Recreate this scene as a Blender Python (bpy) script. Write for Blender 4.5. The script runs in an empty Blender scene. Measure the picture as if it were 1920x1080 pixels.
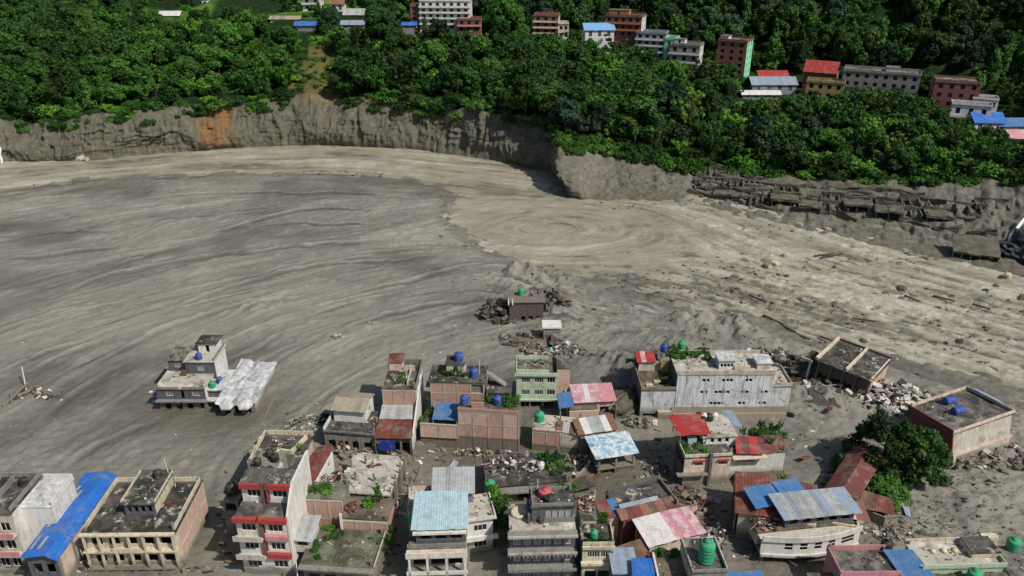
import bpy, math, random
import numpy as np
from mathutils import Vector, Matrix

# ------------------------------------------------------------------ camera, sky, sun, exposure
scene = bpy.context.scene
CAM_H, PITCH, HFOV = 85.0, math.radians(25), math.radians(65)
cam_data = bpy.data.cameras.new('camera')
cam_data.angle = HFOV
cam_data.clip_start, cam_data.clip_end = 1.0, 6000.0
cam = bpy.data.objects.new('camera', cam_data)
cam.location = (0, 0, CAM_H)
cam.rotation_euler = (math.pi / 2 - PITCH, 0, 0)
scene.collection.objects.link(cam)
scene.camera = cam

SUN_EL, SUN_AZ = math.radians(49), math.radians(-37)      # azimuth of the sun measured from +x, towards -y
sun_dir = Vector((math.cos(SUN_EL) * math.cos(SUN_AZ), math.cos(SUN_EL) * math.sin(SUN_AZ), math.sin(SUN_EL)))
world = bpy.data.worlds.new('World')
scene.world = world
world.use_nodes = True
wn = world.node_tree.nodes
wn.clear()
sky = wn.new('ShaderNodeTexSky')
sky.sky_type = 'NISHITA'
sky.sun_disc = False
sky.sun_elevation = SUN_EL
sky.sun_rotation = math.pi / 2 - SUN_AZ
sky.air_density, sky.dust_density, sky.ozone_density = 1.0, 2.0, 1.0
bg = wn.new('ShaderNodeBackground')
bg.inputs['Strength'].default_value = 0.075
wo = wn.new('ShaderNodeOutputWorld')
world.node_tree.links.new(sky.outputs[0], bg.inputs[0])
world.node_tree.links.new(bg.outputs[0], wo.inputs[0])
sl = bpy.data.lights.new('sun', 'SUN')
sl.energy = 4.0
sl.angle = math.radians(0.5)
sl.color = (1.0, 0.95, 0.87)
so = bpy.data.objects.new('sun', sl)
so.rotation_euler = sun_dir.to_track_quat('Z', 'Y').to_euler()
so.location = (120, -80, 200)
scene.collection.objects.link(so)
scene.view_settings.view_transform = 'Standard'
scene.view_settings.look = 'None'
scene.view_settings.exposure = 0.1
scene.view_settings.gamma = 1.0
scene.render.engine = 'CYCLES'
scene.cycles.max_bounces = 5
scene.cycles.diffuse_bounces = 2
scene.cycles.glossy_bounces = 2
scene.cycles.transmission_bounces = 3
scene.cycles.use_denoising = True

# ------------------------------------------------------------------ survey helpers (photo pixel of the 1920 x 1080 frame -> ground point)
FOC = 960 / math.tan(HFOV / 2)
CP, SP = math.cos(PITCH), math.sin(PITCH)
def ray(px, py):
    u, v = (px - 960) / FOC, -(py - 540) / FOC
    return u, CP + v * SP, -SP + v * CP
def at(px, py, z=0.0):
    r = ray(px, py); t = (z - CAM_H) / r[2]
    return Vector((r[0] * t, r[1] * t, z))
def atY(px, py, Y):
    r = ray(px, py); t = Y / r[1]
    return Vector((r[0] * t, Y, CAM_H + r[2] * t))
def proj(x, y, z):
    dz = z - CAM_H; d = y * CP - dz * SP; v = y * SP + dz * CP
    return 960 + FOC * x / d, 540 - FOC * v / d
ZOOM = {1: (0, 620, 2.348), 2: (400, 620, 2.348), 3: (700, 620, 2.348), 4: (1000, 620, 2.348), 5: (1420, 600, 2.25),
        6: (280, 620, 6), 7: (900, 500, 6), 8: (1480, 620, 6), 9: (1180, 620, 5.4), 10: (1660, 360, 5.4)}
def q(k, x, y):
    a, b, s = ZOOM[k]
    return a + x / s, b + y / s
rng = random.Random(11)
nrg = np.random.default_rng(7)
COL = scene.collection

# ------------------------------------------------------------------ numpy noise
_TAB = {}
def vnoise(x, y, seed=0):
    n = 256
    if seed not in _TAB: _TAB[seed] = np.random.default_rng(seed).random((n, n)).astype(np.float32) * 2 - 1
    tab = _TAB[seed]
    xi = np.floor(x).astype(int); yi = np.floor(y).astype(int)
    fx = x - xi; fy = y - yi
    fx = fx * fx * fx * (fx * (fx * 6 - 15) + 10); fy = fy * fy * fy * (fy * (fy * 6 - 15) + 10)
    a = tab[yi % n, xi % n]; b = tab[yi % n, (xi + 1) % n]; c = tab[(yi + 1) % n, xi % n]; d = tab[(yi + 1) % n, (xi + 1) % n]
    return (a * (1 - fx) + b * fx) * (1 - fy) + (c * (1 - fx) + d * fx) * fy
def fbm(x, y, octv=4, seed=0, gain=0.5):
    s = 0; a = 1.0; f = 1.0
    for k in range(octv):
        s = s + a * vnoise(x * f + 17.3 * k, y * f - 9.1 * k, seed + k); a *= gain; f *= 2.03
    return s
def sstep(a, b, x):
    t = np.clip((x - a) / (b - a), 0, 1); return t * t * (3 - 2 * t)

# ------------------------------------------------------------------ materials
MATS = {}
def srgb(h):
    h = h.lstrip('#'); o = []
    for k in (0, 2, 4):
        c = int(h[k:k + 2], 16) / 255
        o.append(c / 12.92 if c <= 0.04045 else ((c + 0.055) / 1.055) ** 2.4)
    return (*o, 1.0)
class NT:
    def __init__(s, name):
        s.m = bpy.data.materials.new(name); s.m.use_nodes = True
        s.t = s.m.node_tree; s.t.nodes.clear()
        s.out = s.n('ShaderNodeOutputMaterial'); s.b = s.n('ShaderNodeBsdfPrincipled')
        s.l(s.b.outputs[0], s.out.inputs[0])
        MATS[name] = s.m
    def n(s, typ, **kw):
        x = s.t.nodes.new(typ)
        for k, v in kw.items(): setattr(x, k, v)
        return x
    def l(s, a, b): s.t.links.new(a, b)
    def pos(s, scale=(1, 1, 1)):
        g = s.n('ShaderNodeNewGeometry'); m = s.n('ShaderNodeMapping'); m.inputs['Scale'].default_value = scale
        s.l(g.outputs['Position'], m.inputs['Vector']); return m.outputs[0]
    def noise(s, vec, scale, detail=5, rough=0.6, dist=0.0):
        x = s.n('ShaderNodeTexNoise'); x.inputs['Scale'].default_value = scale
        x.inputs['Detail'].default_value = detail; x.inputs['Roughness'].default_value = rough
        x.inputs['Distortion'].default_value = dist
        s.l(vec, x.inputs['Vector']); return x.outputs['Fac']
    def ramp(s, fac, stops):
        r = s.n('ShaderNodeValToRGB'); e = r.color_ramp.elements
        while len(e) < len(stops): e.new(0.5)
        for k, (p, c) in enumerate(stops):
            e[k].position = p; e[k].color = c if not isinstance(c, (int, float)) else (c, c, c, 1)
        s.l(fac, r.inputs[0]); return r.outputs[0]
    def mix(s, fac, a, b, mode='MIX'):
        x = s.n('ShaderNodeMix', data_type='RGBA', blend_type=mode)
        for sock, v in ((x.inputs[0], fac), (x.inputs[6], a), (x.inputs[7], b)):
            if isinstance(v, (tuple, list, float, int)): sock.default_value = v
            else: s.l(v, sock)
        return x.outputs[2]
    def math(s, op, a, b=None, c=None):
        x = s.n('ShaderNodeMath', operation=op)
        for k, v in enumerate((a, b, c)):
            if v is None: continue
            if isinstance(v, (int, float)): x.inputs[k].default_value = v
            else: s.l(v, x.inputs[k])
        return x.outputs[0]
    def attr(s, name):
        return s.n('ShaderNodeAttribute', attribute_name=name).outputs['Fac']
    def rnd(s): return s.n('ShaderNodeObjectInfo').outputs['Random']
    def bump(s, h, strength=0.3, dist=0.1):
        x = s.n('ShaderNodeBump'); x.inputs['Strength'].default_value = strength; x.inputs['Distance'].default_value = dist
        s.l(h, x.inputs['Height']); s.l(x.outputs[0], s.b.inputs['Normal'])
    def fin(s, col, rough=0.8, spec=0.3):
        if isinstance(col, tuple): s.b.inputs['Base Color'].default_value = col
        else: s.l(col, s.b.inputs['Base Color'])
        if isinstance(rough, (int, float)): s.b.inputs['Roughness'].default_value = rough
        else: s.l(rough, s.b.inputs['Roughness'])
        s.b.inputs['Specular IOR Level'].default_value = spec
        return s.m

MUD = srgb('#6f6b60')
def paint(name, c, stain=0.5, mud=2.0, rough=0.75):
    """painted or bare plaster with vertical grime runs, mould blotches and a flood-mud tide mark"""
    if name in MATS: return MATS[name]
    s = NT(name); c = srgb(c) if isinstance(c, str) else c
    dark = tuple(v * 0.33 for v in c[:3]) + (1,)
    runs = s.noise(s.pos((2.2, 2.2, 0.22)), 1.0, 6, 0.7)
    blot = s.noise(s.pos(), 0.45, 6, 0.65)
    stain = min(1.0, stain * 1.35)
    f = s.math('MULTIPLY', s.ramp(runs, [(0.44, 0.0), (0.7, 1.0)]), stain)
    col = s.mix(f, c, dark)
    f2 = s.math('MULTIPLY', s.ramp(blot, [(0.5, 0.0), (0.72, 1.0)]), stain * 0.9)
    col = s.mix(f2, col, srgb('#5b564e'))
    fine = s.noise(s.pos(), 5.0, 3, 0.6)
    col = s.mix(0.35, col, s.ramp(fine, [(0.3, 0.55), (0.7, 1.0)]), 'MULTIPLY')
    chip = s.noise(s.pos(), 1.1, 3, 0.5, 1.5)
    col = s.mix(s.math('MULTIPLY', s.ramp(chip, [(0.66, 0.0), (0.69, 1.0)]), min(.8, stain)), col, srgb('#7d7166'))
    if mud:
        sep = s.n('ShaderNodeSeparateXYZ'); s.l(s.pos(), sep.inputs[0])
        lvl = s.math('ADD', sep.outputs[2], s.math('MULTIPLY', s.math('SUBTRACT', blot, 0.5), 3.0))
        mf = s.n('ShaderNodeMapRange'); mf.inputs[1].default_value = mud * 0.7; mf.inputs[2].default_value = mud * 1.35
        mf.inputs[3].default_value = 0.9; mf.inputs[4].default_value = 0.0
        s.l(lvl, mf.inputs[0]); col = s.mix(mf.outputs[0], col, MUD)
    s.bump(fine, 0.25, 0.05)
    return s.fin(col, rough, 0.25)
def brick(name, c1, c2, mortar, fade=0.4):
    if name in MATS: return MATS[name]
    s = NT(name)
    sep = s.n('ShaderNodeSeparateXYZ'); s.l(s.pos(), sep.inputs[0])
    cmb = s.n('ShaderNodeCombineXYZ'); s.l(s.math('ADD', sep.outputs[0], sep.outputs[1]), cmb.inputs[0]); s.l(sep.outputs[2], cmb.inputs[1])
    b = s.n('ShaderNodeTexBrick'); s.l(cmb.outputs[0], b.inputs['Vector'])
    b.inputs['Color1'].default_value = srgb(c1); b.inputs['Color2'].default_value = srgb(c2); b.inputs['Mortar'].default_value = srgb(mortar)
    b.inputs['Scale'].default_value = 1.0; b.inputs['Brick Width'].default_value = 0.26; b.inputs['Row Height'].default_value = 0.09
    b.inputs['Mortar Size'].default_value = 0.012
    n1 = s.noise(s.pos(), 0.9, 6, 0.7)
    col = s.mix(s.math('MULTIPLY', s.ramp(n1, [(0.42, 0.0), (0.68, 1.0)]), fade), b.outputs[0], srgb('#a79a8a'))
    n2 = s.noise(s.pos((1, 1, 0.3)), 1.7, 5, 0.7)
    col = s.mix(s.math('MULTIPLY', s.ramp(n2, [(0.5, 0.0), (0.8, 1.0)]), 0.6), col, srgb('#4c4038'))
    blot = s.noise(s.pos(), 0.5, 5, 0.6)
    lvl = s.math('ADD', sep.outputs[2], s.math('MULTIPLY', s.math('SUBTRACT', blot, 0.5), 2.5))
    mf = s.n('ShaderNodeMapRange'); mf.inputs[1].default_value = 0.8; mf.inputs[2].default_value = 2.2
    mf.inputs[3].default_value = 0.9; mf.inputs[4].default_value = 0.0
    s.l(lvl, mf.inputs[0]); col = s.mix(mf.outputs[0], col, MUD)
    return s.fin(col, 0.85, 0.2)
def roofconc(name, base, mould, light, m0=0.42, m1=0.62, l0=0.62, l1=0.75, scale=0.33):
    """flat concrete roof: grey slab, black mould, pale dried patches"""
    if name in MATS: return MATS[name]
    s = NT(name)
    a = s.noise(s.pos(), scale, 7, 0.68, 0.6); b = s.noise(s.pos((1, 1, 1)), scale * 1.9, 6, 0.6)
    col = s.mix(s.ramp(a, [(m0, 1.0), (m1, 0.0)]), srgb(base), srgb(mould))
    col = s.mix(s.ramp(b, [(l0, 0.0), (l1, 1.0)]), col, srgb(light))
    fine = s.noise(s.pos(), 4.0, 4, 0.6)
    col = s.mix(0.5, col, s.ramp(fine, [(0.3, 0.45), (0.7, 1.0)]), 'MULTIPLY')
    s.bump(fine, 0.3, 0.06)
    return s.fin(col, 0.85, 0.2)
def sheet(name, c, rust='#6d4a36', rf=0.3, rough=0.45, var=0.25, metal=0.0):
    """metal roofing sheet: every sheet has its own tone, rust blotches along it"""
    if name in MATS: return MATS[name]
    s = NT(name); c = srgb(c)
    r = s.rnd()
    col = s.mix(s.math('MULTIPLY', r, var), c, tuple(v * 0.45 for v in c[:3]) + (1,))
    n1 = s.noise(s.pos(), 0.8, 6, 0.7)
    n1 = s.math('ADD', n1, s.math('MULTIPLY', s.math('SUBTRACT', r, 0.5), 0.25))
    col = s.mix(s.math('MULTIPLY', s.ramp(n1, [(0.5, 0.0), (0.62, 1.0)]), rf), col, srgb(rust))
    n2 = s.noise(s.pos(), 2.5, 5, 0.7)
    col = s.mix(0.5, col, s.ramp(n2, [(0.3, 0.4), (0.7, 1.0)]), 'MULTIPLY')
    n5 = s.noise(s.pos(), 0.5, 5, 0.7)
    col = s.mix(s.math('MULTIPLY', s.ramp(n5, [(0.5, 0.0), (0.7, 1.0)]), 0.6), col, srgb('#857f74'))
    return s.fin(col, rough, 0.35)
def dusty(name, c):
    s = NT(name); n1 = s.noise(s.pos(), 1.3, 5, 0.7); n2 = s.noise(s.pos((3, 3, .4)), 1.0, 4, 0.6)
    col = s.mix(s.math('MULTIPLY', s.ramp(n1, [(0.4, 0.0), (0.7, 1.0)]), .55), srgb(c), srgb('#7d786c'))
    col = s.mix(s.math('MULTIPLY', s.ramp(n2, [(0.5, 0.0), (0.75, 1.0)]), .5), col, tuple(v * .4 for v in srgb(c)[:3]) + (1,))
    return s.fin(col, 0.65, 0.2)
def plain(name, c, rough=0.6, var=0.3, scale=2.0, spec=0.3):
    if name in MATS: return MATS[name]
    s = NT(name); c = srgb(c) if isinstance(c, str) else c
    n1 = s.noise(s.pos(), scale, 5, 0.65)
    col = s.mix(s.math('MULTIPLY', s.ramp(n1, [(0.35, 0.0), (0.7, 1.0)]), var), c, tuple(v * 0.35 for v in c[:3]) + (1,))
    return s.fin(col, rough, spec)

def mat_mud():
    s = NT('mud')
    streak = s.attr('streak'); wet = s.attr('wet'); big = s.attr('big')
    n1 = s.noise(s.pos(), 0.6, 7, 0.65); n2 = s.noise(s.pos(), 3.5, 5, 0.65)
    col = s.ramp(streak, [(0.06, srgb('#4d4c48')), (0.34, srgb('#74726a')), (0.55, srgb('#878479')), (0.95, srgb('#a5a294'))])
    col = s.mix(s.math('MULTIPLY', s.ramp(n1, [(0.42, 0.0), (0.7, 1.0)]), 0.4), col, srgb('#5d5c55'))
    col = s.mix(s.math('MULTIPLY', wet, 0.7), col, srgb('#534d40'))
    col = s.mix(s.math('MULTIPLY', big, 0.5), col, srgb('#8a887a'))
    col = s.mix(0.35, col, s.ramp(n2, [(0.3, 0.6), (0.7, 1.0)]), 'MULTIPLY')
    rough = s.math('SUBTRACT', 0.62, s.math('MULTIPLY', wet, 0.36))
    h = s.math('ADD', s.math('MULTIPLY', n1, 0.8), s.math('MULTIPLY', n2, 0.35))
    n6 = s.noise(s.pos(), 9.0, 3, 0.6)
    h = s.math('ADD', h, s.math('MULTIPLY', n6, 0.12))
    s.bump(h, 0.85, 0.55)
    return s.fin(col, rough, 0.3)
def mat_river():
    s = NT('river_water')
    streak = s.attr('streak'); foam = s.attr('foam')
    n1 = s.noise(s.pos(), 0.9, 6, 0.65, 0.8); n2 = s.noise(s.pos(), 0.12, 4, 0.6)
    col = s.ramp(streak, [(0.1, srgb('#5d5b53')), (0.4, srgb('#918d7d')), (0.65, srgb('#a09c8b')), (0.9, srgb('#b4b0a0'))])
    col = s.mix(s.math('MULTIPLY', s.ramp(n2, [(0.4, 0.0), (0.65, 1.0)]), 0.5), col, srgb('#8a8168'))
    col = s.mix(s.math('MULTIPLY', s.ramp(n1, [(0.5, 0.0), (0.72, 1.0)]), 0.45), col, srgb('#6c6759'))
    col = s.mix(foam, col, srgb('#c4bfb0'))
    n3 = s.noise(s.pos((1, 1.5, 1)), 2.4, 4, 0.6, 0.5)
    s.bump(s.math('ADD', n1, s.math('MULTIPLY', n3, 0.5)), 0.7, 0.4)
    return s.fin(col, 0.28, 0.5)
def mat_cliff():
    s = NT('mud_cliff')
    org = s.attr('orange'); dry = s.attr('dry'); pale = s.attr('pale')
    a = s.noise(s.pos((1, 1, 0.35)), 0.55, 7, 0.7, 0.5); b = s.noise(s.pos(), 0.16, 5, 0.6); f = s.noise(s.pos((1, 1, 0.5)), 2.2, 5, 0.7)
    col = s.ramp(a, [(0.3, srgb('#3f3e38')), (0.5, srgb('#585649')), (0.72, srgb('#727063'))])
    col = s.mix(s.math('MULTIPLY', s.ramp(b, [(0.42, 0.0), (0.66, 1.0)]), 0.45), col, srgb('#6a6458'))
    col = s.mix(s.math('MULTIPLY', pale, 0.75), col, s.ramp(a, [(0.3, srgb('#5f5c54')), (0.7, srgb('#88847a'))]))
    col = s.mix(s.math('MULTIPLY', org, 0.85), col, s.ramp(f, [(0.3, srgb('#5e4428')), (0.7, srgb('#946a40'))]))
    col = s.mix(s.math('MULTIPLY', dry, 0.6), col, s.ramp(f, [(0.3, srgb('#5f5236')), (0.7, srgb('#8d7c58'))]))
    s.bump(s.math('ADD', a, s.math('MULTIPLY', f, 0.4)), 0.7, 0.6)
    return s.fin(col, 0.85, 0.2)
def mat_hill():
    s = NT('hill_grass')
    dry = s.attr('dry'); fld = s.attr('field')
    a = s.noise(s.pos(), 0.35, 7, 0.7); f = s.noise(s.pos((1, 1, 0.4)), 2.0, 5, 0.7)
    col = s.ramp(a, [(0.35, srgb('#141f10')), (0.55, srgb('#1f3216')), (0.72, srgb('#30471f'))])
    col = s.mix(fld, col, s.ramp(a, [(0.35, srgb('#466a28')), (0.7, srgb('#6a8a38'))]))
    col = s.mix(dry, col, s.ramp(f, [(0.3, srgb('#4f4a28')), (0.7, srgb('#8f7f52'))]))
    s.bump(a, 0.8, 0.8)
    return s.fin(col, 0.9, 0.1)
def leafmat(name, a, b, c):
    s = NT(name)
    n1 = s.noise(s.pos(), 0.6, 4, 0.7); r = s.rnd()
    f = s.math('ADD', n1, s.math('MULTIPLY', s.math('SUBTRACT', r, 0.5), 0.45))
    col = s.ramp(f, [(0.22, srgb(a)), (0.5, srgb(b)), (0.82, srgb(c))])
    n4 = s.noise(s.pos(), 0.035, 3, 0.6)
    col = s.mix(s.math('MULTIPLY', s.ramp(n4, [(0.48, 0.0), (0.66, 1.0)]), 0.4), col, srgb('#4a7a2c'))
    tr = s.n('ShaderNodeBsdfTranslucent'); s.l(col, tr.inputs[0])
    ms = s.n('ShaderNodeMixShader'); ms.inputs[0].default_value = 0.3
    s.fin(col, 0.6, 0.25)
    s.l(s.b.outputs[0], ms.inputs[1]); s.l(tr.outputs[0], ms.inputs[2]); s.l(ms.outputs[0], s.out.inputs[0])
    return s.m
def tarpmat():
    s = NT('printed_tarp')
    n1 = s.noise(s.pos((1, 1, 1)), 0.8, 3, 0.5, 1.0); n2 = s.noise(s.pos(), 1.7, 4, 0.6, 0.5)
    col = s.ramp(n1, [(0.3, srgb('#5b86a3')), (0.45, srgb('#8fb7c6')), (0.55, srgb('#cfd2d2')), (0.65, srgb('#b9ccd2')), (0.75, srgb('#9d7069'))])
    col = s.mix(s.math('MULTIPLY', s.ramp(n2, [(0.48, 0.0), (0.62, 1.0)]), 0.55), col, srgb('#a89a94'))
    return s.fin(col, 0.5, 0.3)

M = {
 'mud': mat_mud(), 'river': mat_river(), 'cliff': mat_cliff(), 'hill': mat_hill(),
 'leaf_dark': leafmat('leaf_dark', '#16280f', '#29471a', '#456529'),
 'leaf_mid': leafmat('leaf_mid', '#1f3b14', '#3a6424', '#5b8535'),
 'leaf_bright': leafmat('leaf_bright', '#2f5818', '#528629', '#7fa83e'),
 'leaf_dry': leafmat('leaf_dry', '#5c4b26', '#8a7440', '#b09a62'),
 'bark': plain('bark', '#4a4038', 0.9),
 'driftwood': plain('driftwood', '#4b453e', 0.9, 0.6),
 'mudwood': plain('mud_coated_wood', '#6d665c', 0.85, 0.5),
 'glass': plain('window_glass', '#1c2022', 0.15, 0.2, 2.0, 0.5),
 'dark': plain('dark_interior', '#1d1b19', 0.9, 0.2),
 'white': paint('white_plaster', '#dcd9d2', 0.32),
 'whiteclean': paint('white_frame_paint', '#dedbd4', 0.1, 0),
 'offwhite': paint('stained_offwhite_plaster', '#c4beb0', 0.5),
 'cream': paint('cream_plaster', '#d2c8ae', 0.45),
 'pinkcream': paint('pinkish_cream_plaster', '#d6c2b0', 0.4),
 'grey': paint('grey_plaster', '#8b8b88', 0.5),
 'dgrey': paint('dark_grey_plaster', '#63646a', 0.55),
 'streakgrey': paint('rain_streaked_grey_plaster', '#d6d8da', 0.62, 2.2), 'cement': paint('pale_cement_frame', '#b5ada0', 0.3), 'beige': paint('dried_mud_render', '#a09786', 0.3, 0),
 'conc': paint('bare_concrete', '#8d877d', 0.55),
 'muddy': paint('mud_coated_concrete', '#7d7468', 0.35, 0),
 'muddyd': paint('dark_mud_coated_concrete', '#5f584f', 0.35, 0),
 'mint': paint('mint_green_plaster', '#b9cdb0', 0.3),
 'mintvivid': paint('vivid_mint_plaster', '#8fd6ae', 0.15, 0),
 'red': paint('red_painted_band', '#a8423f', 0.3, 0), 'pink': paint('pink_painted_band', '#c98a90', 0.3, 0),
 'maroon': paint('maroon_plaster', '#7a4a48', 0.4), 'yellow': paint('yellow_plaster', '#a8935a', 0.35, 0),
 'orangep': paint('orange_plaster', '#b5704a', 0.3, 0), 'redbrown': paint('red_brown_plaster', '#80544c', 0.35, 0),
 'lilac': paint('lilac_plaster', '#8a7d96', 0.35), 'bluegrey': paint('blue_grey_plaster', '#8796a5', 0.35, 0),
 'whitehill': paint('white_hill_plaster', '#d8d7d2', 0.25, 0), 'greyhill': paint('grey_hill_plaster', '#8d8b86', 0.4, 0),
 'brick': brick('red_brick', '#b98676', '#a57262', '#b8aa9c'), 'brickp': brick('pale_brick', '#cba594', '#bb917f', '#c4b7a9', 0.55),
 'rdark': roofconc('mouldy_dark_roof', '#66635c', '#34332f', '#b5b0a5', .42, .62, .57, .68),
 'rgrey': roofconc('grey_patched_roof', '#8a867b', '#474540', '#bdb8ac'),
 'rpale': roofconc('pale_dried_roof', '#b5b0a4', '#77736a', '#d9d6cd', 0.34, 0.52, 0.55, 0.7),
 'rwhite': roofconc('white_dusted_roof', '#bfc0c0', '#8d8f92', '#e2e2e0', 0.36, 0.55, 0.5, 0.7, 0.5),
 'rbrown': roofconc('muddy_brown_roof', '#7d7264', '#4e463c', '#a99f90'),
 'rmoss': roofconc('mossy_grey_roof', '#7a7a6a', '#4b4d3e', '#b9b5a8'),
 'blue': sheet('blue_roof_sheet', '#2f6fc4', '#2a4f86', 0.15, 0.4, 0.15), 'dblue': sheet('deep_blue_roof_sheet', '#4a7bb0', '#56708c', 0.25, 0.45, 0.2),
 'skyblue': sheet('sky_blue_roof_sheet', '#78aede', '#8aa0b4', 0.2, 0.4, 0.1), 'pblue': sheet('pale_blue_roof_sheet', '#aecbd3', '#9fb0b2', 0.2, 0.4, 0.12), 'gsheet': sheet('grey_roof_sheet', '#b1b5b5', '#80766a', 0.45, 0.4, 0.25),
 'gblue': sheet('grey_blue_roof_sheet', '#93a5b6', '#8a7a6c', 0.4, 0.4, 0.25),
 'rust': sheet('rusty_red_roof_sheet', '#7c4036', '#5a4034', 0.6, 0.6, 0.5), 'rustb': sheet('rusty_brown_roof_sheet', '#8a6250', '#594a40', 0.65, 0.6, 0.6),
 'redsheet': sheet('bright_red_roof_sheet', '#a83a38', '#8a3a34', 0.2, 0.45, 0.15), 'maroonsheet': sheet('maroon_roof_sheet', '#6f3e3a', '#5a3f3a', 0.3, 0.5, 0.25),
 'whitesheet': sheet('white_roof_sheet', '#dedad6', '#b9aea6', 0.2, 0.4, 0.08), 'pinksheet': sheet('faded_pink_roof_sheet', '#cf8f98', '#d7c4c4', 0.75, 0.45, 0.3),
 'tansheet': sheet('tan_weathered_roof_sheet', '#a39a86', '#7a6f60', 0.5, 0.6, 0.3), 'bluetarp': sheet('blue_tarpaulin', '#20409a', '#1a2f70', 0.3, 0.5, 0.2),
 'tarp': tarpmat(),
 'tank_blue': dusty('blue_tank_plastic', '#1f4a9c'), 'tank_green': dusty('green_tank_plastic', '#149a6a'),
 'tank_black': dusty('black_tank_plastic', '#1f1f20'), 'tank_white': dusty('white_tank_plastic', '#cfcfca'),
 'tank_red': dusty('pink_red_tank_plastic', '#b8505c'),
 'steel': plain('dull_steel', '#7e7c78', 0.5, 0.4), 'plank': plain('weathered_plank', '#8a7f70', 0.85, 0.5),
 'rock': plain('mud_rock', '#6e675c', 0.85, 0.5), 'palerock': plain('pale_boulder_stone', '#b3aa95', 0.85, 0.35),
 'debris': plain('dark_debris', '#453f38', 0.9, 0.6, 0.7), 'litter': plain('pale_litter', '#c9c5bb', 0.7, 0.4, 1.0),
 'foam': plain('white_falls_water', '#d9dcdc', 0.4, 0.25, 1.5), 'slate': plain('dark_wet_rock', '#3b3b40', 0.5, 0.4, 0.4),  # last tone is the shade of the right-edge slope, put into the colour
 'bluepaint': plain('faded_blue_paint', '#7b8bb0', 0.6), 'clay': plain('brown_roof_pile', '#6b4f44', 0.9, 0.5),
}
M['leaf_olive'] = leafmat('leaf_olive', '#243814', '#425e22', '#667f34')
leafslate = leafmat('leaf_blue_green', '#182a1c', '#2c4632', '#48634a'); M['leaf_slate'] = leafslate

# ------------------------------------------------------------------ object helpers
def link(name, mesh, mat=None, parent=None, loc=None):
    o = bpy.data.objects.new(name, mesh)
    if mat is not None and mesh is not None and not mesh.materials:
        mesh.materials.append(M[mat] if isinstance(mat, str) else mat)
    COL.objects.link(o)
    if parent is not None: o.parent = parent
    if loc is not None: o.location = loc
    return o
def tag(o, label=None, cat=None, group=None, kind=None):
    if label: o['label'] = label
    if cat: o['category'] = cat
    if group: o['group'] = group
    if kind: o['kind'] = kind
    return o
def empty(name, loc=(0, 0, 0), rz=0.0, tilt=(0, 0)):
    o = bpy.data.objects.new(name, None); COL.objects.link(o)
    o.empty_display_size = 0.5
    o.location = loc; o.rotation_euler = (tilt[0], tilt[1], rz)
    return o
def pymesh(name, v, f, smooth=False):
    m = bpy.data.meshes.new(name); m.from_pydata(v, [], f)
    if smooth: m.polygons.foreach_set('use_smooth', [True] * len(m.polygons))
    m.update(); return m
BOXF = [(0, 3, 2, 1), (4, 5, 6, 7), (0, 1, 5, 4), (1, 2, 6, 5), (2, 3, 7, 6), (3, 0, 4, 7)]
def box_mesh(name, x0, x1, y0, y1, z0, z1):
    return pymesh(name, [(x0, y0, z0), (x1, y0, z0), (x1, y1, z0), (x0, y1, z0), (x0, y0, z1), (x1, y0, z1), (x1, y1, z1), (x0, y1, z1)], BOXF)
def prism_mesh(name, pts, z0, z1):
    n = len(pts)
    v = [(x, y, z0) for x, y in pts] + [(x, y, z1) for x, y in pts]
    f = [tuple(reversed(range(n))), tuple(range(n, 2 * n))] + [(i, (i + 1) % n, n + (i + 1) % n, n + i) for i in range(n)]
    return pymesh(name, v, f)
def tube_data(p, r0, q_, r1, n=6):
    p, q_ = Vector(p), Vector(q_); d = (q_ - p).normalized()
    a = d.orthogonal().normalized(); b = d.cross(a)
    v = []
    for c, r in ((p, r0), (q_, r1)):
        for k in range(n):
            t = 2 * math.pi * k / n; v.append(tuple(c + a * (r * math.cos(t)) + b * (r * math.sin(t))))
    f = [(k, (k + 1) % n, n + (k + 1) % n, n + k) for k in range(n)] + [tuple(reversed(range(n))), tuple(range(n, 2 * n))]
    return v, f
def tube_mesh(name, p, q_, r0, r1=None, n=6):
    return pymesh(name, *tube_data(p, r0, q_, r1 if r1 is not None else r0, n), smooth=False)
def lathe_mesh(name, prof, n=16):
    v, f = [], []
    for r, z in prof:
        for k in range(n):
            t = 2 * math.pi * k / n; v.append((r * math.cos(t), r * math.sin(t), z))
    for i in range(len(prof) - 1):
        for k in range(n):
            f.append((i * n + k, i * n + (k + 1) % n, (i + 1) * n + (k + 1) % n, (i + 1) * n + k))
    f.append(tuple(reversed(range(n)))); f.append(tuple(range((len(prof) - 1) * n, len(prof) * n)))
    return pymesh(name, v, f, True)
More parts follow.
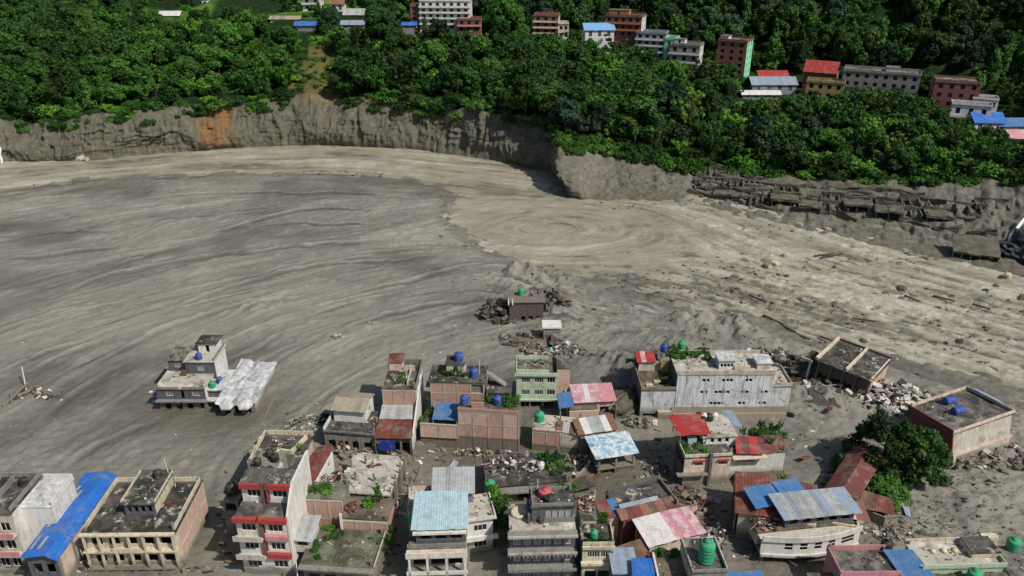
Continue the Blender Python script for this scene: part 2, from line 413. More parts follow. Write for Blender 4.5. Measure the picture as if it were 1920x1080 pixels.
def grid_wall(us, zs, solid, t, mp):
    """wall with openings: cells of a grid, solid ones get faces and reveals. mp(u, k, z) -> local point"""
    us, zs = sorted(set(round(u, 4) for u in us)), sorted(set(round(z, 4) for z in zs))
    nu, nz = len(us) - 1, len(zs) - 1
    S = [[solid((us[i] + us[i + 1]) / 2, (zs[j] + zs[j + 1]) / 2) for j in range(nz)] for i in range(nu)]
    V, Fc, idx = [], [], {}
    def vid(i, j, k):
        if (i, j, k) not in idx:
            idx[(i, j, k)] = len(V); V.append(mp(us[i], t * k, zs[j]))
        return idx[(i, j, k)]
    def ok(i, j): return 0 <= i < nu and 0 <= j < nz and S[i][j]
    for i in range(nu):
        for j in range(nz):
            if not S[i][j]: continue
            Fc.append((vid(i, j, 0), vid(i + 1, j, 0), vid(i + 1, j + 1, 0), vid(i, j + 1, 0)))
            Fc.append((vid(i, j, 1), vid(i, j + 1, 1), vid(i + 1, j + 1, 1), vid(i + 1, j, 1)))
            if not ok(i - 1, j): Fc.append((vid(i, j, 0), vid(i, j + 1, 0), vid(i, j + 1, 1), vid(i, j, 1)))
            if not ok(i + 1, j): Fc.append((vid(i + 1, j, 0), vid(i + 1, j, 1), vid(i + 1, j + 1, 1), vid(i + 1, j + 1, 0)))
            if not ok(i, j - 1): Fc.append((vid(i, j, 0), vid(i, j, 1), vid(i + 1, j, 1), vid(i + 1, j, 0)))
            if not ok(i, j + 1): Fc.append((vid(i, j + 1, 0), vid(i + 1, j + 1, 0), vid(i + 1, j + 1, 1), vid(i, j + 1, 1)))
    return V, Fc

def row(u0, u1, n, w, z0, h, k='w'):
    """n openings spread evenly between u0 and u1"""
    st = (u1 - u0) / n
    return [(u0 + st * (i + .5) - w / 2, u0 + st * (i + .5) + w / 2, z0, z0 + h, k) for i in range(n)]

ROOFS = []
class Bld:
    """a building whose roof corners are surveyed in the photo; local x along the front, y to the back, z up from the mud"""
    def __init__(s, name, label, FL=None, FR=None, BR=None, BL=None, yb=None, h=None, cat='house', group=None, tilt=(0, 0), z0=0.0, frame='whiteclean', rot=None, d=None):
        if h is None:
            px = (FL[0] + FR[0]) / 2; b = at(px, yb, z0); h = atY(px, (FL[1] + FR[1]) / 2, b[1])[2] - z0
        a, b = at(*FL, z0 + h), at(*FR, z0 + h)
        s.w = math.hypot(b[0] - a[0], b[1] - a[1]); s.rot = math.atan2(b[1] - a[1], b[0] - a[0]) if rot is None else math.radians(rot)
        if d is None:
            p, o = (at(*BR, z0 + h), b) if BR else (at(*BL, z0 + h), a)
            d = -(p[0] - o[0]) * math.sin(s.rot) + (p[1] - o[1]) * math.cos(s.rot)
        s.h, s.d, s.frame = h, d, frame
        s.root = empty(name, (a[0], a[1], z0), s.rot, tilt)
        tag(s.root, label, cat, group)
        s.nm = name
    def box(s, name, x0, x1, y0, y1, z0, z1, mat, parent=None):
        return link(name, box_mesh(name, x0, x1, y0, y1, z0, z1), mat, parent or s.root)
    def wall(s, side, pos, u0, u1, z0, z1, mat, holes=(), t=0.22, frame=None):
        mp = {'F': lambda u, k, z: (u, pos + k, z), 'B': lambda u, k, z: (u, pos - k, z),
              'L': lambda u, k, z: (pos + k, u, z), 'R': lambda u, k, z: (pos - k, u, z)}[side]
        holes = [h for h in holes if h[0] > u0 + .02 and h[1] < u1 - .02 and h[2] >= z0 and h[3] < z1]
        us = [u0, u1] + [v for h in holes for v in h[:2]]; zs = [z0, z1] + [v for h in holes for v in h[2:4]]
        V, F = grid_wall(us, zs, lambda u, z: not any(h[0] < u < h[1] and h[2] < z < h[3] for h in holes), t, mp)
        wo_ = link('wall', pymesh('wall', V, F), mat, s.root)
        for h in holes:
            k = h[4]
            if k == 'o': continue
            a, b, c, d = h[:4]; f = 0.07
            mids = [a + (b - a) * i / (2 if b - a < 1.5 else 3) for i in range(1, 2 if b - a < 1.5 else 3)]
            if k == 'g': mids = [a + (b - a) * i / 5 for i in range(1, 5)]
            us2 = [a, a + f, b - f, b] + [m + e for m in mids for e in (-.03, .03)]
            def sol(u, z): return u < a + f or u > b - f or z < c + f or z > d - f or any(abs(u - m) < .03 for m in mids)
            V, F = grid_wall(us2, [c, c + f, d - f, d], sol, 0.08, lambda u, kk, z: mp(u, kk + 0.06, z))
            nm = 'door' if k == 'd' else 'window'
            fo = link(nm, pymesh('window_frame', V, F), frame or s.frame, s.root)
            V, F = grid_wall([a + f * .5, b - f * .5], [c + f * .5, d - f * .5], lambda u, z: True, 0.02, lambda u, kk, z: mp(u, kk + 0.1, z))
            link('pane', pymesh('pane', V, F), 'glass', fo)
        return wo_
    def block(s, x0, x1, y0, y1, z0, z1, mats, holes=None, roof='rgrey', over=0.25, t=0.22, slab=0.18, sides='FRBL'):
        """four walls and a roof slab. mats: one name or dict by side"""
        holes = holes or {}
        g = (lambda k: mats) if isinstance(mats, str) else (lambda k: mats.get(k, mats['F']))
        if 'F' in sides: s.wall('F', y0, x0, x1, z0, z1, g('F'), holes.get('F', ()), t)
        if 'B' in sides: s.wall('B', y1, x0, x1, z0, z1, g('B'), holes.get('B', ()), t)
        if 'L' in sides: s.wall('L', x0, y0 + t + .003, y1 - t - .003, z0, z1, g('L'), holes.get('L', ()), t)
        if 'R' in sides: s.wall('R', x1, y0 + t + .003, y1 - t - .003, z0, z1, g('R'), holes.get('R', ()), t)
        if roof: ROOFS.append((s, x0, x1, y0, y1, z1 + slab, roof))
        if roof: s.box('roof_slab', x0 - over, x1 + over, y0 - over, y1 + over, z1 + .002, z1 + slab, roof)
    def parapet(s, x0, x1, y0, y1, z, hp, mat, sides='FRBL', t=0.14):
        if 'F' in sides: s.box('parapet', x0, x1, y0, y0 + t, z, z + hp, mat)
        if 'B' in sides: s.box('parapet', x0, x1, y1 - t, y1, z, z + hp, mat)
        if 'L' in sides: s.box('parapet', x0, x0 + t, y0 + t + .003, y1 - t - .003, z, z + hp - .02, mat)
        if 'R' in sides: s.box('parapet', x1 - t, x1, y0 + t + .003, y1 - t - .003, z, z + hp - .02, mat)
    def ledge(s, x0, x1, y0, y1, z, mat, out=0.5, th=0.16, sides='FRL'):
        s.box('floor_ledge', x0 - (out if 'L' in sides else -.01), x1 + (out if 'R' in sides else -.01), y0 - (out if 'F' in sides else 0), y1 + (out if 'B' in sides else -.1), z, z + th, mat)
    def columns(s, pts, z0, z1, mat, r=0.16):
        for x, y in pts: s.box('column', x - r, x + r, y - r, y + r, z0, z1, mat)
    def sheets(s, p00, p10, p11, p01, n, mat, name='roof_sheet', miss=0.0, jit=0.04, parent=None):
        P = [Vector(p) for p in (p00, p10, p11, p01)]
        nrm = (P[1] - P[0]).cross(P[3] - P[0]).normalized()
        for i in range(n):
            if rng.random() < miss: continue
            a, b = i / n - 0.01, (i + 1) / n + 0.01
            lift = rng.uniform(0, jit) + (0.012 if i % 2 else 0)
            ext = rng.uniform(-.12, .12)
            V = []; m = 6
            for vv in (0, 1):
                for k in range(m + 1):
                    u = a + (b - a) * k / m
                    lo, hi = P[0].lerp(P[1], u), P[3].lerp(P[2], u)
                    pt = lo.lerp(hi, vv if vv else ext * 0.1) + nrm * (lift + (0.035 if k % 2 else 0))
                    V.append(pt)
            V += [v - nrm * 0.02 for v in V]
            w = m + 1; Fc = []
            for k in range(m):
                Fc.append((k, k + 1, w + k + 1, w + k)); Fc.append((2 * w + k, 3 * w + k, 3 * w + k + 1, 2 * w + k + 1))
                Fc.append((k, 2 * w + k, 2 * w + k + 1, k + 1)); Fc.append((w + k, w + k + 1, 3 * w + k + 1, 3 * w + k))
            Fc.append((0, w, 3 * w, 2 * w)); Fc.append((m, 2 * w + m, 3 * w + m, w + m))
            mm = mat if isinstance(mat, str) else rng.choice(mat)
            link(name, pymesh(name, [tuple(v) for v in V], Fc), mm, parent or s.root)
    def pt(s, x, y, z):
        """local to world (before any tilt is applied by the root)"""
        return s.root.matrix_basis @ Vector((x, y, z))

# ================================================================== THE SETTING
def np_mesh(name, V, Q, attrs=None, smooth=True):
    m = bpy.data.meshes.new(name)
    V = np.ascontiguousarray(V, dtype=np.float32); Q = np.ascontiguousarray(Q, dtype=np.int32)
    m.vertices.add(len(V)); m.vertices.foreach_set('co', V.ravel())
    m.loops.add(Q.size); m.loops.foreach_set('vertex_index', Q.ravel())
    m.polygons.add(len(Q)); m.polygons.foreach_set('loop_start', np.arange(0, Q.size, Q.shape[1], dtype=np.int32))
    m.polygons.foreach_set('loop_total', np.full(len(Q), Q.shape[1], dtype=np.int32))
    for k, a in (attrs or {}).items():
        at_ = m.attributes.new(k, 'FLOAT', 'POINT'); at_.data.foreach_set('value', np.ascontiguousarray(a, dtype=np.float32).ravel())
    m.update(calc_edges=True); m.validate()
    if smooth: m.polygons.foreach_set('use_smooth', np.ones(len(Q), dtype=bool))
    return m
def grid_quads(ny, nx):
    i = np.arange(ny * nx).reshape(ny, nx)
    return np.stack([i[:-1, :-1], i[:-1, 1:], i[1:, 1:], i[1:, :-1]], -1).reshape(-1, 4)

# valley floor under everything, out to the horizon
g0 = link('ground', np_mesh('ground', np.array([(-3000, -3000, -6), (3000, -3000, -6), (3000, 3000, -6), (-3000, 3000, -6)]), np.array([[0, 1, 2, 3]]), {'streak': [.5] * 4, 'wet': [0] * 4, 'big': [0] * 4}, False), 'mud')
tag(g0, kind='structure')

# ---- far waterline, cliff top, village bench and mountain, surveyed along the bank
#  px,  waterline py, cliff-top py, setback of cliff top (m), village py, village distance, mountain rise per metre
CTRL = [(-500, 330, 235, 14, 60, 410, .22), (-200, 318, 225, 13, 58, 405, .22), (0, 306, 222, 12, 55, 400, .22), (60, 304, 232, 9, 55, 400, .22),
        (170, 303, 218, 10, 52, 400, .22), (300, 290, 203, 11, 48, 400, .2), (430, 279, 196, 10, 46, 400, .2), (560, 274, 178, 13, 48, 400, .2),
        (640, 274, 182, 12, 50, 400, .22), (760, 281, 192, 10, 56, 398, .26), (880, 296, 207, 9, 66, 396, .32), (960, 308, 216, 7, 76, 393, .38), (1015, 318, 224, 6, 82, 392, .42), (1040, 330, 236, 7, 86, 391, .43),
        (1058, 366, 268, 12, 88, 391, .45), (1085, 374, 276, 22, 90, 390, .46), (1150, 379, 292, 26, 98, 388, .5), (1300, 388, 318, 30, 124, 378, .56),
        (1480, 430, 331, 36, 172, 360, .6), (1650, 465, 332, 42, 192, 342, .62), (1780, 492, 332, 46, 232, 322, .62), (1900, 520, 332, 48, 268, 304, .62),
        (2060, 555, 345, 50, 300, 285, .62), (2350, 630, 400, 50, 350, 262, .6)]
ct = np.array([c[0] for c in CTRL], float)
WATER_Z = -0.35
CW = np.array([at(c[0], c[1], WATER_Z - 0.4) for c in CTRL])
CT = np.array([atY(c[0], c[2], CW[i][1] + c[3]) for i, c in enumerate(CTRL)])
CV = np.array([atY(c[0], c[4], c[5]) for c in CTRL]); CV[:, 1] += 15; CV[:, 0] *= (CV[:, 1] / (CV[:, 1] - 15)); CV[:, 2] += 1.0
CM = np.array([CV[i] + np.array([20 + 40 * max(0, (c[0] - 900) / 900), 260, 260 * c[6]]) for i, c in enumerate(CTRL)])
def curve(C, t):
    return np.stack([np.interp(t, ct, C[:, k]) for k in range(3)], -1)
TT = np.linspace(-500, 2350, 900)
def smoothed(C, t, w=22):
    return (curve(C, t - w) + curve(C, t) * 2 + curve(C, t + w)) / 4
def Tcurve(t):
    """ragged cliff brink"""
    p = smoothed(CT, t, 8)
    n1 = fbm(t / 23., t * 0 + 2.5, 3, 301); n2 = fbm(t / 37., t * 0 + 7.5, 3, 303)
    o = np.stack([0 * n1, 1.6 * n1, 1.0 * n2 + .3 * n1], -1)
    return p + o
def hill_pt(t, v):
    """t: column along the bank, v 0..1 cliff top to village, 1..2 village to mountain (arrays)"""
    T_, V_, M_ = Tcurve(t), smoothed(CV, t, 60), smoothed(CM, t, 90)
    a = np.clip(v, 0, 1)[..., None]; b = np.clip(v - 1, 0, 1)[..., None]
    az = a ** 1.0
    P = T_ * (1 - az) + V_ * az
    P = P + (M_ - V_) * b
    x, y = P[..., 0], P[..., 1]
    amp = np.clip(v * 6, 0, 1)
    z = P[..., 2] + amp * (0.9 * fbm(x / 18, y / 18, 3, 5)) + np.clip(v - 1.02, 0, 1) * 28 * fbm(x / 46, y / 90, 3, 9)
    return np.stack([x, y, z], -1)

# cliff face: runnels, slumps, overhung top, terraces with ruins on the right
nv = 64
tt = np.linspace(-500, 2350, 1500)
W_, T_ = smoothed(CW, tt, 6), Tcurve(tt)
vv = np.linspace(0, 1, nv)
Tg, Vg = np.meshgrid(tt, vv)
right = sstep(1052, 1115, Tg); terrm = sstep(1250, 1310, Tg)
prof = Vg
steep = (1 - right)
hz = np.where(True, steep * (0.62 * Vg ** 1.5 + 0.38 * Vg ** 4) + right * Vg, 0)           # horizontal progress
zz = steep * (Vg ** 0.9) + right * ((1 - terrm) * Vg ** 1.05 + terrm * np.interp(Vg, [0, .03, .24, .45, 1], [0, .10, .17, .45, 1]))
P = W_[None] * (1 - hz[..., None]) + T_[None] * hz[..., None]
P[..., 2] = W_[None, :, 2] * (1 - zz) + T_[None, :, 2] * zz
arc = np.concatenate([[0], np.cumsum(np.linalg.norm(np.diff(W_[:, :2], axis=0), axis=1))])
Sg = np.broadcast_to(arc[None], Tg.shape)
tan = np.gradient(W_[:, :2], axis=0); tan /= np.linalg.norm(tan, axis=1, keepdims=True)
nrm2 = np.stack([tan[:, 1], -tan[:, 0]], -1)                                             # towards the river
env = np.sin(np.pi * np.clip(Vg, 0.02, 0.985)) ** 0.6
big_ = fbm(Sg / 21, Vg * 1.1 + 3, 3, 21)
runn = 1 - np.abs(fbm(Sg / 3.2 + 0.6 * fbm(Sg / 9, Vg * 2, 2, 33), Vg * 0.9, 4, 31))
fine = fbm(Sg / 1.3, Vg * 9, 3, 41)
strata = 0.5 - np.abs(fbm(Sg / 14, Vg * 7 + 0.5 * big_, 3, 43))
alc = -2.6 * sstep(0.25, 0.6, fbm(Sg / 9, Vg * 0.6, 2, 47)) * sstep(0.3, 0.8, Vg)
disp = steep * env * (3.0 * big_ + 1.9 * (runn - 0.6) + 0.45 * fine + 0.9 * strata + alc) + right * env * ((0.8 + terrm) * big_ + (0.4 + .2 * terrm) * (runn - .6) + 0.35 * fine) + 7.0 * np.exp(-((Tg - 1088) / 26) ** 2) * env
P[..., 0] += nrm2[None, :, 0] * disp; P[..., 1] += nrm2[None, :, 1] * disp
# terraced steps on the right bank
stp = 1.7
zr = P[..., 2] + 0.5 * fbm(Sg / 6, Vg * 4, 2, 55)
terr = np.floor(zr / stp) * stp + stp * sstep(0.72, 1.0, zr / stp - np.floor(zr / stp))
P[..., 2] += terrm * np.clip(1.4 - Vg * 1.2, 0, 1) * env * 0.85 * (terr - zr) + right * env * 0.7 * fbm(Sg / 2.6, Vg * 12, 3, 61)
Q = grid_quads(nv, len(tt))
org = sstep(362, 380, Tg + 12 * fbm(Sg / 3, Vg * 5, 3, 71)) * (1 - sstep(428, 446, Tg + 12 * fbm(Sg / 3, Vg * 5, 3, 72))) * sstep(0.02, 0.16, Vg) * (0.75 + 0.4 * fbm(Sg / 2, Vg * 8, 2, 73))
dryc = sstep(548, 575, Tg + 14 * fbm(Sg / 4, Vg * 4, 3, 75)) * (1 - sstep(615, 640, Tg)) * sstep(0.72, 1.0, Vg)
cl = link('riverbank_cliff', np_mesh('riverbank_cliff', P.reshape(-1, 3), Q, {'orange': np.clip(org, 0, 1), 'dry': np.clip(dryc, 0, 1), 'pale': np.clip(right * (1 - .3 * terrm) * (0.55 + 0.5 * big_), 0, 1)}), 'cliff')
tag(cl, kind='structure')
cliffP, cliffT = P, Tg
def cliff_pt(px, v):
    i = int(np.clip(np.searchsorted(tt, px), 0, len(tt) - 1)); j = int(round(v * (nv - 1)))
    return Vector(cliffP[j, i])

# hillside above the cliff and the mountain slope
th = np.linspace(-500, 2350, 520); vh = np.concatenate([np.linspace(-0.0, 1, 60), np.linspace(1.02, 2, 70)])
Th, Vh = np.meshgrid(th, vh)
Ph = hill_pt(Th, Vh)
Ph[0, :, 2] -= 0.3
dryh = 0.6 * sstep(545, 575, Th + 34 * fbm(Th / 14, Vh * 9, 3, 81)) * (1 - sstep(618, 645, Th + 34 * fbm(Th / 14, Vh * 9, 3, 82))) * (1 - sstep(0.52, 0.78, Vh))
dryh = np.maximum(dryh, 0.8 * sstep(1785, 1800, Th) * (1 - sstep(1838, 1850, Th)) * sstep(.12, .16, Vh) * (1 - sstep(.36, .4, Vh)))
fld = sstep(0.95, 1.1, Vh) * (1 - sstep(650, 800, Th)) * sstep(0.0, 0.25, fbm(Th / 70, Vh * 9, 2, 85))
hl = link('hillside', np_mesh('hillside', Ph.reshape(-1, 3), grid_quads(len(vh), len(th)), {'dry': dryh, 'field': fld}), 'hill')
tag(hl, kind='structure')

# ---- river outline (near edge) and flow directions
NEAR = [(-500, 395), (-200, 385), (0, 362), (150, 338), (300, 330), (420, 326), (560, 327), (680, 330), (760, 338), (830, 352), (858, 358), (836, 378), (829, 402), (840, 426),
        (880, 450), (925, 474), (952, 492), (985, 512), (1050, 521), (1120, 533), (1190, 553), (1270, 584), (1340, 598), (1430, 618), (1500, 640), (1580, 652), (1680, 676), (1780, 705), (1900, 742), (2100, 800), (2400, 900)]
poly = [tuple(at(*p)[:2]) for p in NEAR] + [tuple(CW[i][:2] + np.array([4, 12])) for i in range(len(CTRL) - 1, -1, -1)]
poly = np.array(poly)
def sd_poly(x, y):
    """signed distance, positive inside the river"""
    ins = np.zeros(x.shape, bool); dd = np.full(x.shape, 1e9, np.float32)
    n = len(poly)
    for i in range(n):
        ax, ay = poly[i]; bx, by = poly[(i + 1) % n]
        cond = ((ay > y) != (by > y)) & (x < (bx - ax) * (y - ay) / ((by - ay) if by != ay else 1e-9) + ax)
        ins ^= cond
        L2 = (bx - ax) ** 2 + (by - ay) ** 2 + 1e-9
        t = np.clip(((x - ax) * (bx - ax) + (y - ay) * (by - ay)) / L2, 0, 1)
        dd = np.minimum(dd, (x - ax - t * (bx - ax)) ** 2 + (y - ay - t * (by - ay)) ** 2)
    return np.where(ins, 1, -1) * np.sqrt(dd)
ARROWS = [((800, 365), (600, 352)), ((700, 345), (450, 342)), ((420, 360), (150, 372)), ((200, 350), (0, 385)), ((640, 372), (470, 402)), ((470, 402), (330, 425)), ((330, 425), (260, 462)),
          ((640, 400), (520, 418)), ((520, 418), (390, 448)), ((390, 448), (250, 470)), ((760, 420), (600, 440)), ((800, 455), (640, 470)), ((250, 465), (0, 490)), ((300, 480), (100, 545)),
          ((640, 480), (420, 530)), ((420, 530), (200, 580)), ((200, 580), (0, 640)), ((880, 500), (700, 530)), ((700, 530), (480, 590)), ((480, 590), (250, 680)), ((250, 680), (60, 800)), ((60, 690), (-80, 760)),
          ((880, 590), (720, 640)), ((720, 660), (600, 740)), ((600, 740), (440, 830)), ((300, 760), (120, 880)), ((520, 690), (400, 760)),
          ((0, 330), (-200, 350)), ((400, 300), (150, 320)), ((640, 295), (430, 300)), ((880, 325), (700, 305)), ((1040, 350), (900, 330)),
          ((1240, 470), (1080, 480)), ((1420, 470), (1290, 420)), ((1600, 510), (1420, 450)), ((1900, 560), (1650, 500)), ((1500, 560), (1300, 510)), ((1700, 600), (1480, 545)), ((1920, 660), (1700, 610)),
          ((1900, 730), (1700, 660)), ((1650, 640), (1450, 585)), ((1400, 600), (1220, 545)), ((1220, 545), (1080, 510)), ((1500, 640), (1360, 600)),
          ((1240, 620), (1060, 600)), ((1100, 560), (960, 520)), ((960, 640), (860, 660)), ((1100, 700), (1180, 600)), ((1900, 900), (1700, 800)), ((1900, 1000), (1650, 960)), ((1850, 800), (1700, 730)),
          ((1150, 900), (1120, 850)), ((750, 900), (760, 1000)), ((1000, 1000), (980, 900)), ((400, 1000), (420, 880))]
AX = []
for a, b in ARROWS:
    A, B = at(*a), at(*b); d = (B - A).normalized(); C = (A + B) / 2; th2 = 2 * math.atan2(d[1], d[0])
    AX.append((C[0], C[1], math.cos(th2), math.sin(th2)))
SW = at(1040, 425)
def flow(x, y):
    sx = np.zeros_like(x); sy = np.zeros_like(x); sw = np.zeros_like(x)
    for cx, cy, c2, s2 in AX:
        w = 1.0 / (((x - cx) / 1.0) ** 2 + ((y - cy) / 0.6) ** 2 + 30) ** 1.6
        sx += w * c2; sy += w * s2; sw += w
    sx /= sw; sy /= sw
    # eddy behind the promontory
    ex, ey = (x - SW[0]) / 44, (y - SW[1]) / 30
    g = 0.75 * np.exp(-(ex ** 2 + ey ** 2) ** 2 * 0.9)
    th2 = 2 * np.arctan2((x - SW[0]) / 44 ** 2, -(y - SW[1]) / 30 ** 2)
    sx = sx * (1 - g) + np.cos(th2) * g; sy = sy * (1 - g) + np.sin(th2) * g
    a = 0.5 * np.arctan2(sy, sx)
    return np.cos(a), np.sin(a)
# mud grid
xs = np.arange(-216, 216.1, 0.4); ys = [62.0]
while ys[-1] < 338: ys.append(ys[-1] + 0.28 + 0.30 * max(0, (ys[-1] - 110) / 220))
ys = np.array(ys)
GX, GY = [a_.astype(np.float32) for a_ in np.meshgrid(xs, ys)]
# streak texture: noise smeared along the flow on a half-resolution lattice
lx = np.arange(-222, 222.1, 0.7); ly = np.arange(58, 342.1, 0.7)
LX, LY = np.meshgrid(lx, ly)
FX, FY = flow(LX, LY)
def samp(A, x, y, x0=-222, y0=58, h=0.7):
    u = np.clip((x - x0) / h, 0, A.shape[1] - 1.001); v = np.clip((y - y0) / h, 0, A.shape[0] - 1.001)
    i, j = u.astype(int), v.astype(int); fu, fv = u - i, v - j
    return (A[j, i] * (1 - fu) + A[j, i + 1] * fu) * (1 - fv) + (A[j + 1, i] * (1 - fu) + A[j + 1, i + 1] * fu) * fv
def lic(src, steps, h):
    acc = src.copy(); n = 1
    for sg in (1, -1):
        px, py = LX.copy(), LY.copy(); dx, dy = FX * sg, FY * sg
        for k in range(steps):
            px += dx * h; py += dy * h
            nx, ny = samp(FX, px, py), samp(FY, px, py)
            s = np.sign(nx * dx + ny * dy); s[s == 0] = 1
            L = np.hypot(nx, ny) + 1e-6
            dx, dy = nx * s / L, ny * s / L
            acc += samp(src, px, py); n += 1
    return acc / n
def lic_fine(steps, h):
    """crisp hair-thin streaks on a finer lattice"""
    fx_ = np.arange(-222, 222.1, 0.4); fy_ = np.arange(58, 342.1, 0.4); X0, Y0 = [a_.astype(np.float32) for a_ in np.meshgrid(fx_, fy_)]
    src = np.random.default_rng(8).random(X0.shape).astype(np.float32) * 2 - 1; acc = src.copy()
    for sg in (1, -1):
        px, py = X0.copy(), Y0.copy(); dx, dy = samp(FX, px, py) * sg, samp(FY, px, py) * sg
        for k in range(steps):
            px += dx * h; py += dy * h
            if k % 3 == 2:
                nx, ny = samp(FX, px, py), samp(FY, px, py); s_ = np.where(nx * dx + ny * dy < 0, -1, 1); L_ = np.hypot(nx, ny) + 1e-6; dx, dy = nx * s_ / L_, ny * s_ / L_
            acc += samp(src, px, py, h=0.4)
    return acc / acc.std()
LF = lic_fine(12, 0.5)
r3 = np.random.default_rng(3)
src1 = r3.random(LX.shape) * 2 - 1
L1 = lic(src1, 14, 0.8); L1 = L1 / L1.std()
L0 = lic(src1, 5, 0.6); L0 = L0 / L0.std()
src2 = fbm(LX / 3.2, LY / 3.2, 2, 101)
L2 = lic(src2, 11, 1.4); L2 = L2 / L2.std()
src3 = fbm(LX / 8, LY / 8, 2, 111)
L3 = lic(src3, 12, 1.8); L3 = L3 / L3.std()
sd = sd_poly(GX, GY)
sf = samp(LF, GX, GY, h=0.4)
s1, s2, s3 = samp(L1, GX, GY), samp(L2, GX, GY), samp(L3, GX, GY)
big = fbm(GX / 26, GY / 20, 3, 121)
lump = fbm(GX / 3.5, GY / 3.5, 4, 131)
# rougher rubble-strewn ground near the houses on the right and around the buried house
RG = [(1850, 900, 40), (1780, 1000, 30), (1560, 760, 22), (1080, 600, 26), (1350, 650, 22), (980, 560, 18), (1150, 690, 14), (600, 800, 12)]
rough = np.zeros_like(GX)
for px, py, rad in RG:
    c = at(px, py); rough = np.maximum(rough, np.exp(-(((GX - c[0]) / rad) ** 2 + ((GY - c[1]) / (rad * .8)) ** 2)))
town = np.zeros_like(GX)
for px, py, rad in [(1180, 930, 16), (1300, 960, 16), (900, 850, 14), (1500, 1040, 14), (420, 780, 12), (820, 950, 10), (330, 1000, 12), (1240, 860, 10)]:
    c = at(px, py); town = np.maximum(town, np.exp(-((GX - c[0]) / rad) ** 2 - ((GY - c[1]) / (rad * .7)) ** 2))
calm = 1 - 0.8 * np.clip(town * 1.4, 0, 1)
pat = sstep(-0.7, 0.7, fbm(GX / 17, GY / 13, 3, 123))                 # where the flow lines show
pxg = 960 + FOC * GX / (GY * CP + CAM_H * SP)
inner = sstep(112, 150, GY)                                            # smoother among the houses
pat = pat * (0.35 + 0.65 * inner)
z = (0.028 * sf * (.4 + .6 * pat) + 0.07 * s1 + 0.09 * s2 * pat + 0.16 * s3 * pat) * calm + 0.22 * big * calm + 0.09 * lump * calm + 0.09 * fbm(GX / 1.4, GY / 1.2, 2, 127)
led = np.floor(s3 * 1.1 + 0.35 * s2); fr = s3 * 1.1 + 0.35 * s2 - led
z += inner * pat * 0.20 * (led + sstep(0.0, 0.16, fr) - s3 * 0.9)
z += (1 - inner) * 0.22 * np.abs(fbm(GX / 3.0, GY / 3.0, 3, 145)) * calm
z += rough * (0.45 * fbm(GX / 6, GY / 4, 4, 141) + 0.30 * np.abs(fbm(GX / 1.5 + .5 * s2, GY / 1.1, 3, 143)) + 0.10 * sf + 0.3)
# mud mounds: (px, py, radius x, radius y, height)
MOUNDS = [(1020, 525, 9, 5, 2.4), (960, 525, 5, 3, 1.6), (1090, 545, 7, 3.5, 1.3), (1160, 515, 8, 3, 1.5), (1200, 530, 7, 3, 1.5), (1390, 520, 9, 5, 1.3), (1360, 545, 7, 4, 1.3), (1420, 570, 8, 4, 1.0), (1560, 575, 9, 4, 1.2),
          (1650, 555, 7, 3, 1.0), (1260, 555, 6, 3, 1.1), (1140, 690, 6, 4, 1.6), (1340, 625, 9, 4, 2.0), (1290, 610, 5, 3, 1.4), (1430, 645, 7, 4, 1.5), (1540, 752, 9, 5, 1.3), (1190, 720, 4, 4, 1.8),
          (480, 585, 8, 4, 0.9), (510, 635, 5, 2, 0.6), (1085, 365, 6, 5, 1.2), (1035, 350, 3, 4, 2.2), (1040, 590, 6, 5, 1.6), (1190, 690, 5, 4, 1.6), (1850, 800, 12, 8, 1.2), (1750, 760, 7, 4, 1.0), (1480, 600, 9, 3, 1.0), (1750, 620, 10, 3, .9), (1850, 660, 9, 3, .9), (1600, 620, 9, 3, .9)]
for px, py, rx, ry, hh in MOUNDS:
    c = at(px, py); hh = hh + (0.75 if px > 1130 and py < 640 else 0)
    e = np.exp(-((GX - c[0]) / rx) ** 2 - ((GY - c[1]) / ry) ** 2)
    z += hh * e * (1 + 0.5 * fbm(GX / 2.5, GY / 2.5, 3, 151))
# crisp flow ledges: lines followed in the photo and streamlines of the same flow, drawn into a fine distance lattice
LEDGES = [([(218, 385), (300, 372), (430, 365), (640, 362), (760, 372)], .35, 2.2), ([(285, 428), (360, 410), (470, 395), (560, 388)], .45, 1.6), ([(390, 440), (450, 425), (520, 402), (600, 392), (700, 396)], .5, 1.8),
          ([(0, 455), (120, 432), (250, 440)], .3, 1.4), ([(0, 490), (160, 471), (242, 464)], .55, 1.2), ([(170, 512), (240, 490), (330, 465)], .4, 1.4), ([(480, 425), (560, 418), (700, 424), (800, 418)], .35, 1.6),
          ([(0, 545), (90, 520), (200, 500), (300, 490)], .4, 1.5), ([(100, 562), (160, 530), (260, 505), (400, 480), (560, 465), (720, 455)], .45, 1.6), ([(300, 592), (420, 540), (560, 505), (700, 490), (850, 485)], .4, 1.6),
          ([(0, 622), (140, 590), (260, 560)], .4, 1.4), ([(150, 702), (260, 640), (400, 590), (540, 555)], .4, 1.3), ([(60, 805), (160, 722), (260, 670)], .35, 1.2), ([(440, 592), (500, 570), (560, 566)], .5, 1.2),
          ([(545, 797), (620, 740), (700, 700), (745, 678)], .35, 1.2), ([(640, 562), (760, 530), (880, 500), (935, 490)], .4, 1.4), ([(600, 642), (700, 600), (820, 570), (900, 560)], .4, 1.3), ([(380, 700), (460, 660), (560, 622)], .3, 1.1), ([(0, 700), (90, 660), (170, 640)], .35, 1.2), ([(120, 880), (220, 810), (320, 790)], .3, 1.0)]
SH = (int(284 / .4) + 2, int(444 / .4) + 2)
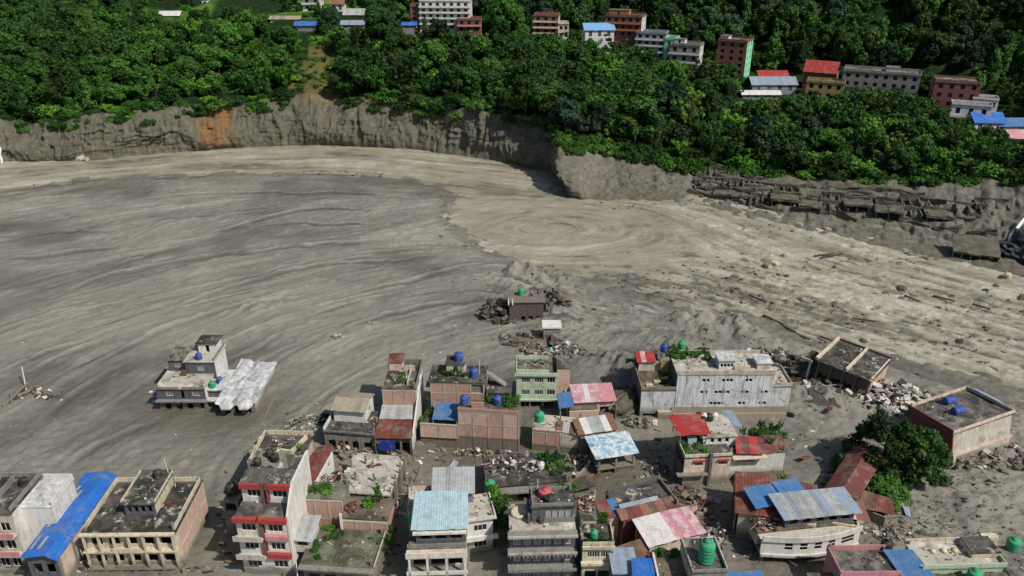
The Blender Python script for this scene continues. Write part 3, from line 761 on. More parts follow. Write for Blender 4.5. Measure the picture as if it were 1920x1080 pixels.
class Lines:
    def __init__(s):
        s.d = np.full(SH, 9.0, np.float32); s.sd = np.full(SH, 9.0, np.float32); s.a = np.zeros(SH, np.float32)
    def draw(s, pts_, amp, rad=2.4):
        n = len(pts_); k_ = int(rad / .4) + 1
        for i in range(n):
            x, y = pts_[i]; q0, q1 = pts_[max(0, i - 1)], pts_[min(n - 1, i + 1)]
            dx, dy = q1[0] - q0[0], q1[1] - q0[1]; L_ = math.hypot(dx, dy) + 1e-6; nx, ny = -dy / L_, dx / L_
            if ny < 0: nx, ny = -nx, -ny
            ci, cj = int((x + 222) / .4), int((y - 58) / .4)
            i0, i1, j0, j1 = max(0, ci - k_), min(SH[1], ci + k_), max(0, cj - k_), min(SH[0], cj + k_)
            if i0 >= i1 or j0 >= j1: continue
            X_ = -222 + .4 * np.arange(i0, i1)[None] - x; Y_ = 58 + .4 * np.arange(j0, j1)[:, None] - y
            D_ = np.hypot(X_, Y_); m_ = D_ < s.d[j0:j1, i0:i1]
            s.d[j0:j1, i0:i1][m_] = D_[m_]; s.sd[j0:j1, i0:i1][m_] = (X_ * nx + Y_ * ny)[m_]
            s.a[j0:j1, i0:i1][m_] = amp * math.sin(math.pi * min(.98, max(.02, i / (n - 1)))) ** .6
def trace(x, y, L, h=.3, sign=1):
    """follow the flow from a seed"""
    out = [(x, y)]; X_, Y_ = np.array([x]), np.array([y]); dx = dy = None
    for k in range(int(L / h)):
        u, v = float(samp(FX, X_, Y_)[0]), float(samp(FY, X_, Y_)[0]); l_ = math.hypot(u, v) + 1e-6; u, v = u / l_, v / l_
        if dx is not None and u * dx + v * dy < 0: u, v = -u, -v
        elif dx is None: u, v = u * sign, v * sign
        dx, dy = u, v
        X_ = X_ + h * u; Y_ = Y_ + h * v; out.append((float(X_[0]), float(Y_[0])))
    return out
rl = random.Random(19)
mudl = Lines()
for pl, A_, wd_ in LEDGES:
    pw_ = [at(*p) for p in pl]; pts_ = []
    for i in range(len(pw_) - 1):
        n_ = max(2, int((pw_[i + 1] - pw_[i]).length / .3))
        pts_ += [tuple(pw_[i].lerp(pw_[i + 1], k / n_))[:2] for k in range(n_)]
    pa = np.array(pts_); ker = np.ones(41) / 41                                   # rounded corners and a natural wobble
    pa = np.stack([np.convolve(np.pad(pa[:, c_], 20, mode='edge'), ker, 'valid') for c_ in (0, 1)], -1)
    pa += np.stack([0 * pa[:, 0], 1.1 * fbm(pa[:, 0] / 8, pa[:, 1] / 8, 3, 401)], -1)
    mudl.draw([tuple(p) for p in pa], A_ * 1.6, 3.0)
for k in range(64):
    c = at(rl.uniform(-40, 900), rl.uniform(345, 800) if rl.random() < .8 else rl.uniform(345, 480))
    if c[1] < 118: continue
    mudl.draw(trace(c[0], c[1], rl.uniform(8, 34)), rl.choice((-1, 1)) * rl.uniform(.15, .5), 2.2)
for k in range(40):
    c = at(rl.gauss(1080, 90), rl.gauss(590, 35)); mudl.draw(trace(c[0], c[1], rl.uniform(4, 14)), rl.choice((-1, 1)) * rl.uniform(.2, .6), 2.0)
watl = Lines()
for k in range(420):
    cx_, cy_ = rl.choice(((1400, 540), (1250, 530), (1560, 590), (1700, 600), (1820, 640), (1650, 540), (1500, 520), (1850, 580), (1400, 480), (1320, 560)))
    c = at(rl.gauss(cx_, 70), rl.gauss(cy_, 24)); watl.draw(trace(c[0], c[1], rl.uniform(1.2, 6.5), sign=rl.choice((-1, 1))), rl.uniform(.3, 1.0), 1.4)
for k in range(26):
    c = at(rl.gauss(1020, 130), rl.gauss(420, 32)); watl.draw(trace(c[0], c[1], rl.uniform(4, 16)), rl.uniform(.15, .4), 1.2)
for k in range(40):
    c = at(rl.uniform(0, 900), rl.uniform(285, 325)); watl.draw(trace(c[0], c[1], rl.uniform(5, 18)), rl.uniform(.1, .35), 1.2)
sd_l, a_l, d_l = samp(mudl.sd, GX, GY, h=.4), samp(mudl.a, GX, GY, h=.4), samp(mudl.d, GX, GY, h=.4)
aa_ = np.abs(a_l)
z += 1.5 * a_l * (0.5 * np.tanh(sd_l / .4) * np.exp(-(d_l / 1.6) ** 2)) + aa_ * .35 * np.exp(-((d_l) / .55) ** 2)
ledge_dark = np.clip(aa_ * 2.0, 0, 1) * (np.exp(-((sd_l + .6) / .7) ** 2) * np.exp(-(d_l / 1.6) ** 2) - .5 * np.exp(-((sd_l - .45) / .45) ** 2) * np.exp(-(d_l / 1.6) ** 2))  # wet mud and shade put into the colour along each ledge
# a scarp where the crust broke on the left flat
for a, b in (((165, 470), (240, 464)), ((240, 464), (245, 448)), ((300, 420), (460, 398)), ((390, 500), (520, 470))):
    A, B = at(*a), at(*b); d = (B - A); L = d.length; d /= L
    tpar = (GX - A[0]) * d[0] + (GY - A[1]) * d[1]; nper = -(GX - A[0]) * d[1] + (GY - A[1]) * d[0]
    z += 0.7 * np.exp(-((tpar - L / 2) / (L * .6)) ** 4) * (sstep(-.4, .4, -nper * np.sign(d[0])) - .5) * np.exp(-(nper / 5) ** 2)
base = -1.5 * sstep(-1.0, 9.0, sd + 2.5 * fbm(GX / 7, GY / 5, 3, 161)) + 0.5 * sstep(0, 6, -sd) - 0.06
z = base + z * (1 - 0.35 * sstep(0, 6, sd))
wet = np.clip(town * 0.95 + 0.5 * sstep(0.35, 1.0, -big - 0.35 * s3) * (1 - rough), 0, 1)
wet = np.maximum(wet, 0.5 * sstep(-5, 0, sd))
edge = np.exp(-(np.minimum(fr, 1 - fr) / 0.10) ** 2)
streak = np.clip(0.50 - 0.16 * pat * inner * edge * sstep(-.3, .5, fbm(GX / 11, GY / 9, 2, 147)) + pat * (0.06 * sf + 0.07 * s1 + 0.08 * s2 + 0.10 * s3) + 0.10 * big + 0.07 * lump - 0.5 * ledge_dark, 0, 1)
cb = at(200, 560)
bigm = np.clip(sstep(0.1, 0.9, big) * 0.5 + 0.5 * np.exp(-(((GX - cb[0]) / 70) ** 2 + ((GY - cb[1]) / 35) ** 2)), 0, 1)
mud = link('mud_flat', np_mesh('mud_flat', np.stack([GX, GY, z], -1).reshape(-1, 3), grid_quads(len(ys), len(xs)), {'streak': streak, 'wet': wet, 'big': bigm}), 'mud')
tag(mud, kind='structure')
def mud_z(x, y):
    j = int(np.clip(np.searchsorted(ys, y), 0, len(ys) - 1)); i = int(np.clip(round((x + 216) / 0.4), 0, len(xs) - 1))
    return float(z[j, i])

# river water sheet with standing waves
wx = np.arange(-214, 214.1, 0.55); wy = [118.0]
while wy[-1] < 336: wy.append(wy[-1] + 0.42 + 0.3 * (wy[-1] - 118) / 218)
wy = np.array(wy)
WX, WY = np.meshgrid(wx, wy)
wsd = sd_poly(WX, WY)
w1, w2, w3 = samp(L1, WX, WY), samp(L2, WX, WY), samp(L3, WX, WY)
px_ = 960 + FOC * WX / (WY * CP + CAM_H * SP)
chop = sstep(1180, 1420, px_)
pool = np.exp(-(((WX - SW[0]) / 40) ** 2 + ((WY - SW[1]) / 26) ** 2) ** 2)
ridg = 1 - np.abs(fbm(WX / 4.2 + 0.4 * w2, WY / 2.6, 4, 171))
rid2 = 0.45 - np.abs(fbm(WX / 3.4 + 0.5 * w2, WY / 1.9 + 0.3 * w1, 3, 175)); rid3 = 0.45 - np.abs(fbm(WX / 1.7, WY / 1.1 + .3 * w2, 2, 177))
w0 = samp(LF, WX, WY, h=0.4); lumpy_ = sstep(-.4, .5, fbm(WX / 14, WY / 9, 2, 179))
wav = chop * (0.12 * (ridg - 0.62) + 0.08 * w1 + 0.08 * w2 + (0.08 + .26 * lumpy_) * rid2 + (0.08 + .2 * lumpy_) * rid3 + 0.075 * w0) + (1 - chop) * (0.10 * rid2 + 0.07 * rid3)
wz = WATER_Z + (0.05 * w1 + 0.07 * w2 + 0.09 * w3) * (1 - .75 * pool) + wav + 0.05 * fbm(WX / 2.0, WY / 1.4, 3, 181) + 0.03 * pool * fbm(WX / 1.5, WY / 1.2, 2, 183)
wsd_, wa_, wd2 = samp(watl.sd, WX, WY, h=.4), samp(watl.a, WX, WY, h=.4), samp(watl.d, WX, WY, h=.4)
wz = wz + wa_ * .55 * np.exp(-((wsd_ - .3) / .45) ** 2) * np.exp(-(wd2 / 1.1) ** 2)
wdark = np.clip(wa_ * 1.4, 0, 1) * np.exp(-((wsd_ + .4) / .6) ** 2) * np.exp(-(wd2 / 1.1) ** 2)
foam = np.zeros_like(WX)
for px, py, rx, ry in [(1035, 352, 4, 3.5), (1020, 345, 5, 2), (832, 405, 1.0, 9), (838, 375, 2.5, 4), (848, 436, 4, 1.6), (880, 452, 4, 1.4), (915, 470, 4, 1.2)]:
    c = at(px, py); foam = np.maximum(foam, np.exp(-((WX - c[0]) / rx) ** 2 - ((WY - c[1]) / ry) ** 2) * sstep(-.1, .35, fbm(WX / 1.2, WY / .9, 3, 191)))
foam = np.maximum(foam, 0.3 * chop * sstep(0.8, 2.0, w1 + 0.8 * fbm(WX / 1.5, WY / 1.3, 3, 193)))
foam = np.maximum(foam, 0.22 * (1 - chop) * sstep(1.2, 2.4, w1 + .5 * w2))
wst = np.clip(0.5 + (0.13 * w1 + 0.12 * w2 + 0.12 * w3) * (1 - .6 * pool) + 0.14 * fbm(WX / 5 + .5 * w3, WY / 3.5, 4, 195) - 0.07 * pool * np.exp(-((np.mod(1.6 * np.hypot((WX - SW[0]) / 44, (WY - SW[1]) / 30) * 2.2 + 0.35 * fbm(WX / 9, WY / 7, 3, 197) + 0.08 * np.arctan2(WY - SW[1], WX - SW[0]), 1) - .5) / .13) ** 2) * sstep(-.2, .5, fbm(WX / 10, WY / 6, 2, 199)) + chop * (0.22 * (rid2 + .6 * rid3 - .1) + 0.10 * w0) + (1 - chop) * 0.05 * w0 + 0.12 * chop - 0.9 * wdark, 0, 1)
Qw = grid_quads(len(wy), len(wx)); keep = (wsd.ravel()[Qw] > -3).any(1)
Qw = Qw[keep]; used = np.unique(Qw); remap = np.full(WX.size, -1); remap[used] = np.arange(len(used))
riv = link('river', np_mesh('river', np.stack([WX, WY, wz], -1).reshape(-1, 3)[used], remap[Qw], {'streak': wst.ravel()[used], 'foam': foam.ravel()[used]}), 'river')
tag(riv, kind='structure')

# ================================================================== VEGETATION
def leaf_cloud(centers, radii, n_each, size, seed, droop=0.0, flat=1.0):
    """leaf clumps: small faces on the shells of many small balls, turned outward with scatter"""
    r = np.random.default_rng(seed); V = []
    for c, R, n in zip(centers, radii, n_each):
        d = r.normal(size=(n, 3)); d /= np.linalg.norm(d, axis=1, keepdims=True)
        rad = R * r.uniform(0.55, 1.08, (n, 1))
        p = np.array(c) + d * rad * np.array([1, 1, flat])
        nn = d + r.normal(size=(n, 3)) * 0.45 + np.array([0, 0, 0.35]); nn /= np.linalg.norm(nn, axis=1, keepdims=True)
        a = np.cross(nn, r.normal(size=(n, 3))); a /= np.linalg.norm(a, axis=1, keepdims=True) + 1e-6
        b = np.cross(nn, a)
        if droop: b = b * (1 - droop) + np.array([0, 0, -1]) * droop
        s = size * r.uniform(0.6, 1.35, (n, 1))
        V.append(np.stack([p - a * s * .5, p + b * s * .7 * 0 - b * s * .55, p + a * s * .5, p + b * s * .8], 1))
    V = np.concatenate(V).reshape(-1, 3)
    return V, np.arange(len(V)).reshape(-1, 4)
def crown_mesh(name, mat, kind, seed):
    r = np.random.default_rng(seed)
    C, R, N = [], [], []
    if kind == 'broad':                       # unit height about 1.0, width about 1.0
        for k in range(26):
            t = r.uniform(0, 2 * math.pi); h = r.uniform(0, 1); rr = 0.40 * math.sqrt(r.uniform(0.1, 1)) * (1.0 - 0.55 * h ** 2)
            C.append((rr * math.cos(t), rr * math.sin(t), 0.30 + 0.55 * h)); R.append(r.uniform(0.09, 0.19)); N.append(110)
        V, Q = leaf_cloud(C, R, N, 0.058, seed, 0.0, 0.8)
    elif kind == 'tall':
        for k in range(26):
            t = r.uniform(0, 2 * math.pi); h = k / 26; rr = 0.17 * math.sqrt(r.uniform(0, 1)) * (1.15 - 0.75 * h)
            C.append((rr * math.cos(t), rr * math.sin(t), 0.16 + 0.80 * h)); R.append(r.uniform(0.06, 0.12) * (1.2 - .5 * h)); N.append(60)
        V, Q = leaf_cloud(C, R, N, 0.05, seed, 0.25, 1.1)
    elif kind == 'open':                      # ragged crown of separate leafy limbs
        for k in range(13):
            t = r.uniform(0, 2 * math.pi); h = r.uniform(0.25, 1); rr = r.uniform(.1, .48)
            for j in range(3):
                f = .6 + .4 * j / 2
                C.append((rr * f * math.cos(t) + r.normal() * .03, rr * f * math.sin(t) + r.normal() * .03, .25 + .72 * h * f)); R.append(r.uniform(.05, .10)); N.append(34)
        V, Q = leaf_cloud(C, R, N, 0.06, seed, 0.15, 0.7)
    elif kind == 'bamboo':                    # arching feathery culms
        for k in range(16):
            t = r.uniform(0, 2 * math.pi); L = r.uniform(.7, 1.0); lean = r.uniform(.15, .5)
            for j in range(5):
                f = 0.35 + 0.65 * j / 4
                C.append((lean * f ** 2 * math.cos(t), lean * f ** 2 * math.sin(t), L * (f - 0.22 * f ** 4))); R.append(0.055 + 0.05 * math.sin(math.pi * min(1, f))); N.append(24)
        V, Q = leaf_cloud(C, R, N, 0.07, seed, 0.45)
    else:                                     # bush
        for k in range(16):
            t = r.uniform(0, 2 * math.pi); rr = 0.42 * math.sqrt(r.uniform(0, 1)); h = r.uniform(0, 1) * (1 - (rr / .5) ** 2)
            C.append((rr * math.cos(t), rr * math.sin(t), 0.08 + 0.50 * h)); R.append(r.uniform(0.10, 0.2)); N.append(55)
        V, Q = leaf_cloud(C, R, N, 0.085, seed, 0.2)
    m = np_mesh(name, V, Q, None, False); m.materials.append(M[mat]); return m
def trunk_mesh(name, seed, H=0.75, r0=0.028, limbs=6):
    r = random.Random(seed); V, F = [], []
    def add(p, a, q_, b, n=6):
        v, f = tube_data(p, a, q_, b, n); o = len(V); V.extend(v); F.extend(tuple(i + o for i in g) for g in f)
    p = Vector((0, 0, -0.08)); top_ = Vector((r.uniform(-.03, .03), r.uniform(-.03, .03), H))
    mid = p.lerp(top_, .5) + Vector((r.uniform(-.02, .02), r.uniform(-.02, .02), 0))
    add(p, r0, mid, r0 * .75); add(mid, r0 * .75, top_, r0 * .3)
    for k in range(limbs):
        f = r.uniform(.35, .9); b = p.lerp(top_, f); t = r.uniform(0, 6.28); L = r.uniform(.15, .32)
        add(b, r0 * .4, b + Vector((L * math.cos(t), L * math.sin(t), L * .7)), r0 * .12, 5)
    m = pymesh(name, V, F); m.materials.append(M['bark']); return m
KINDS = [('broad', 'leaf_dark', 1), ('broad', 'leaf_dark', 2), ('broad', 'leaf_mid', 3), ('broad', 'leaf_slate', 4), ('tall', 'leaf_dark', 5), ('tall', 'leaf_mid', 6), ('bamboo', 'leaf_bright', 7), ('bamboo', 'leaf_mid', 8),
         ('bush', 'leaf_bright', 9), ('bush', 'leaf_mid', 10), ('bush', 'leaf_dry', 11), ('bush', 'leaf_dark', 12),
         ('open', 'leaf_olive', 13), ('open', 'leaf_mid', 14), ('open', 'leaf_dark', 15), ('broad', 'leaf_olive', 16), ('bamboo', 'leaf_olive', 17)]
CROWN = [crown_mesh('crown_%s' % k, m, k, s) for k, m, s in KINDS]
TRUNK = [trunk_mesh('trunk_%d' % s, s, 0.75 if k != 'bush' else 0.4, 0.028 if k != 'tall' else 0.016, 6) for k, m, s in KINDS]
KNAME = {'broad': 'broadleaf_tree', 'tall': 'slender_tree', 'bamboo': 'bamboo_clump', 'bush': 'bush', 'open': 'ragged_tree'}
KCAT = {'broad': 'tree', 'tall': 'tree', 'bamboo': 'bamboo', 'bush': 'bush', 'open': 'tree'}
def tree(k, loc, size, width, rz, label, group):
    e = empty(KNAME[KINDS[k][0]], loc, rz); e.scale = (width, width, size)
    tag(e, label, KCAT[KINDS[k][0]], group)
    link('trunk', TRUNK[k], None, e); link('crown', CROWN[k], None, e)
    return e

# village buildings on the bench: footprint list first so trees keep clear  (px0, px1, ytop, ybase, distance)
HB = [(788, 882, 3, 56, 402), (858, 902, 38, 60, 396), (1000, 1046, 30, 74, 394), (1046, 1066, 46, 72, 392), (1097, 1152, 48, 70, 385), (1133, 1202, 30, 68, 392), (1190, 1245, 62, 108, 384), (1242, 1262, 74, 130, 378), (1252, 1308, 84, 132, 374),
      (1340, 1394, 76, 138, 372), (1423, 1476, 137, 152, 362), (1410, 1492, 150, 172, 354), (1392, 1462, 174, 184, 346), (1505, 1560, 117, 156, 362), (1508, 1574, 153, 184, 350), (1572, 1702, 133, 190, 350),
      (1740, 1816, 153, 216, 330), (1775, 1842, 196, 238, 320), (1815, 1858, 186, 222, 324), (1825, 1880, 218, 248, 312), (1870, 1925, 228, 250, 312), (1890, 1930, 250, 278, 300), (1700, 1716, 165, 184, 345),
      (300, 337, 24, 38, 420), (436, 490, 4, 18, 450), (568, 602, -16, 20, 430), (507, 562, 33, 42, 412), (553, 592, 44, 56, 402), (645, 682, 20, 40, 420), (640, 682, 42, 54, 402), (754, 780, 45, 53, 398), (620, 645, 0, 20, 430), (770, 795, 12, 40, 404), (380, 390, 0, 15, 440)]
def blocked(px, top_py, dist, halfw):
    for a, b, t, bb, D in HB:
        if a - halfw < px < b + halfw and dist < D + 5 and top_py < bb - (bb - t) * 0.52 and dist > D - 160: return True
        if a - halfw - 3 < px < b + halfw + 3 and abs(dist - D - 5) < 11: return True
    return False
cand = []
cell = {}
rt = random.Random(5)
PROP = []
for k in range(26):                                                   # big trees crowding the spur above the bend
    PROP.append((rt.uniform(985, 1125), rt.uniform(.01, .2), rt.choice((0, 1, 3, 2)), rt.uniform(12, 18), rt.uniform(11, 16), 5))
for it in range(95000):
    t = rt.uniform(-160, 2080); z_ = rt.random()
    dry = 552 < t < 638
    if z_ < 0.10:                                                     # brink bushes
        v = rt.uniform(0.0, 0.05)
        if dry: k = 10; sz = rt.uniform(2, 3.5)
        elif vnoise(np.array(t / 26.), np.array(1.7), 317) > .12: continue
        else: k = rt.choice((8, 9, 9, 11, 11, 6, 14)); sz = rt.uniform(2.8, 7.0)
        PROP.append((t, v, k, sz, sz * rt.uniform(1.1, 1.6), 2.5))
    elif z_ < 0.45:                                                   # slope between brink and village
        v = rt.uniform(0.03, 1.0)
        if dry and v < 0.62:
            if rt.random() < .5: PROP.append((t, v, rt.choice((10, 10, 9, 9, 12, 8)), rt.uniform(1.5, 3.4), rt.uniform(2, 4), 2.2))
            continue
        if t < 552:
            k = rt.choice((2, 0, 6, 7, 9, 8, 13, 2, 5, 8, 16, 12)) if t > 250 or v < .3 else rt.choice((2, 0, 7, 15, 9, 12, 13, 0, 16))
            sz = rt.uniform(7, 14)
        elif t < 1075:
            k = rt.choice((0, 1, 14, 3, 2, 1, 9, 8, 5, 13, 14)); sz = rt.uniform(9, 19)
        else:
            k = rt.choice((2, 9, 8, 6, 7, 8, 0, 3, 13, 1, 12, 16, 14)); sz = rt.uniform(6.5, 12) if rt.random() < .65 else rt.uniform(12, 19)
        if KINDS[k][0] == 'bush': sz *= .65
        wd = sz * rt.uniform(.8, 1.25) * (1.3 if KINDS[k][0] == 'bush' else 1)
        PROP.append((t, v, k, sz, wd, max(2.6, wd * 0.50)))
    else:                                                             # behind the village and up the mountain
        v = 1.0 + rt.random() ** 2.0 * 0.98
        if t < 620 and vnoise(np.array(t / 45.), np.array(v * 14.), 85) > -.15: continue
        k = rt.choice((4, 4, 0, 14, 11, 3, 5, 4, 13)) if t > 760 else rt.choice((0, 2, 9, 5, 1, 8))
        sz = rt.uniform(11, 20) if t > 760 else rt.uniform(4, 9)
        if KINDS[k][0] == 'bush': sz *= .55
        wd = sz * rt.uniform(.75, 1.1)
        PROP.append((t, v, k, sz, wd, max(2.6, wd * .36)))
PP = hill_pt(np.array([p[0] for p in PROP]), np.array([p[1] for p in PROP]))
for (t, v, k, size, width, gap), p in zip(PROP, PP.tolist()):
    px, py = proj(*p); tx, ty = proj(p[0], p[1], p[2] + size * 0.92)
    if px < -140 or px > 2060 or ty > 420 or py < -110: continue
    key = (int(p[0] // 7), int(p[1] // 7)); hit = False
    for i in (-1, 0, 1):
        for j in (-1, 0, 1):
            for (x, y, g) in cell.get((key[0] + i, key[1] + j), ()):
                if (x - p[0]) ** 2 + (y - p[1]) ** 2 < (0.5 * (g + gap)) ** 2: hit = True
    if hit: continue
    d = p[1] * CP - (p[2] - CAM_H) * SP
    if blocked(px, ty, p[1], width * .42 * FOC / d): continue
    cell.setdefault(key, []).append((p[0], p[1], gap))
    cand.append((p, px, py, ty, k, size, width, v, t))
def zone(c):
    p, px, py, ty, k, size, width, v, t = c
    if v > 1.0: return 2
    return 0 if v < 0.06 else 1
vis = [c for c in cand if -10 < c[1] < 1930 and c[2] > 12 and zone(c) < 2]
vis.sort(key=lambda c: -(c[5] * c[6]) / (c[0][1] ** 2) * (1.6 if c[7] < .3 else 1.0))
WHERE = [(-1, 90, 'at the far left'), (90, 230, 'near the pale left cliff end'), (230, 355, 'left of the orange soil patch'), (355, 455, 'above the orange soil patch'), (455, 552, 'left of the dry landslip scar'),
         (552, 640, 'by the dry landslip scar'), (640, 740, 'just right of the dry scar'), (740, 900, 'below the white many-storey house'), (900, 1000, 'left of the brown house'), (1000, 1080, 'below the brown house at the bend'),
         (1080, 1200, 'above the mud spur'), (1200, 1330, 'below the mint house'), (1330, 1420, 'below the maroon and green house'), (1420, 1500, 'below the pale tin roofs'), (1500, 1580, 'below the yellow house'),
         (1580, 1710, 'below the long grey block'), (1710, 1800, 'below the pink-red block'), (1800, 1870, 'beside the small terraced field'), (1870, 2100, 'at the far right')]
def tree_label(kk, mat, size, v, t):
    place = next(n for a, b, n in WHERE if a <= max(0, t) < b)
    col = {'leaf_dark': 'dark green', 'leaf_mid': 'mid green', 'leaf_slate': 'bluish green', 'leaf_bright': 'light green', 'leaf_dry': 'straw-coloured', 'leaf_olive': 'olive'}[mat]
    big_ = {'broad': 13, 'tall': 11, 'bamboo': 10.5, 'bush': 6, 'open': 12}[kk]
    sz = 'large ' if size > big_ * 1.15 else 'small ' if size < big_ * .8 else ''
    nm = {'broad': 'broadleaf tree', 'tall': 'slim tree', 'bamboo': 'bamboo clump', 'bush': 'bush', 'open': 'ragged tree'}[kk]
    lev = 'on the cliff brink' if v < .06 else 'low on the slope' if v < .35 else 'halfway up the slope' if v < .7 else 'high on the slope'
    return '%s%s %s %s %s' % (sz, col, nm, lev, place)
cnt = {}
rest = []
indiv = []
for c in vis:
    kk = KINDS[c[4]][0]
    if cnt.get(kk, 0) < {'tall': 60, 'open': 90}.get(kk, 130): cnt[kk] = cnt.get(kk, 0) + 1; indiv.append(c)
ids = set(id(c) for c in indiv)
rest = [c for c in cand if id(c) not in ids]
for c in indiv:
    p, px, py, ty, k, size, width, v, t = c
    kk = KINDS[k][0]; side = 'l' if t < 640 else 'a' if t < 1080 else 'b'
    lab = tree_label(kk, KINDS[k][1], size, v, t)
    grp = {'l': 'left slope ', 'a': 'cliff-top wood ', 'b': 'right slope '}[side] + {'broad': 'broadleaf trees', 'tall': 'slim trees', 'bamboo': 'bamboo clumps', 'bush': 'bushes', 'open': 'ragged trees'}[kk]
    tree(k, (p[0], p[1], p[2] - .2), size, width, rt.uniform(0, 6.28), lab, grp)
# the rest of the wood: one scattered mass that instances the crowns above
# creepers and bushes hanging over the brink
for it in range(420):
    t = rt.uniform(-100, 2000)
    if 548 < t < 645 or vnoise(np.array(t / 38.), np.array(3.3), 311) < -.25: continue
    v_ = rt.uniform(.74, 1.0) if t < 1045 else rt.uniform(.93, 1.0)
    p = cliff_pt(t, v_); px, py = proj(*p); sz = rt.uniform(2.2, 4.6)
    rest.append((tuple(p), px, py, py, rt.choice((9, 8, 9, 11, 11, 7)), sz, sz * rt.uniform(.9, 1.5), .01, t))
pts = np.array([(c[0][0], c[0][1], c[0][2] - .3) for c in rest])
fm = bpy.data.meshes.new('forest')
fm.vertices.add(len(pts)); fm.vertices.foreach_set('co', pts.astype(np.float32).ravel())
for nm, arr in (('sz', [c[5] for c in rest]), ('wd', [c[6] for c in rest]), ('rot', [rt.uniform(0, 6.28) for c in rest])):
    a_ = fm.attributes.new(nm, 'FLOAT', 'POINT'); a_.data.foreach_set('value', np.array(arr, np.float32))
a_ = fm.attributes.new('kind', 'INT', 'POINT'); a_.data.foreach_set('value', np.array([c[4] for c in rest], np.int32))
forest = link('forest', fm)
tag(forest, 'dense mass of dark trees covering the mountain behind the village', 'forest', kind='stuff')
ng = bpy.data.node_groups.new('forest_scatter', 'GeometryNodeTree')
ng.interface.new_socket('Geometry', in_out='INPUT', socket_type='NodeSocketGeometry'); ng.interface.new_socket('Geometry', in_out='OUTPUT', socket_type='NodeSocketGeometry')
gi, go_ = ng.nodes.new('NodeGroupInput'), ng.nodes.new('NodeGroupOutput')
join = ng.nodes.new('GeometryNodeJoinGeometry')
def named(nm, typ='FLOAT'):
    x = ng.nodes.new('GeometryNodeInputNamedAttribute'); x.data_type = typ; x.inputs[0].default_value = nm
    return x.outputs[0]
for k in range(len(KINDS)):
    src = next((o for o in COL.objects if o.name.startswith('crown') and o.data is CROWN[k]), None)
    if src is None: continue
    oi = ng.nodes.new('GeometryNodeObjectInfo'); oi.inputs['Object'].default_value = src; oi.inputs['As Instance'].default_value = True; oi.transform_space = 'ORIGINAL'
    iop = ng.nodes.new('GeometryNodeInstanceOnPoints')
    cmp_ = ng.nodes.new('FunctionNodeCompare'); cmp_.data_type = 'INT'; cmp_.operation = 'EQUAL'; 
    ia = [i for i in cmp_.inputs if i.type == 'INT']
    ng.links.new(named('kind', 'INT'), ia[0]); ia[1].default_value = k
    cb_ = ng.nodes.new('ShaderNodeCombineXYZ'); w_ = named('wd')
    ng.links.new(w_, cb_.inputs[0]); ng.links.new(w_, cb_.inputs[1]); ng.links.new(named('sz'), cb_.inputs[2])
    cr = ng.nodes.new('ShaderNodeCombineXYZ'); ng.links.new(named('rot'), cr.inputs[2])
    ng.links.new(gi.outputs[0], iop.inputs['Points']); ng.links.new(cmp_.outputs[0], iop.inputs['Selection']); ng.links.new(oi.outputs['Geometry'], iop.inputs['Instance'])
    ng.links.new(cr.outputs[0], iop.inputs['Rotation']); ng.links.new(cb_.outputs[0], iop.inputs['Scale'])
    ng.links.new(iop.outputs[0], join.inputs[0])
ng.links.new(join.outputs[0], go_.inputs[0])
md = forest.modifiers.new('scatter', 'NODES'); md.node_group = ng
print('TREES', len(indiv), len(rest), cnt)

# ================================================================== SMALL THINGS USED IN THE TOWN
def tank(loc, mat, label, r=0.62, hgt=1.25, stand=0.0, rz=0.0, tilt=(0, 0), group='rooftop water tanks'):
    e = empty('water_tank', loc, rz, tilt); tag(e, label, 'water tank', group)
    pr = [(r * .98, 0)]
    for k in range(5):
        zc = hgt * (k + .5) / 5 * .82
        pr += [(r, zc - .06), (r * 1.04, zc), (r, zc + .06)]
    pr += [(r, hgt * .84), (r * .8, hgt * .93), (r * .42, hgt * .97), (r * .42, hgt)]
    b = link('body', lathe_mesh('tank_body', [(a, z_ + stand) for a, z_ in pr], 14), mat, e)
    link('lid', lathe_mesh('tank_lid', [(r * .45, hgt + stand + .002), (r * .45, hgt + stand + .06), (r * .1, hgt + stand + .1)], 12), mat, e)
    if stand > .05:
        for sx in (-1, 1):
            for sy in (-1, 1): link('leg', box_mesh('leg', sx * r * .7 - .06, sx * r * .7 + .06, sy * r * .7 - .06, sy * r * .7 + .06, -.1, stand - .062), 'steel', e)
        link('platform', box_mesh('platform', -r, r, -r, r, stand - .06, stand - .003), 'steel', e)
    return e
PLANT = {}
def plant(loc, size, width, label, mat='leaf_bright', kind='bush', group=None):
    if mat == 'leaf_bright': mat = rng.choice(('leaf_bright', 'leaf_mid', 'leaf_olive', 'leaf_mid'))
    if kind == 'bush' and rng.random() < .3: kind = 'open'; size *= 1.2
    size *= rng.uniform(.75, 1.25); width *= rng.uniform(.75, 1.2)
    key = (mat, kind, rng.randrange(3))
    if key not in PLANT:
        PLANT[key] = (crown_mesh('plant_%s_%s' % (mat, kind), mat, kind, 300 + len(PLANT)), trunk_mesh('plant_stem', 400 + len(PLANT), .4, .03, 4))
    e = empty('shrub', loc, rng.uniform(0, 6.28)); e.scale = (width, width, size); tag(e, label, 'shrub', group)
    link('stem', PLANT[key][1], None, e); link('foliage', PLANT[key][0], None, e)
    return e
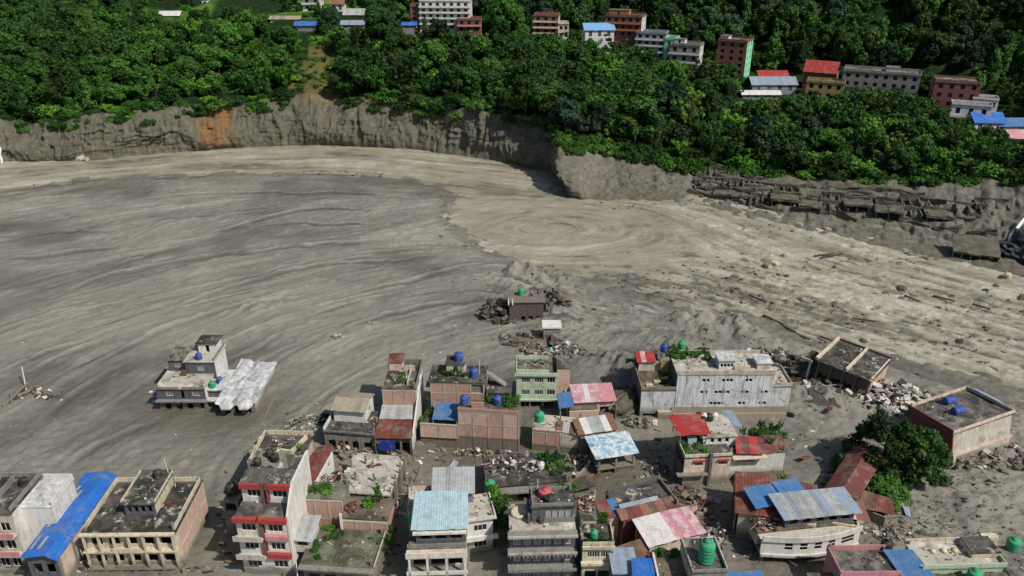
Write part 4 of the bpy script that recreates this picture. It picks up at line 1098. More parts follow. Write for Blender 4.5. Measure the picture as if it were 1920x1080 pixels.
def debris_mesh(name, n, rx, ry, hz_, seed, smin=.15, smax=.8, long_=.35, dome=0.6):
    """many broken chunks and sticks in one heap"""
    r = random.Random(seed); V, F = [], []
    for k in range(n):
        t = r.uniform(0, 6.28); rr = math.sqrt(r.random()); x, y = rx * rr * math.cos(t), ry * rr * math.sin(t)
        zb = hz_ * max(0, 1 - rr ** 2) * dome * r.random()
        if r.random() < long_: sx, sy, sz = r.uniform(.8, 2.6) * smax, r.uniform(.04, .1), r.uniform(.04, .1)
        else: sx, sy, sz = r.uniform(smin, smax), r.uniform(smin, smax), r.uniform(.08, .4) * smax
        m = Matrix.Translation((x, y, zb)) @ Matrix.Rotation(r.uniform(0, 6.28), 4, 'Z') @ Matrix.Rotation(r.uniform(-.6, .6), 4, 'Y') @ Matrix.Rotation(r.uniform(-.5, .5), 4, 'X')
        o = len(V)
        for p in [(-1, -1, -1), (1, -1, -1), (1, 1, -1), (-1, 1, -1), (-1, -1, 1), (1, -1, 1), (1, 1, 1), (-1, 1, 1)]:
            V.append(tuple(m @ Vector((p[0] * sx / 2 * r.uniform(.75, 1.1), p[1] * sy / 2 * r.uniform(.75, 1.1), p[2] * sz / 2))))
        F += [tuple(i + o for i in f) for f in BOXF]
    return V, F
def heap(name, loc, rx, ry, hz_, n, mats, label, cat, seed, rz=0, **kw):
    V, F = debris_mesh(name, n, rx, ry, hz_, seed, **kw)
    loc = Vector(loc)
    if loc.z < .7: loc.z = max(loc.z, mud_z(loc.x, loc.y) + .1)                # heaps on the ground lie on the mud
    me = pymesh(name, V, F)
    for m in mats: me.materials.append(M[m])
    r = random.Random(seed + 1)
    mi = []
    for k in range(n): mi += [r.randrange(len(mats))] * 6
    me.polygons.foreach_set('material_index', mi)
    o = bpy.data.objects.new(name, me); COL.objects.link(o); o.location = loc; o.rotation_euler.z = rz
    tag(o, label, cat, kind='stuff'); return o
def pole(name, p, q_, r, mat, label, cat, group=None):
    p, q_ = Vector(p), Vector(q_)
    o = link(name, tube_mesh(name, (0, 0, 0), q_ - p, r, r * .8, 7), mat, None, p); tag(o, label, cat, group); return o
def rock(loc, s, mat, label, seed, name='boulder', group=None, sq=(1, 1, .7)):
    import bmesh
    bm = bmesh.new(); bmesh.ops.create_icosphere(bm, subdivisions=2 if s < 2.5 else 4, radius=s)
    r = random.Random(seed); off = r.uniform(0, 90)
    for v in bm.verts:
        n_ = float(fbm(np.array(v.co.x / s * 1.1 + off), np.array(v.co.y / s * 1.1 + v.co.z / s * 1.7), 3, seed % 50 + 200))
        v.co *= 1 + .38 * n_
        if s >= 2.5: v.co *= 1 + .12 * float(fbm(np.array(v.co.x * .9 + off), np.array(v.co.y * .9 + v.co.z * 1.3), 3, 233))
        v.co = Vector((v.co.x * sq[0], v.co.y * sq[1], v.co.z * sq[2]))
    me = bpy.data.meshes.new(name); bm.to_mesh(me); bm.free()
    o = link(name, me, mat, None, loc); o.rotation_euler = (r.uniform(-.3, .3), r.uniform(-.3, .3), r.uniform(0, 6.28)); tag(o, label, 'rock', group); return o

# ================================================================== HILLSIDE VILLAGE
def hillhouse(i, name, label, mats, floors, nwin, depth=9, yaw=0.0, roof='rgrey', kind='flat', roofmat=None, balcony=None, extra=None):
    px0, px1, yt, yb, D = HB[i]
    a, b = atY(px0, yb, D), atY(px1, yb, D)
    zt = atY((px0 + px1) / 2, yt, D)[2]
    base = min(a[2], b[2]); H_ = zt - base
    s = Bld.__new__(Bld); s.frame = 'dark' if kind != 'shed' else 'whiteclean'; s.nm = name
    s.w = (b[0] - a[0]); s.d = depth; s.h = H_; s.rot = yaw
    s.root = empty(name, (a[0], a[1], base), yaw); tag(s.root, label, 'house', 'houses of the hillside village')
    w = s.w
    f = H_ / floors
    holes = {'F': [], 'R': [], 'L': []}
    for k in range(floors):
        z_ = k * f + f * (.28 if kind == 'flat' else .05)
        if kind != 'flat' and k > 0: continue
        holes['F'] += row(0.3, w - .3, nwin, min(1.6, w / nwin * .6), z_, f * .5, 'w')
        holes['R'] += row(0.6, depth - .6, 2, 1.1, z_, f * .48, 'w')
        holes['L'] += row(0.6, depth - .6, 2, 1.1, z_, f * .48, 'w')
    s.block(0, w, 0, depth, -8, H_ if kind == 'flat' else H_ * .55, mats, holes, roof, over=.3)
    if kind == 'flat':
        s.parapet(0, w, 0, depth, H_ + .185, .8, mats if isinstance(mats, str) else mats['F'])
    else:
        z1 = H_ * .55 + .2
        s.sheets((-.5, -.6, z1), (w + .5, -.6, z1), (w + .5, depth * .5, H_ + .6), (-.5, depth * .5, H_ + .6), max(3, int(w / 1.4)), roofmat)
        s.sheets((w + .5, depth + .6, z1), (-.5, depth + .6, z1), (-.5, depth * .5, H_ + .6), (w + .5, depth * .5, H_ + .6), max(3, int(w / 1.4)), roofmat)
    if balcony:
        for k in range(1, floors):
            s.box('balcony_slab', -.2, w + .2, -1.2, -.003, k * f - .1, k * f + .06, balcony)
            s.box('balcony_rail', -.2, w + .2, -1.2, -1.08, k * f + .062, k * f + .75, balcony)
    if extra: extra(s)
    return s
def stair(x0, x1, y0, y1, hh, mat, roof='rgrey'):
    def f(s):
        z_ = s.h + .19
        s.block(s.w * x0, s.w * x1, s.d * y0, s.d * y1, z_, z_ + hh, mat, {'F': row(s.w * x0 + .2, s.w * x1 - .2, 1, 1.0, z_ + .4, 1.4)}, roof, over=.2)
    return f
hillhouse(0, 'village_house', 'big white many-storey house standing highest in the hillside village', 'whitehill', 5, 7, 12, -.05, balcony='whitehill', extra=stair(.28, .62, .3, .8, 3.2, 'whitehill'))
hillhouse(1, 'village_house', 'small house with red and pink balcony bands below the big white house', {'F': 'redbrown', 'R': 'pink', 'L': 'maroon'}, 2, 3, 7, 0, balcony='pink', roof='rbrown')
hillhouse(2, 'village_house', 'four-storey brown brick house alone at the wood edge', {'F': 'redbrown', 'R': 'pinkcream', 'L': 'redbrown'}, 4, 3, 9, -0.15, balcony='pinkcream')
hillhouse(3, 'village_house', 'low cream house tucked beside the brown brick house', 'cream', 2, 2, 7)
hillhouse(4, 'village_shed', 'shed with bright light-blue pitched roof in the village', 'whitehill', 1, 3, 9, .1, kind='shed', roofmat='skyblue')
hillhouse(5, 'village_house', 'orange-brown three-storey house behind the blue-roofed shed', {'F': 'redbrown', 'R': 'whitehill', 'L': 'orangep'}, 3, 5, 10, -0.35, balcony='orangep', extra=stair(.05, .6, .3, .8, 2.2, 'orangep'))
hillhouse(6, 'village_house', 'blue-grey terraced house stepping down beside the mint house', 'bluegrey', 4, 4, 8, -0.35, balcony='whitehill')
hillhouse(7, 'village_house', 'narrow tall vivid mint-green house', 'mintvivid', 4, 1, 9, -0.4)
hillhouse(8, 'village_house', 'grey and white three-storey house right of the mint house', {'F': 'greyhill', 'R': 'whitehill', 'L': 'greyhill'}, 3, 3, 9, -0.4, balcony='whitehill', extra=stair(.1, .45, .3, .8, 2.0, 'whitehill'))
hillhouse(9, 'village_house', 'tall maroon house with one bright mint-green side wall', {'F': 'redbrown', 'R': 'mintvivid', 'L': 'maroon'}, 5, 3, 11, -0.5, extra=stair(.02, .3, .2, .7, 1.6, 'pinkcream'))
hillhouse(10, 'village_shed', 'long shed with red tin roof beside the pale tin roofs', 'greyhill', 1, 4, 7, kind='shed', roofmat='redsheet')
hillhouse(11, 'village_shed', 'wide shed with pale grey-blue tin roof', 'bluegrey', 1, 4, 10, kind='shed', roofmat='gblue')
hillhouse(12, 'village_shed', 'low long shed with white tin roof nearest the bushes', 'greyhill', 1, 4, 5, kind='shed', roofmat='whitesheet')
hillhouse(13, 'village_house', 'two-storey house with red tiled roof and white side wall', {'F': 'maroon', 'R': 'whitehill', 'L': 'maroon'}, 2, 4, 9, -0.5, kind='shed', roofmat='redsheet')
hillhouse(14, 'village_house', 'yellow house in front of the red-roofed house', 'yellow', 2, 4, 7, -0.4, balcony=None)
hillhouse(15, 'village_house', 'long grey four-storey block with white end wall', {'F': 'greyhill', 'R': 'whitehill', 'L': 'greyhill'}, 4, 8, 11, -0.42, extra=stair(.55, .72, .3, .8, 1.8, 'whitehill'))
hillhouse(16, 'village_house', 'pink-red four-storey block near the right edge', {'F': 'redbrown', 'R': 'pinkcream', 'L': 'maroon'}, 4, 4, 11, -0.35)
hillhouse(17, 'village_house', 'white two-storey house in front of the pink-red block', 'whitehill', 2, 3, 6, -0.4, balcony='whitehill')
hillhouse(18, 'village_house', 'pale grey house right of the pink-red block', 'whitehill', 2, 3, 7, -0.4)
hillhouse(19, 'village_shed', 'shed with bright blue tin roof at the village end', 'whitehill', 1, 3, 9, kind='shed', roofmat='blue')
hillhouse(20, 'village_shed', 'low shed with deep-blue tin roof at the right edge', 'whitehill', 1, 3, 8, kind='shed', roofmat='dblue')
hillhouse(21, 'village_shed', 'small house with faded pink-red roof at the right edge', 'pinkcream', 1, 2, 7, kind='shed', roofmat='pinksheet')
hillhouse(22, 'village_shed', 'tiny white outhouse beside the long grey block', 'whitehill', 1, 1, 4)
hillhouse(23, 'village_shed', 'long pale-roofed shed in the trees at upper left', 'greyhill', 1, 3, 6, kind='shed', roofmat='whitesheet')
hillhouse(24, 'village_shed', 'pale tin-roofed house in the fields at the top left', 'greyhill', 1, 4, 7, kind='shed', roofmat='gsheet')
hillhouse(25, 'village_house', 'white two-storey house at the top edge left of centre', 'whitehill', 3, 2, 8, balcony='whitehill')
hillhouse(26, 'village_shed', 'long low cream-roofed shed among fields', 'cream', 1, 4, 5, kind='shed', roofmat='tansheet')
hillhouse(27, 'village_shed', 'shed with deep-blue roof above the dry scar', 'greyhill', 1, 3, 7, kind='shed', roofmat='blue')
hillhouse(28, 'village_house', 'brown house with pale roof above the blue-grey shed', 'redbrown', 1, 3, 8, kind='shed', roofmat='gsheet')
hillhouse(29, 'village_shed', 'shed with pale blue-grey roof below the brown house', 'greyhill', 1, 3, 7, kind='shed', roofmat='gblue')
hillhouse(30, 'village_shed', 'small shed with light-blue roof left of the white house', 'greyhill', 1, 2, 6, kind='shed', roofmat='blue')
hillhouse(31, 'village_house', 'small orange-roofed white house at the top edge', 'whitehill', 1, 2, 6, kind='shed', roofmat='rustb')
hillhouse(32, 'village_house', 'brown brick house joined to the left of the big white house', 'redbrown', 3, 2, 8)
hillhouse(33, 'village_house', 'tiny white hut at the top left edge', 'whitehill', 1, 1, 4)

# ================================================================== RUINS ON THE FAR BANK
def lumpy(name, x0, x1, y0, y1, z0, z1, mat, parent, seed, amp=.18, nx=5, nz=3):
    """mud-plastered wall or slab: a box with worn, uneven faces"""
    import bmesh
    bm = bmesh.new(); bmesh.ops.create_cube(bm, size=1)
    bmesh.ops.subdivide_edges(bm, edges=bm.edges[:], cuts=3, use_grid_fill=True)
    for v in bm.verts:
        p = Vector(((v.co.x + .5) * (x1 - x0) + x0, (v.co.y + .5) * (y1 - y0) + y0, (v.co.z + .5) * (z1 - z0) + z0))
        n1 = float(fbm(np.array(p.x * .8 + seed * 3.1), np.array(p.y * .8 + p.z * .7), 2, 211)); n2 = float(fbm(np.array(p.x * .7 - seed), np.array(p.z * .9 + p.y * .6), 2, 213))
        v.co = p + Vector((n1 * amp * .5, n2 * amp, n1 * amp * (1.5 if v.co.z > 0 else .5)))
    me = bpy.data.meshes.new(name); bm.to_mesh(me); bm.free()
    return link(name, me, mat, parent)
RS = [0]
def ruin(px, py, Y, w, hh, d, yaw, label, n=3, mat='muddy', tilt=(0, 0), roofed=False):
    p = atY(px, py, Y)
    e = empty('ruined_house', (p[0], p[1], p[2] - .6), yaw, tilt); tag(e, label, 'ruin', 'mud-buried ruined houses on the far bank')
    RS[0] += 10; sd_ = RS[0]; d = 5.0; rise = 1.5
    for k in range(n + 1):
        x = k * (w - .45) / n; lumpy('side_wall', x, x + .5, -.1, d, -3, hh * rng.uniform(.75, 1.1) + rise * .5, mat, e, sd_ + k)
    for k in range(n):
        x = k * (w - .45) / n + .45; lumpy('front_wall', x, x + (w - .45) / n - .4, 0, .5, -3, (hh * rng.uniform(.05, .3) if roofed else hh * rng.uniform(.35, .85)), mat, e, sd_ + 5 + k)
    lumpy('back_wall', 0, w, d, d + .6, -3, hh + rise, mat, e, sd_ + 9)
    if roofed: lumpy('roof_slab', -.4, w + .4, -.6, d + .3, hh, hh + .75, mat, e, sd_ + 8, .25)
    return e
def bankY(px, v): return cliff_pt(px, v)
RU = [(1300, .16, 7.5, 2.4), (1340, .13, 7, 2.2), (1375, .17, 6, 2.2), (1310, .34, 8, 2.2), (1355, .36, 7, 2.4), (1300, .52, 7, 2.0),
      (1410, .16, 6, 2.4), (1450, .20, 9, 3.2), (1500, .17, 6, 2.8), (1455, .42, 8, 2.2), (1540, .15, 8, 3.0), (1585, .22, 7, 3.6), (1540, .34, 8, 2.4), (1640, .19, 7, 3.4), (1690, .20, 8, 3.2), (1640, .36, 8, 2.4), (1690, .38, 8, 2.4), (1735, .22, 7, 2.8), (1790, .36, 10, 2.8), (1830, .5, 9, 2.4), (1345, .56, 7, 2.0), (1395, .36, 7, 2.2), (1330, .72, 7, 1.8), (1395, .56, 6, 2.0), (1590, .42, 7, 2.2), (1735, .42, 8, 2.4)]
rr_ = random.Random(2)
side_names = ['leftmost', 'second', 'third', 'fourth', 'fifth', 'sixth', 'seventh', 'eighth', 'ninth', 'tenth', 'eleventh', 'twelfth', 'thirteenth', 'fourteenth', 'fifteenth', 'sixteenth', 'seventeenth', 'eighteenth']
low = sorted([r for r in RU if r[1] < .3]); high = sorted([r for r in RU if r[1] >= .3])
for grp, nm in ((low, 'lower row'), (high, 'upper rows')):
    for i, (px, v, w, hh) in enumerate(grp):
        p = cliff_pt(px, .25 + v * .8); pr = proj(*p)
        ruin(pr[0], pr[1], p[1], w, hh * .8, 7, -.32 + rr_.uniform(-.08, .08), '%s of the mud-coated ruined houses in the %s on the far bank' % (side_names[i], nm), rr_.choice((2, 3, 3)), 'cliff', (rr_.uniform(-.04, .04), rr_.uniform(-.04, .04)), nm == 'lower row' and i % 3 != 0)
# long broken terrace walls stepping up the far bank
for tier, (v, nm) in enumerate(((.40, 'lowest'), (.54, 'second'), (.68, 'third'), (.80, 'top'))):
    for i, px in enumerate(range(1290 + 18 * tier, 1860 - 60 * tier, 66)):
        p, q_ = cliff_pt(px, v + rr_.uniform(-.02, .02)), cliff_pt(px + rr_.uniform(48, 66), v + rr_.uniform(-.02, .02)); d_ = q_ - p
        o = lumpy('stone_terrace', 0, d_.length, -.7, .9, -1.6, rr_.uniform(.5, 1.1), 'cliff', None, 900 + tier * 20 + i, .3)
        o.location = p; o.rotation_euler = (0, -math.asin(max(-.4, min(.4, d_.z / d_.length))), math.atan2(d_.y, d_.x))
        tag(o, '%s from left of the mud-grey stone slabs in the %s step of the far bank' % (side_names[i], nm), 'stone slab', 'stone slabs of the far bank')
# the last ruin with a sloping slab over a dark open front
a = at(1785, 474, 1.5); e = empty('ruined_house', (a[0], a[1], -.6), -.38, (0.0, .02)); tag(e, 'low ruin with wide sloping slab over black openings at right end', 'ruin', 'mud-buried ruined houses on the far bank')
s = Bld.__new__(Bld); s.root = e; s.frame = 'muddy'
sl_ = lumpy('roof_slab', 0, 11.5, 0, 8.6, 0, .5, 'cliff', e, 77, .22); sl_.location = (0, -.3, 2.45); sl_.rotation_euler.x = .27
for k in range(6): s.box('column', .1 + k * 2.2, .35 + k * 2.2, 0, .3, -3, 2.4, 'muddy')
s.box('back_wall', 0, 11.5, 3.2, 3.5, -3, 2.6, 'muddyd'); s.box('side_wall', 11.2, 11.45, .32, 3.18, -3, 2.5, 'muddy')
# shaded slope, its shade given as dark colour, and white trickle at the right edge, waterfall at the left edge
rock(cliff_pt(1925, .30) + Vector((1.5, 1, -1.5)), 6.0, 'slate', 'dark wet slanted rock at the right edge beside a white trickle', 5, 'rock_outcrop', None, (1.1, 1.3, .62))
def falls(name, pts_, w, label):
    V, F = [], []
    for i, p in enumerate(pts_):
        for sx in (-1, 1):
            V.append((p[0] + sx * w * (1 + .4 * math.sin(i * 2.1)), p[1] - .5, p[2])); V.append((p[0] + sx * w * .7, p[1] + .3, p[2]))
    for i in range(len(pts_) - 1):
        o = i * 4; n_ = o + 4
        F += [(o, n_, n_ + 2, o + 2), (o + 1, o + 3, n_ + 3, n_ + 1), (o, o + 1, n_ + 1, n_), (o + 2, n_ + 2, n_ + 3, o + 3)]
    o = link(name, pymesh(name, V, F, True), 'foam'); tag(o, label, 'waterfall'); return o
c0 = at(10, 301, 0); fl = [Vector((c0[0] + .25 * math.sin(k * 1.7), c0[1] - 2.5 + .28 * k, -.3 + 1.15 * k)) for k in range(6)]
falls('waterfall', fl, .45, 'small white waterfall pouring down the cliff at the left edge')
tr_ = [at(x, y, zz_) for x, y, zz_ in ((1886, 468, .8), (1893, 450, 2.5), (1896, 438, 4), (1905, 428, 5.2), (1914, 416, 6.6), (1924, 404, 8))]
falls('water_trickle', tr_, .45, 'thin white water trickle running round the dark rock at right')

# ================================================================== THE FLOODED TOWN
TOWN = 'flooded houses of the town'
def house(name, label, **kw):
    kw.setdefault('group', TOWN); return Bld(name, label, **kw)
def pillars_brick(b, side, pos, u0, u1, z0, z1, ncol, nrow, bmat='brick', cmat='cement', skip=()):
    """brick infill panels between concrete posts and beams, each panel its own part"""
    pw = .28; cw = (u1 - u0) / ncol; rh = (z1 - z0) / nrow
    sg = {'F': 1, 'R': -1, 'L': 1, 'B': -1}[side]
    def bx(name, a, c, z0_, z1_, o0, o1, m):
        lo, hi = sorted((pos + sg * o0, pos + sg * o1))
        if side in 'FB': b.box(name, a, c, lo, hi, z0_, z1_, m)
        else: b.box(name, lo, hi, a, c, z0_, z1_, m)
    for i in range(ncol + 1):
        x = u0 + i * cw; bx('column', max(u0, x - pw / 2), min(u1, x + pw / 2), z0, z1, 0, .3, cmat)
    for j in range(nrow):
        for i in range(ncol):
            a, c = u0 + i * cw + pw / 2 + .003, u0 + (i + 1) * cw - pw / 2 - .003
            if i == 0: a = u0 + pw / 2 + .003
            bx('beam', a, c, z0 + (j + 1) * rh - .22, z0 + (j + 1) * rh, .02, .3, cmat)
            if (i, j) in skip: continue
            bx('brick_panel', a, c, z0 + j * rh + .003, z0 + (j + 1) * rh - .224, .06, .22, bmat if isinstance(bmat, str) else rng.choice(bmat))

# ---- 1 tall white-walled house at the left edge
b = house('tall_house', 'tall house with blank white side wall and pink balcony bands at left edge', FL=(-62, 963), FR=(19, 963), BR=(83, 895), h=10.4)
w, d, h = b.w, b.d, b.h
hl_ = {'F': [x for k in range(3) for x in row(.4, w - .4, 3, 1.3, .9 + k * 3.2, 1.5)]}
b.block(0, w, 0, d, -.8, h, {'F': 'offwhite', 'R': 'white', 'L': 'grey', 'B': 'grey'}, hl_, 'rdark')
b.parapet(0, w, 0, d, h + .185, .7, 'grey', 'LBR')
for k, m in ((2, 'pink'), (1, 'pink'), (0, 'offwhite')):
    b.box('balcony_slab', 0, w + .2, -1.1, -.003, k * 3.2 + .35, k * 3.2 + .5, 'offwhite'); b.box('balcony_rail', 0, w + .2, -1.1, -.98, k * 3.2 + .502, k * 3.2 + 1.3, m)
b.block(w + .003, w + 4.4, 2.2, d + .6, -.8, h - .9, {'F': 'white', 'R': 'white', 'B': 'grey', 'L': 'white'}, {}, 'rwhite', over=.05)
b.parapet(w + .1, w + 4.4, 2.2, d + .6, h - .7, .9, 'white', 'RB')
b.box('roof_stub_wall', w * .45, w * .45 + .2, 2, d - 1, h + .19, h + 1.1, 'grey')
tank(b.pt(w * .8, d * .75, h + .2), 'tank_black', 'black tank on dark roof of the left-edge house')
# ---- 2 long blue-roofed shed
b = house('blue_roofed_shed', 'long narrow building under a bright blue sloping tin roof', FL=(43, 1042), FR=(104, 1042), BR=(221, 885), h=6.8)
w, d, h = b.w, b.d, b.h
b.block(0, w - .3, .4, d - .4, -.8, h - .4, {'F': 'dgrey', 'R': 'pinkcream', 'L': 'conc', 'B': 'conc'}, {'F': row(.3, w - .5, 2, 1.2, 3.4, 1.6, 'o')}, None)
b.sheets((-.3, -.3, h - .3), (-.3, d, h - .3), (w * .72, d, h + .45), (w * .72, -.3, h + .45), 14, 'blue') if False else None
n_ = 12
for k in range(n_):
    y0, y1 = -.3 + k * (d + .3) / n_, -.3 + (k + 1) * (d + .3) / n_
    rise = .5 if k < 7 else .15
    b.sheets((-.3, y0, h - .25), (w * .70, y0, h + .2), (w * .70, y1, h + .2), (-.3, y1, h - .25), 1, 'blue')
    b.sheets((w * .70, y0, h + .2), (w + .15, y0, h - .7), (w + .15, y1, h - .7), (w * .70, y1, h + .2), 1, 'blue')
for (u, y0, y1) in ((.12, 1.2, 3.9), (.46, 1.2, 3.6), (.14, 5.6, 9.2), (.44, 11.5, 13.4), (.2, 11.2, 14.5)):
    x0 = -.3 + u * (w * .70 + .3); z0 = h - .25 + u * .45
    link('skylight_panel', pymesh('skylight_panel', [(x0, y0, z0 + .10), (x0 + .45, y0, z0 + .19), (x0 + .45, y1, z0 + .19), (x0, y1, z0 + .10), (x0, y0, z0 + .13), (x0 + .45, y0, z0 + .22), (x0 + .45, y1, z0 + .22), (x0, y1, z0 + .13)], BOXF), 'gsheet', b.root)
for k in range(5): b.box('column', w - .28, w - .05, .5 + k * d / 5, .8 + k * d / 5, -.8, h - .6, 'conc')
# ---- 3 cream house with stair cabin
b = house('cream_house', 'broad cream three-storey house with black-stained flat roof and stair cabin', FL=(157, 999), FR=(328, 997), BR=(388, 903), yb=1069)
w, d, h = b.w, b.d, b.h
f = h / 2.25
hs = row(.3, w - .3, 5, 1.5, h - f + .9, 1.25, 'o') + row(.3, w - .3, 5, 1.5, h - 2 * f + .9, 1.25, 'o')
b.block(0, w, 0, d, -.8, h, {'F': 'cream', 'R': 'cream', 'L': 'conc', 'B': 'conc'}, {'F': hs}, 'rdark', over=.3)
for k in range(3): b.box('floor_ledge', -.35, w + .1, -.9, -.003, h - f * (k + 1) + .1, h - f * (k + 1) + .35, 'cream'); 
for k in (1, 2): b.box('balcony_rail', w * .3, w * .62, -.9, -.78, h - f * k + .352, h - f * k + .95, 'cream')
for k in range(7): b.box('column', k * (w - .3) / 6, k * (w - .3) / 6 + .3, -.85, -.6, -.8, h - .002, 'cream')
b.box('eave', -.35, w + .1, -.95, -.302, h - .002 + .004, h + .22, 'cream')
pillars_brick(b, 'R', w + .32, .2, d - .1, 1.2, h, 3, 2, 'brickp', 'cream')
b.parapet(0, w, 0, d, h + .185, .75, 'cream', 'LBR')
x0, x1, y0, y1 = w * .36, w * .70, d * .30, d * .95
b.block(x0, x1, y0, y1, h + .19, h + 2.3, {'F': 'dgrey', 'R': 'cream', 'L': 'cream'}, {'F': row(x0 + .2, x1 - .2, 4, .55, h + .7, 1.1, 'o')}, 'rdark', over=.35)
b.parapet(x0 - .3, x1 + .3, y0 - .2, y1, h + 2.5, .35, 'cream', 'LR')
tank(b.pt((x0 + x1) / 2 + .7, y1 - 1.4, h + 2.49), 'tank_black', 'black tank on the stair cabin of the cream house')
pole('roof_pole', b.pt(x1 - .3, y1 - .5, h + 2.5), b.pt(x1 - .6, y1 - .3, h + 5), .05, 'whiteclean', 'thin white pole on the stair cabin of the cream house', 'pole')
heap('roof_rubbish', b.pt(w * .8, d * .52, h + .3), .6, .9, .8, 26, ('clay', 'debris', 'rust'), 'brown heap of rubbish on the cream house roof beside its cabin', 'rubbish', 31)
for k in range(4):
    p = b.pt(-.5 + k * 1.0, -1.6 - .3 * k, .1)
    pole('fallen_plank', p, p + Vector((1.6 * math.cos(k * 1.3), 1.4 * math.sin(k * 1.3), .5)), .09, 'plank', 'pale plank stuck in mud at the cream house foot', 'plank', 'planks before the cream house')
# ---- 4 island house
b = house('island_house', 'grey two-storey house stranded in the open mud with stepped terraces', FL=q(6, 75, 652), FR=q(6, 612, 652), BL=q(6, 195, 400), yb=620 + 905 / 6)
w, d, h = b.w, b.d, b.h
f = h / 2
b.block(0, w, 0, d, -.8, h, {'F': 'dgrey', 'R': 'white', 'L': 'grey', 'B': 'grey'}, {'F': [(w * .18, w * .18 + 1.5, f + .9, f + 1.8, 'g'), (w * .74, w * .74 + 1.5, f + .9, f + 1.8, 'g'), (w * .5, w * .5 + .6, f + .25, f + 2.0, 'o')] + row(.6, w, 4, 1.1, .1, 1.6, 'o')}, 'rpale', over=.3)
b.box('floor_ledge', -.3, w + .3, -.8, -.003, f - .1, f + .15, 'grey'); b.box('parapet', -.3, w * .48, -.35, -.2, h + .182, h + .5, 'grey'); b.box('parapet', w * .56, w + .2, -.35, -.2, h + .182, h + .5, 'grey')
uh = h + 2.5; uy = d * .62
b.block(w * .02, w * .40, uy + 1.0, uy + 5.8, h + .19, uh, {'F': 'dgrey', 'L': 'grey', 'R': 'grey', 'B': 'grey'}, {'F': [(w * .16, w * .16 + 1.3, h + 1.0, h + 1.9, 'g')]}, 'rgrey', over=.25)
b.block(w * .44, w + .6, uy, uy + 6.5, -.8, uh + .2, {'F': 'dgrey', 'R': 'white', 'L': 'grey', 'B': 'grey'}, {'F': [(w * .7, w * .7 + 1.2, h + .9, h + 1.9, 'g')], 'R': row(uy + .5, uy + 6, 2, .6, h + .8, 1.0)}, 'rpale', over=.25)
b.parapet(w * .44, w + .6, uy, uy + 6.5, uh + .39, .6, 'grey', 'R')
b.block(w * .62, w + .2, uy + 3.4, uy + 6.2, uh + .39, uh + 2.4, {'F': 'white', 'R': 'white', 'L': 'dgrey', 'B': 'grey'}, {'F': [(w * .78, w * .78 + .7, uh + .42, uh + 2.0, 'o')]}, 'rdark', over=.3)
b.box('red_shed_wall', w * .36, w * .46, uy - .9, uy - .5, h + .19, h + 1.3, 'clay')
tank(b.pt(w * .72, uy + .9, uh + .41), 'tank_blue', 'blue tank on the grey upper terrace of the island house')
pole('antenna_pole', b.pt(w * .22, uy + 3, uh), b.pt(w * .22, uy + 3, uh + 1.8), .05, 'steel', 'thin antenna pole on the island house roof', 'pole')
b2 = house('island_house_wing', 'white-roofed low wing with pointed gables beside the stranded grey house', FL=q(6, 790, 815), FR=q(6, 1180, 815), BR=q(6, 1352, 372), yb=620 + 960 / 6, rot=0)
w, d, h = b2.w, b2.d, b2.h
b2.block(0, w, 0, d, -.8, h, {'F': 'grey', 'R': 'white', 'L': 'white', 'B': 'white'}, {'F': row(.3, w - .3, 3, 1.1, .3, 1.7, 'o')}, 'rwhite', over=.35)
lumpy('roof_cover', -.5, w * .5 - .02, -.6, d + .4, h + .19, h + .55, 'rwhite', b2.root, 3, .42); lumpy('roof_cover', w * .5 + .02, w + .5, -.6, d + .4, h + .19, h + .5, 'rwhite', b2.root, 5, .42)
for xa_ in (w * .24, w * .76):
    link('bay_roof', pymesh('bay_roof', [(xa_ - 1.5, -.5, h + .1), (xa_ - .8, -1.7, h - .1), (xa_ + .8, -1.7, h - .1), (xa_ + 1.5, -.5, h + .1), (xa_, .4, h + 1.25), (xa_ - 1.5, -.5, h - .2), (xa_ - .8, -1.7, h - .4), (xa_ + .8, -1.7, h - .4), (xa_ + 1.5, -.5, h - .2)], [(0, 1, 4), (1, 2, 4), (2, 3, 4), (3, 0, 4), (1, 0, 5, 6), (2, 1, 6, 7), (3, 2, 7, 8), (5, 8, 7, 6), (0, 3, 8, 5)]), 'rwhite', b2.root)
link('gable', pymesh('gable', [(0, -.2, h + .19), (3.0, -.2, h + .19), (1.5, 2.2, h + .19), (1.5, 1.4, h + 1.5)], [(0, 1, 3), (1, 2, 3), (2, 0, 3), (0, 2, 1)]), 'rwhite', b2.root)
link('gable', pymesh('gable', [(3.1, -.2, h + .19), (w, -.2, h + .19), (w * .72, 2.4, h + .19), (w * .72, 1.3, h + 1.3)], [(0, 1, 3), (1, 2, 3), (2, 0, 3), (0, 2, 1)]), 'rwhite', b2.root)
b2.box('deck', -.5, w + 2.2, -2.4, d * .8, -.6, .35, 'conc'); b2.box('deck_kerb', w + 1.9, w + 2.15, -2.4, d * .8, .352, .8, 'cream')
x0 = -4.4
b2.block(x0, -.4, 3.0, 10, -.8, h + .9, {'F': 'dgrey', 'R': 'white', 'L': 'white'}, {'F': row(x0 + .4, -.8, 2, 1.0, .8, 1.4, 'o')}, 'rwhite', over=.3)
link('gable', pymesh('gable', [(-1.6, 2.7, h + 1.1), (-.2, 2.7, h + 1.1), (-.9, 8, h + 1.1), (-.9, 6, h + 2.2)], [(0, 1, 3), (1, 2, 3), (2, 0, 3), (0, 2, 1)]), 'rwhite', b2.root)
b2.box('porch_roof', x0 + .6, -.5, 1.6, 2.9, 2.0, 2.3, 'white')
for x in (x0 + .8, -.8): b2.box('column', x - .12, x + .12, 1.8, 2.05, -.5, 1.998, 'white')
tank(b2.pt(x0 + 2.0, 3.8, h + 1.1), 'tank_green', 'green tank on the white-roofed island wing', .6, 1.3)
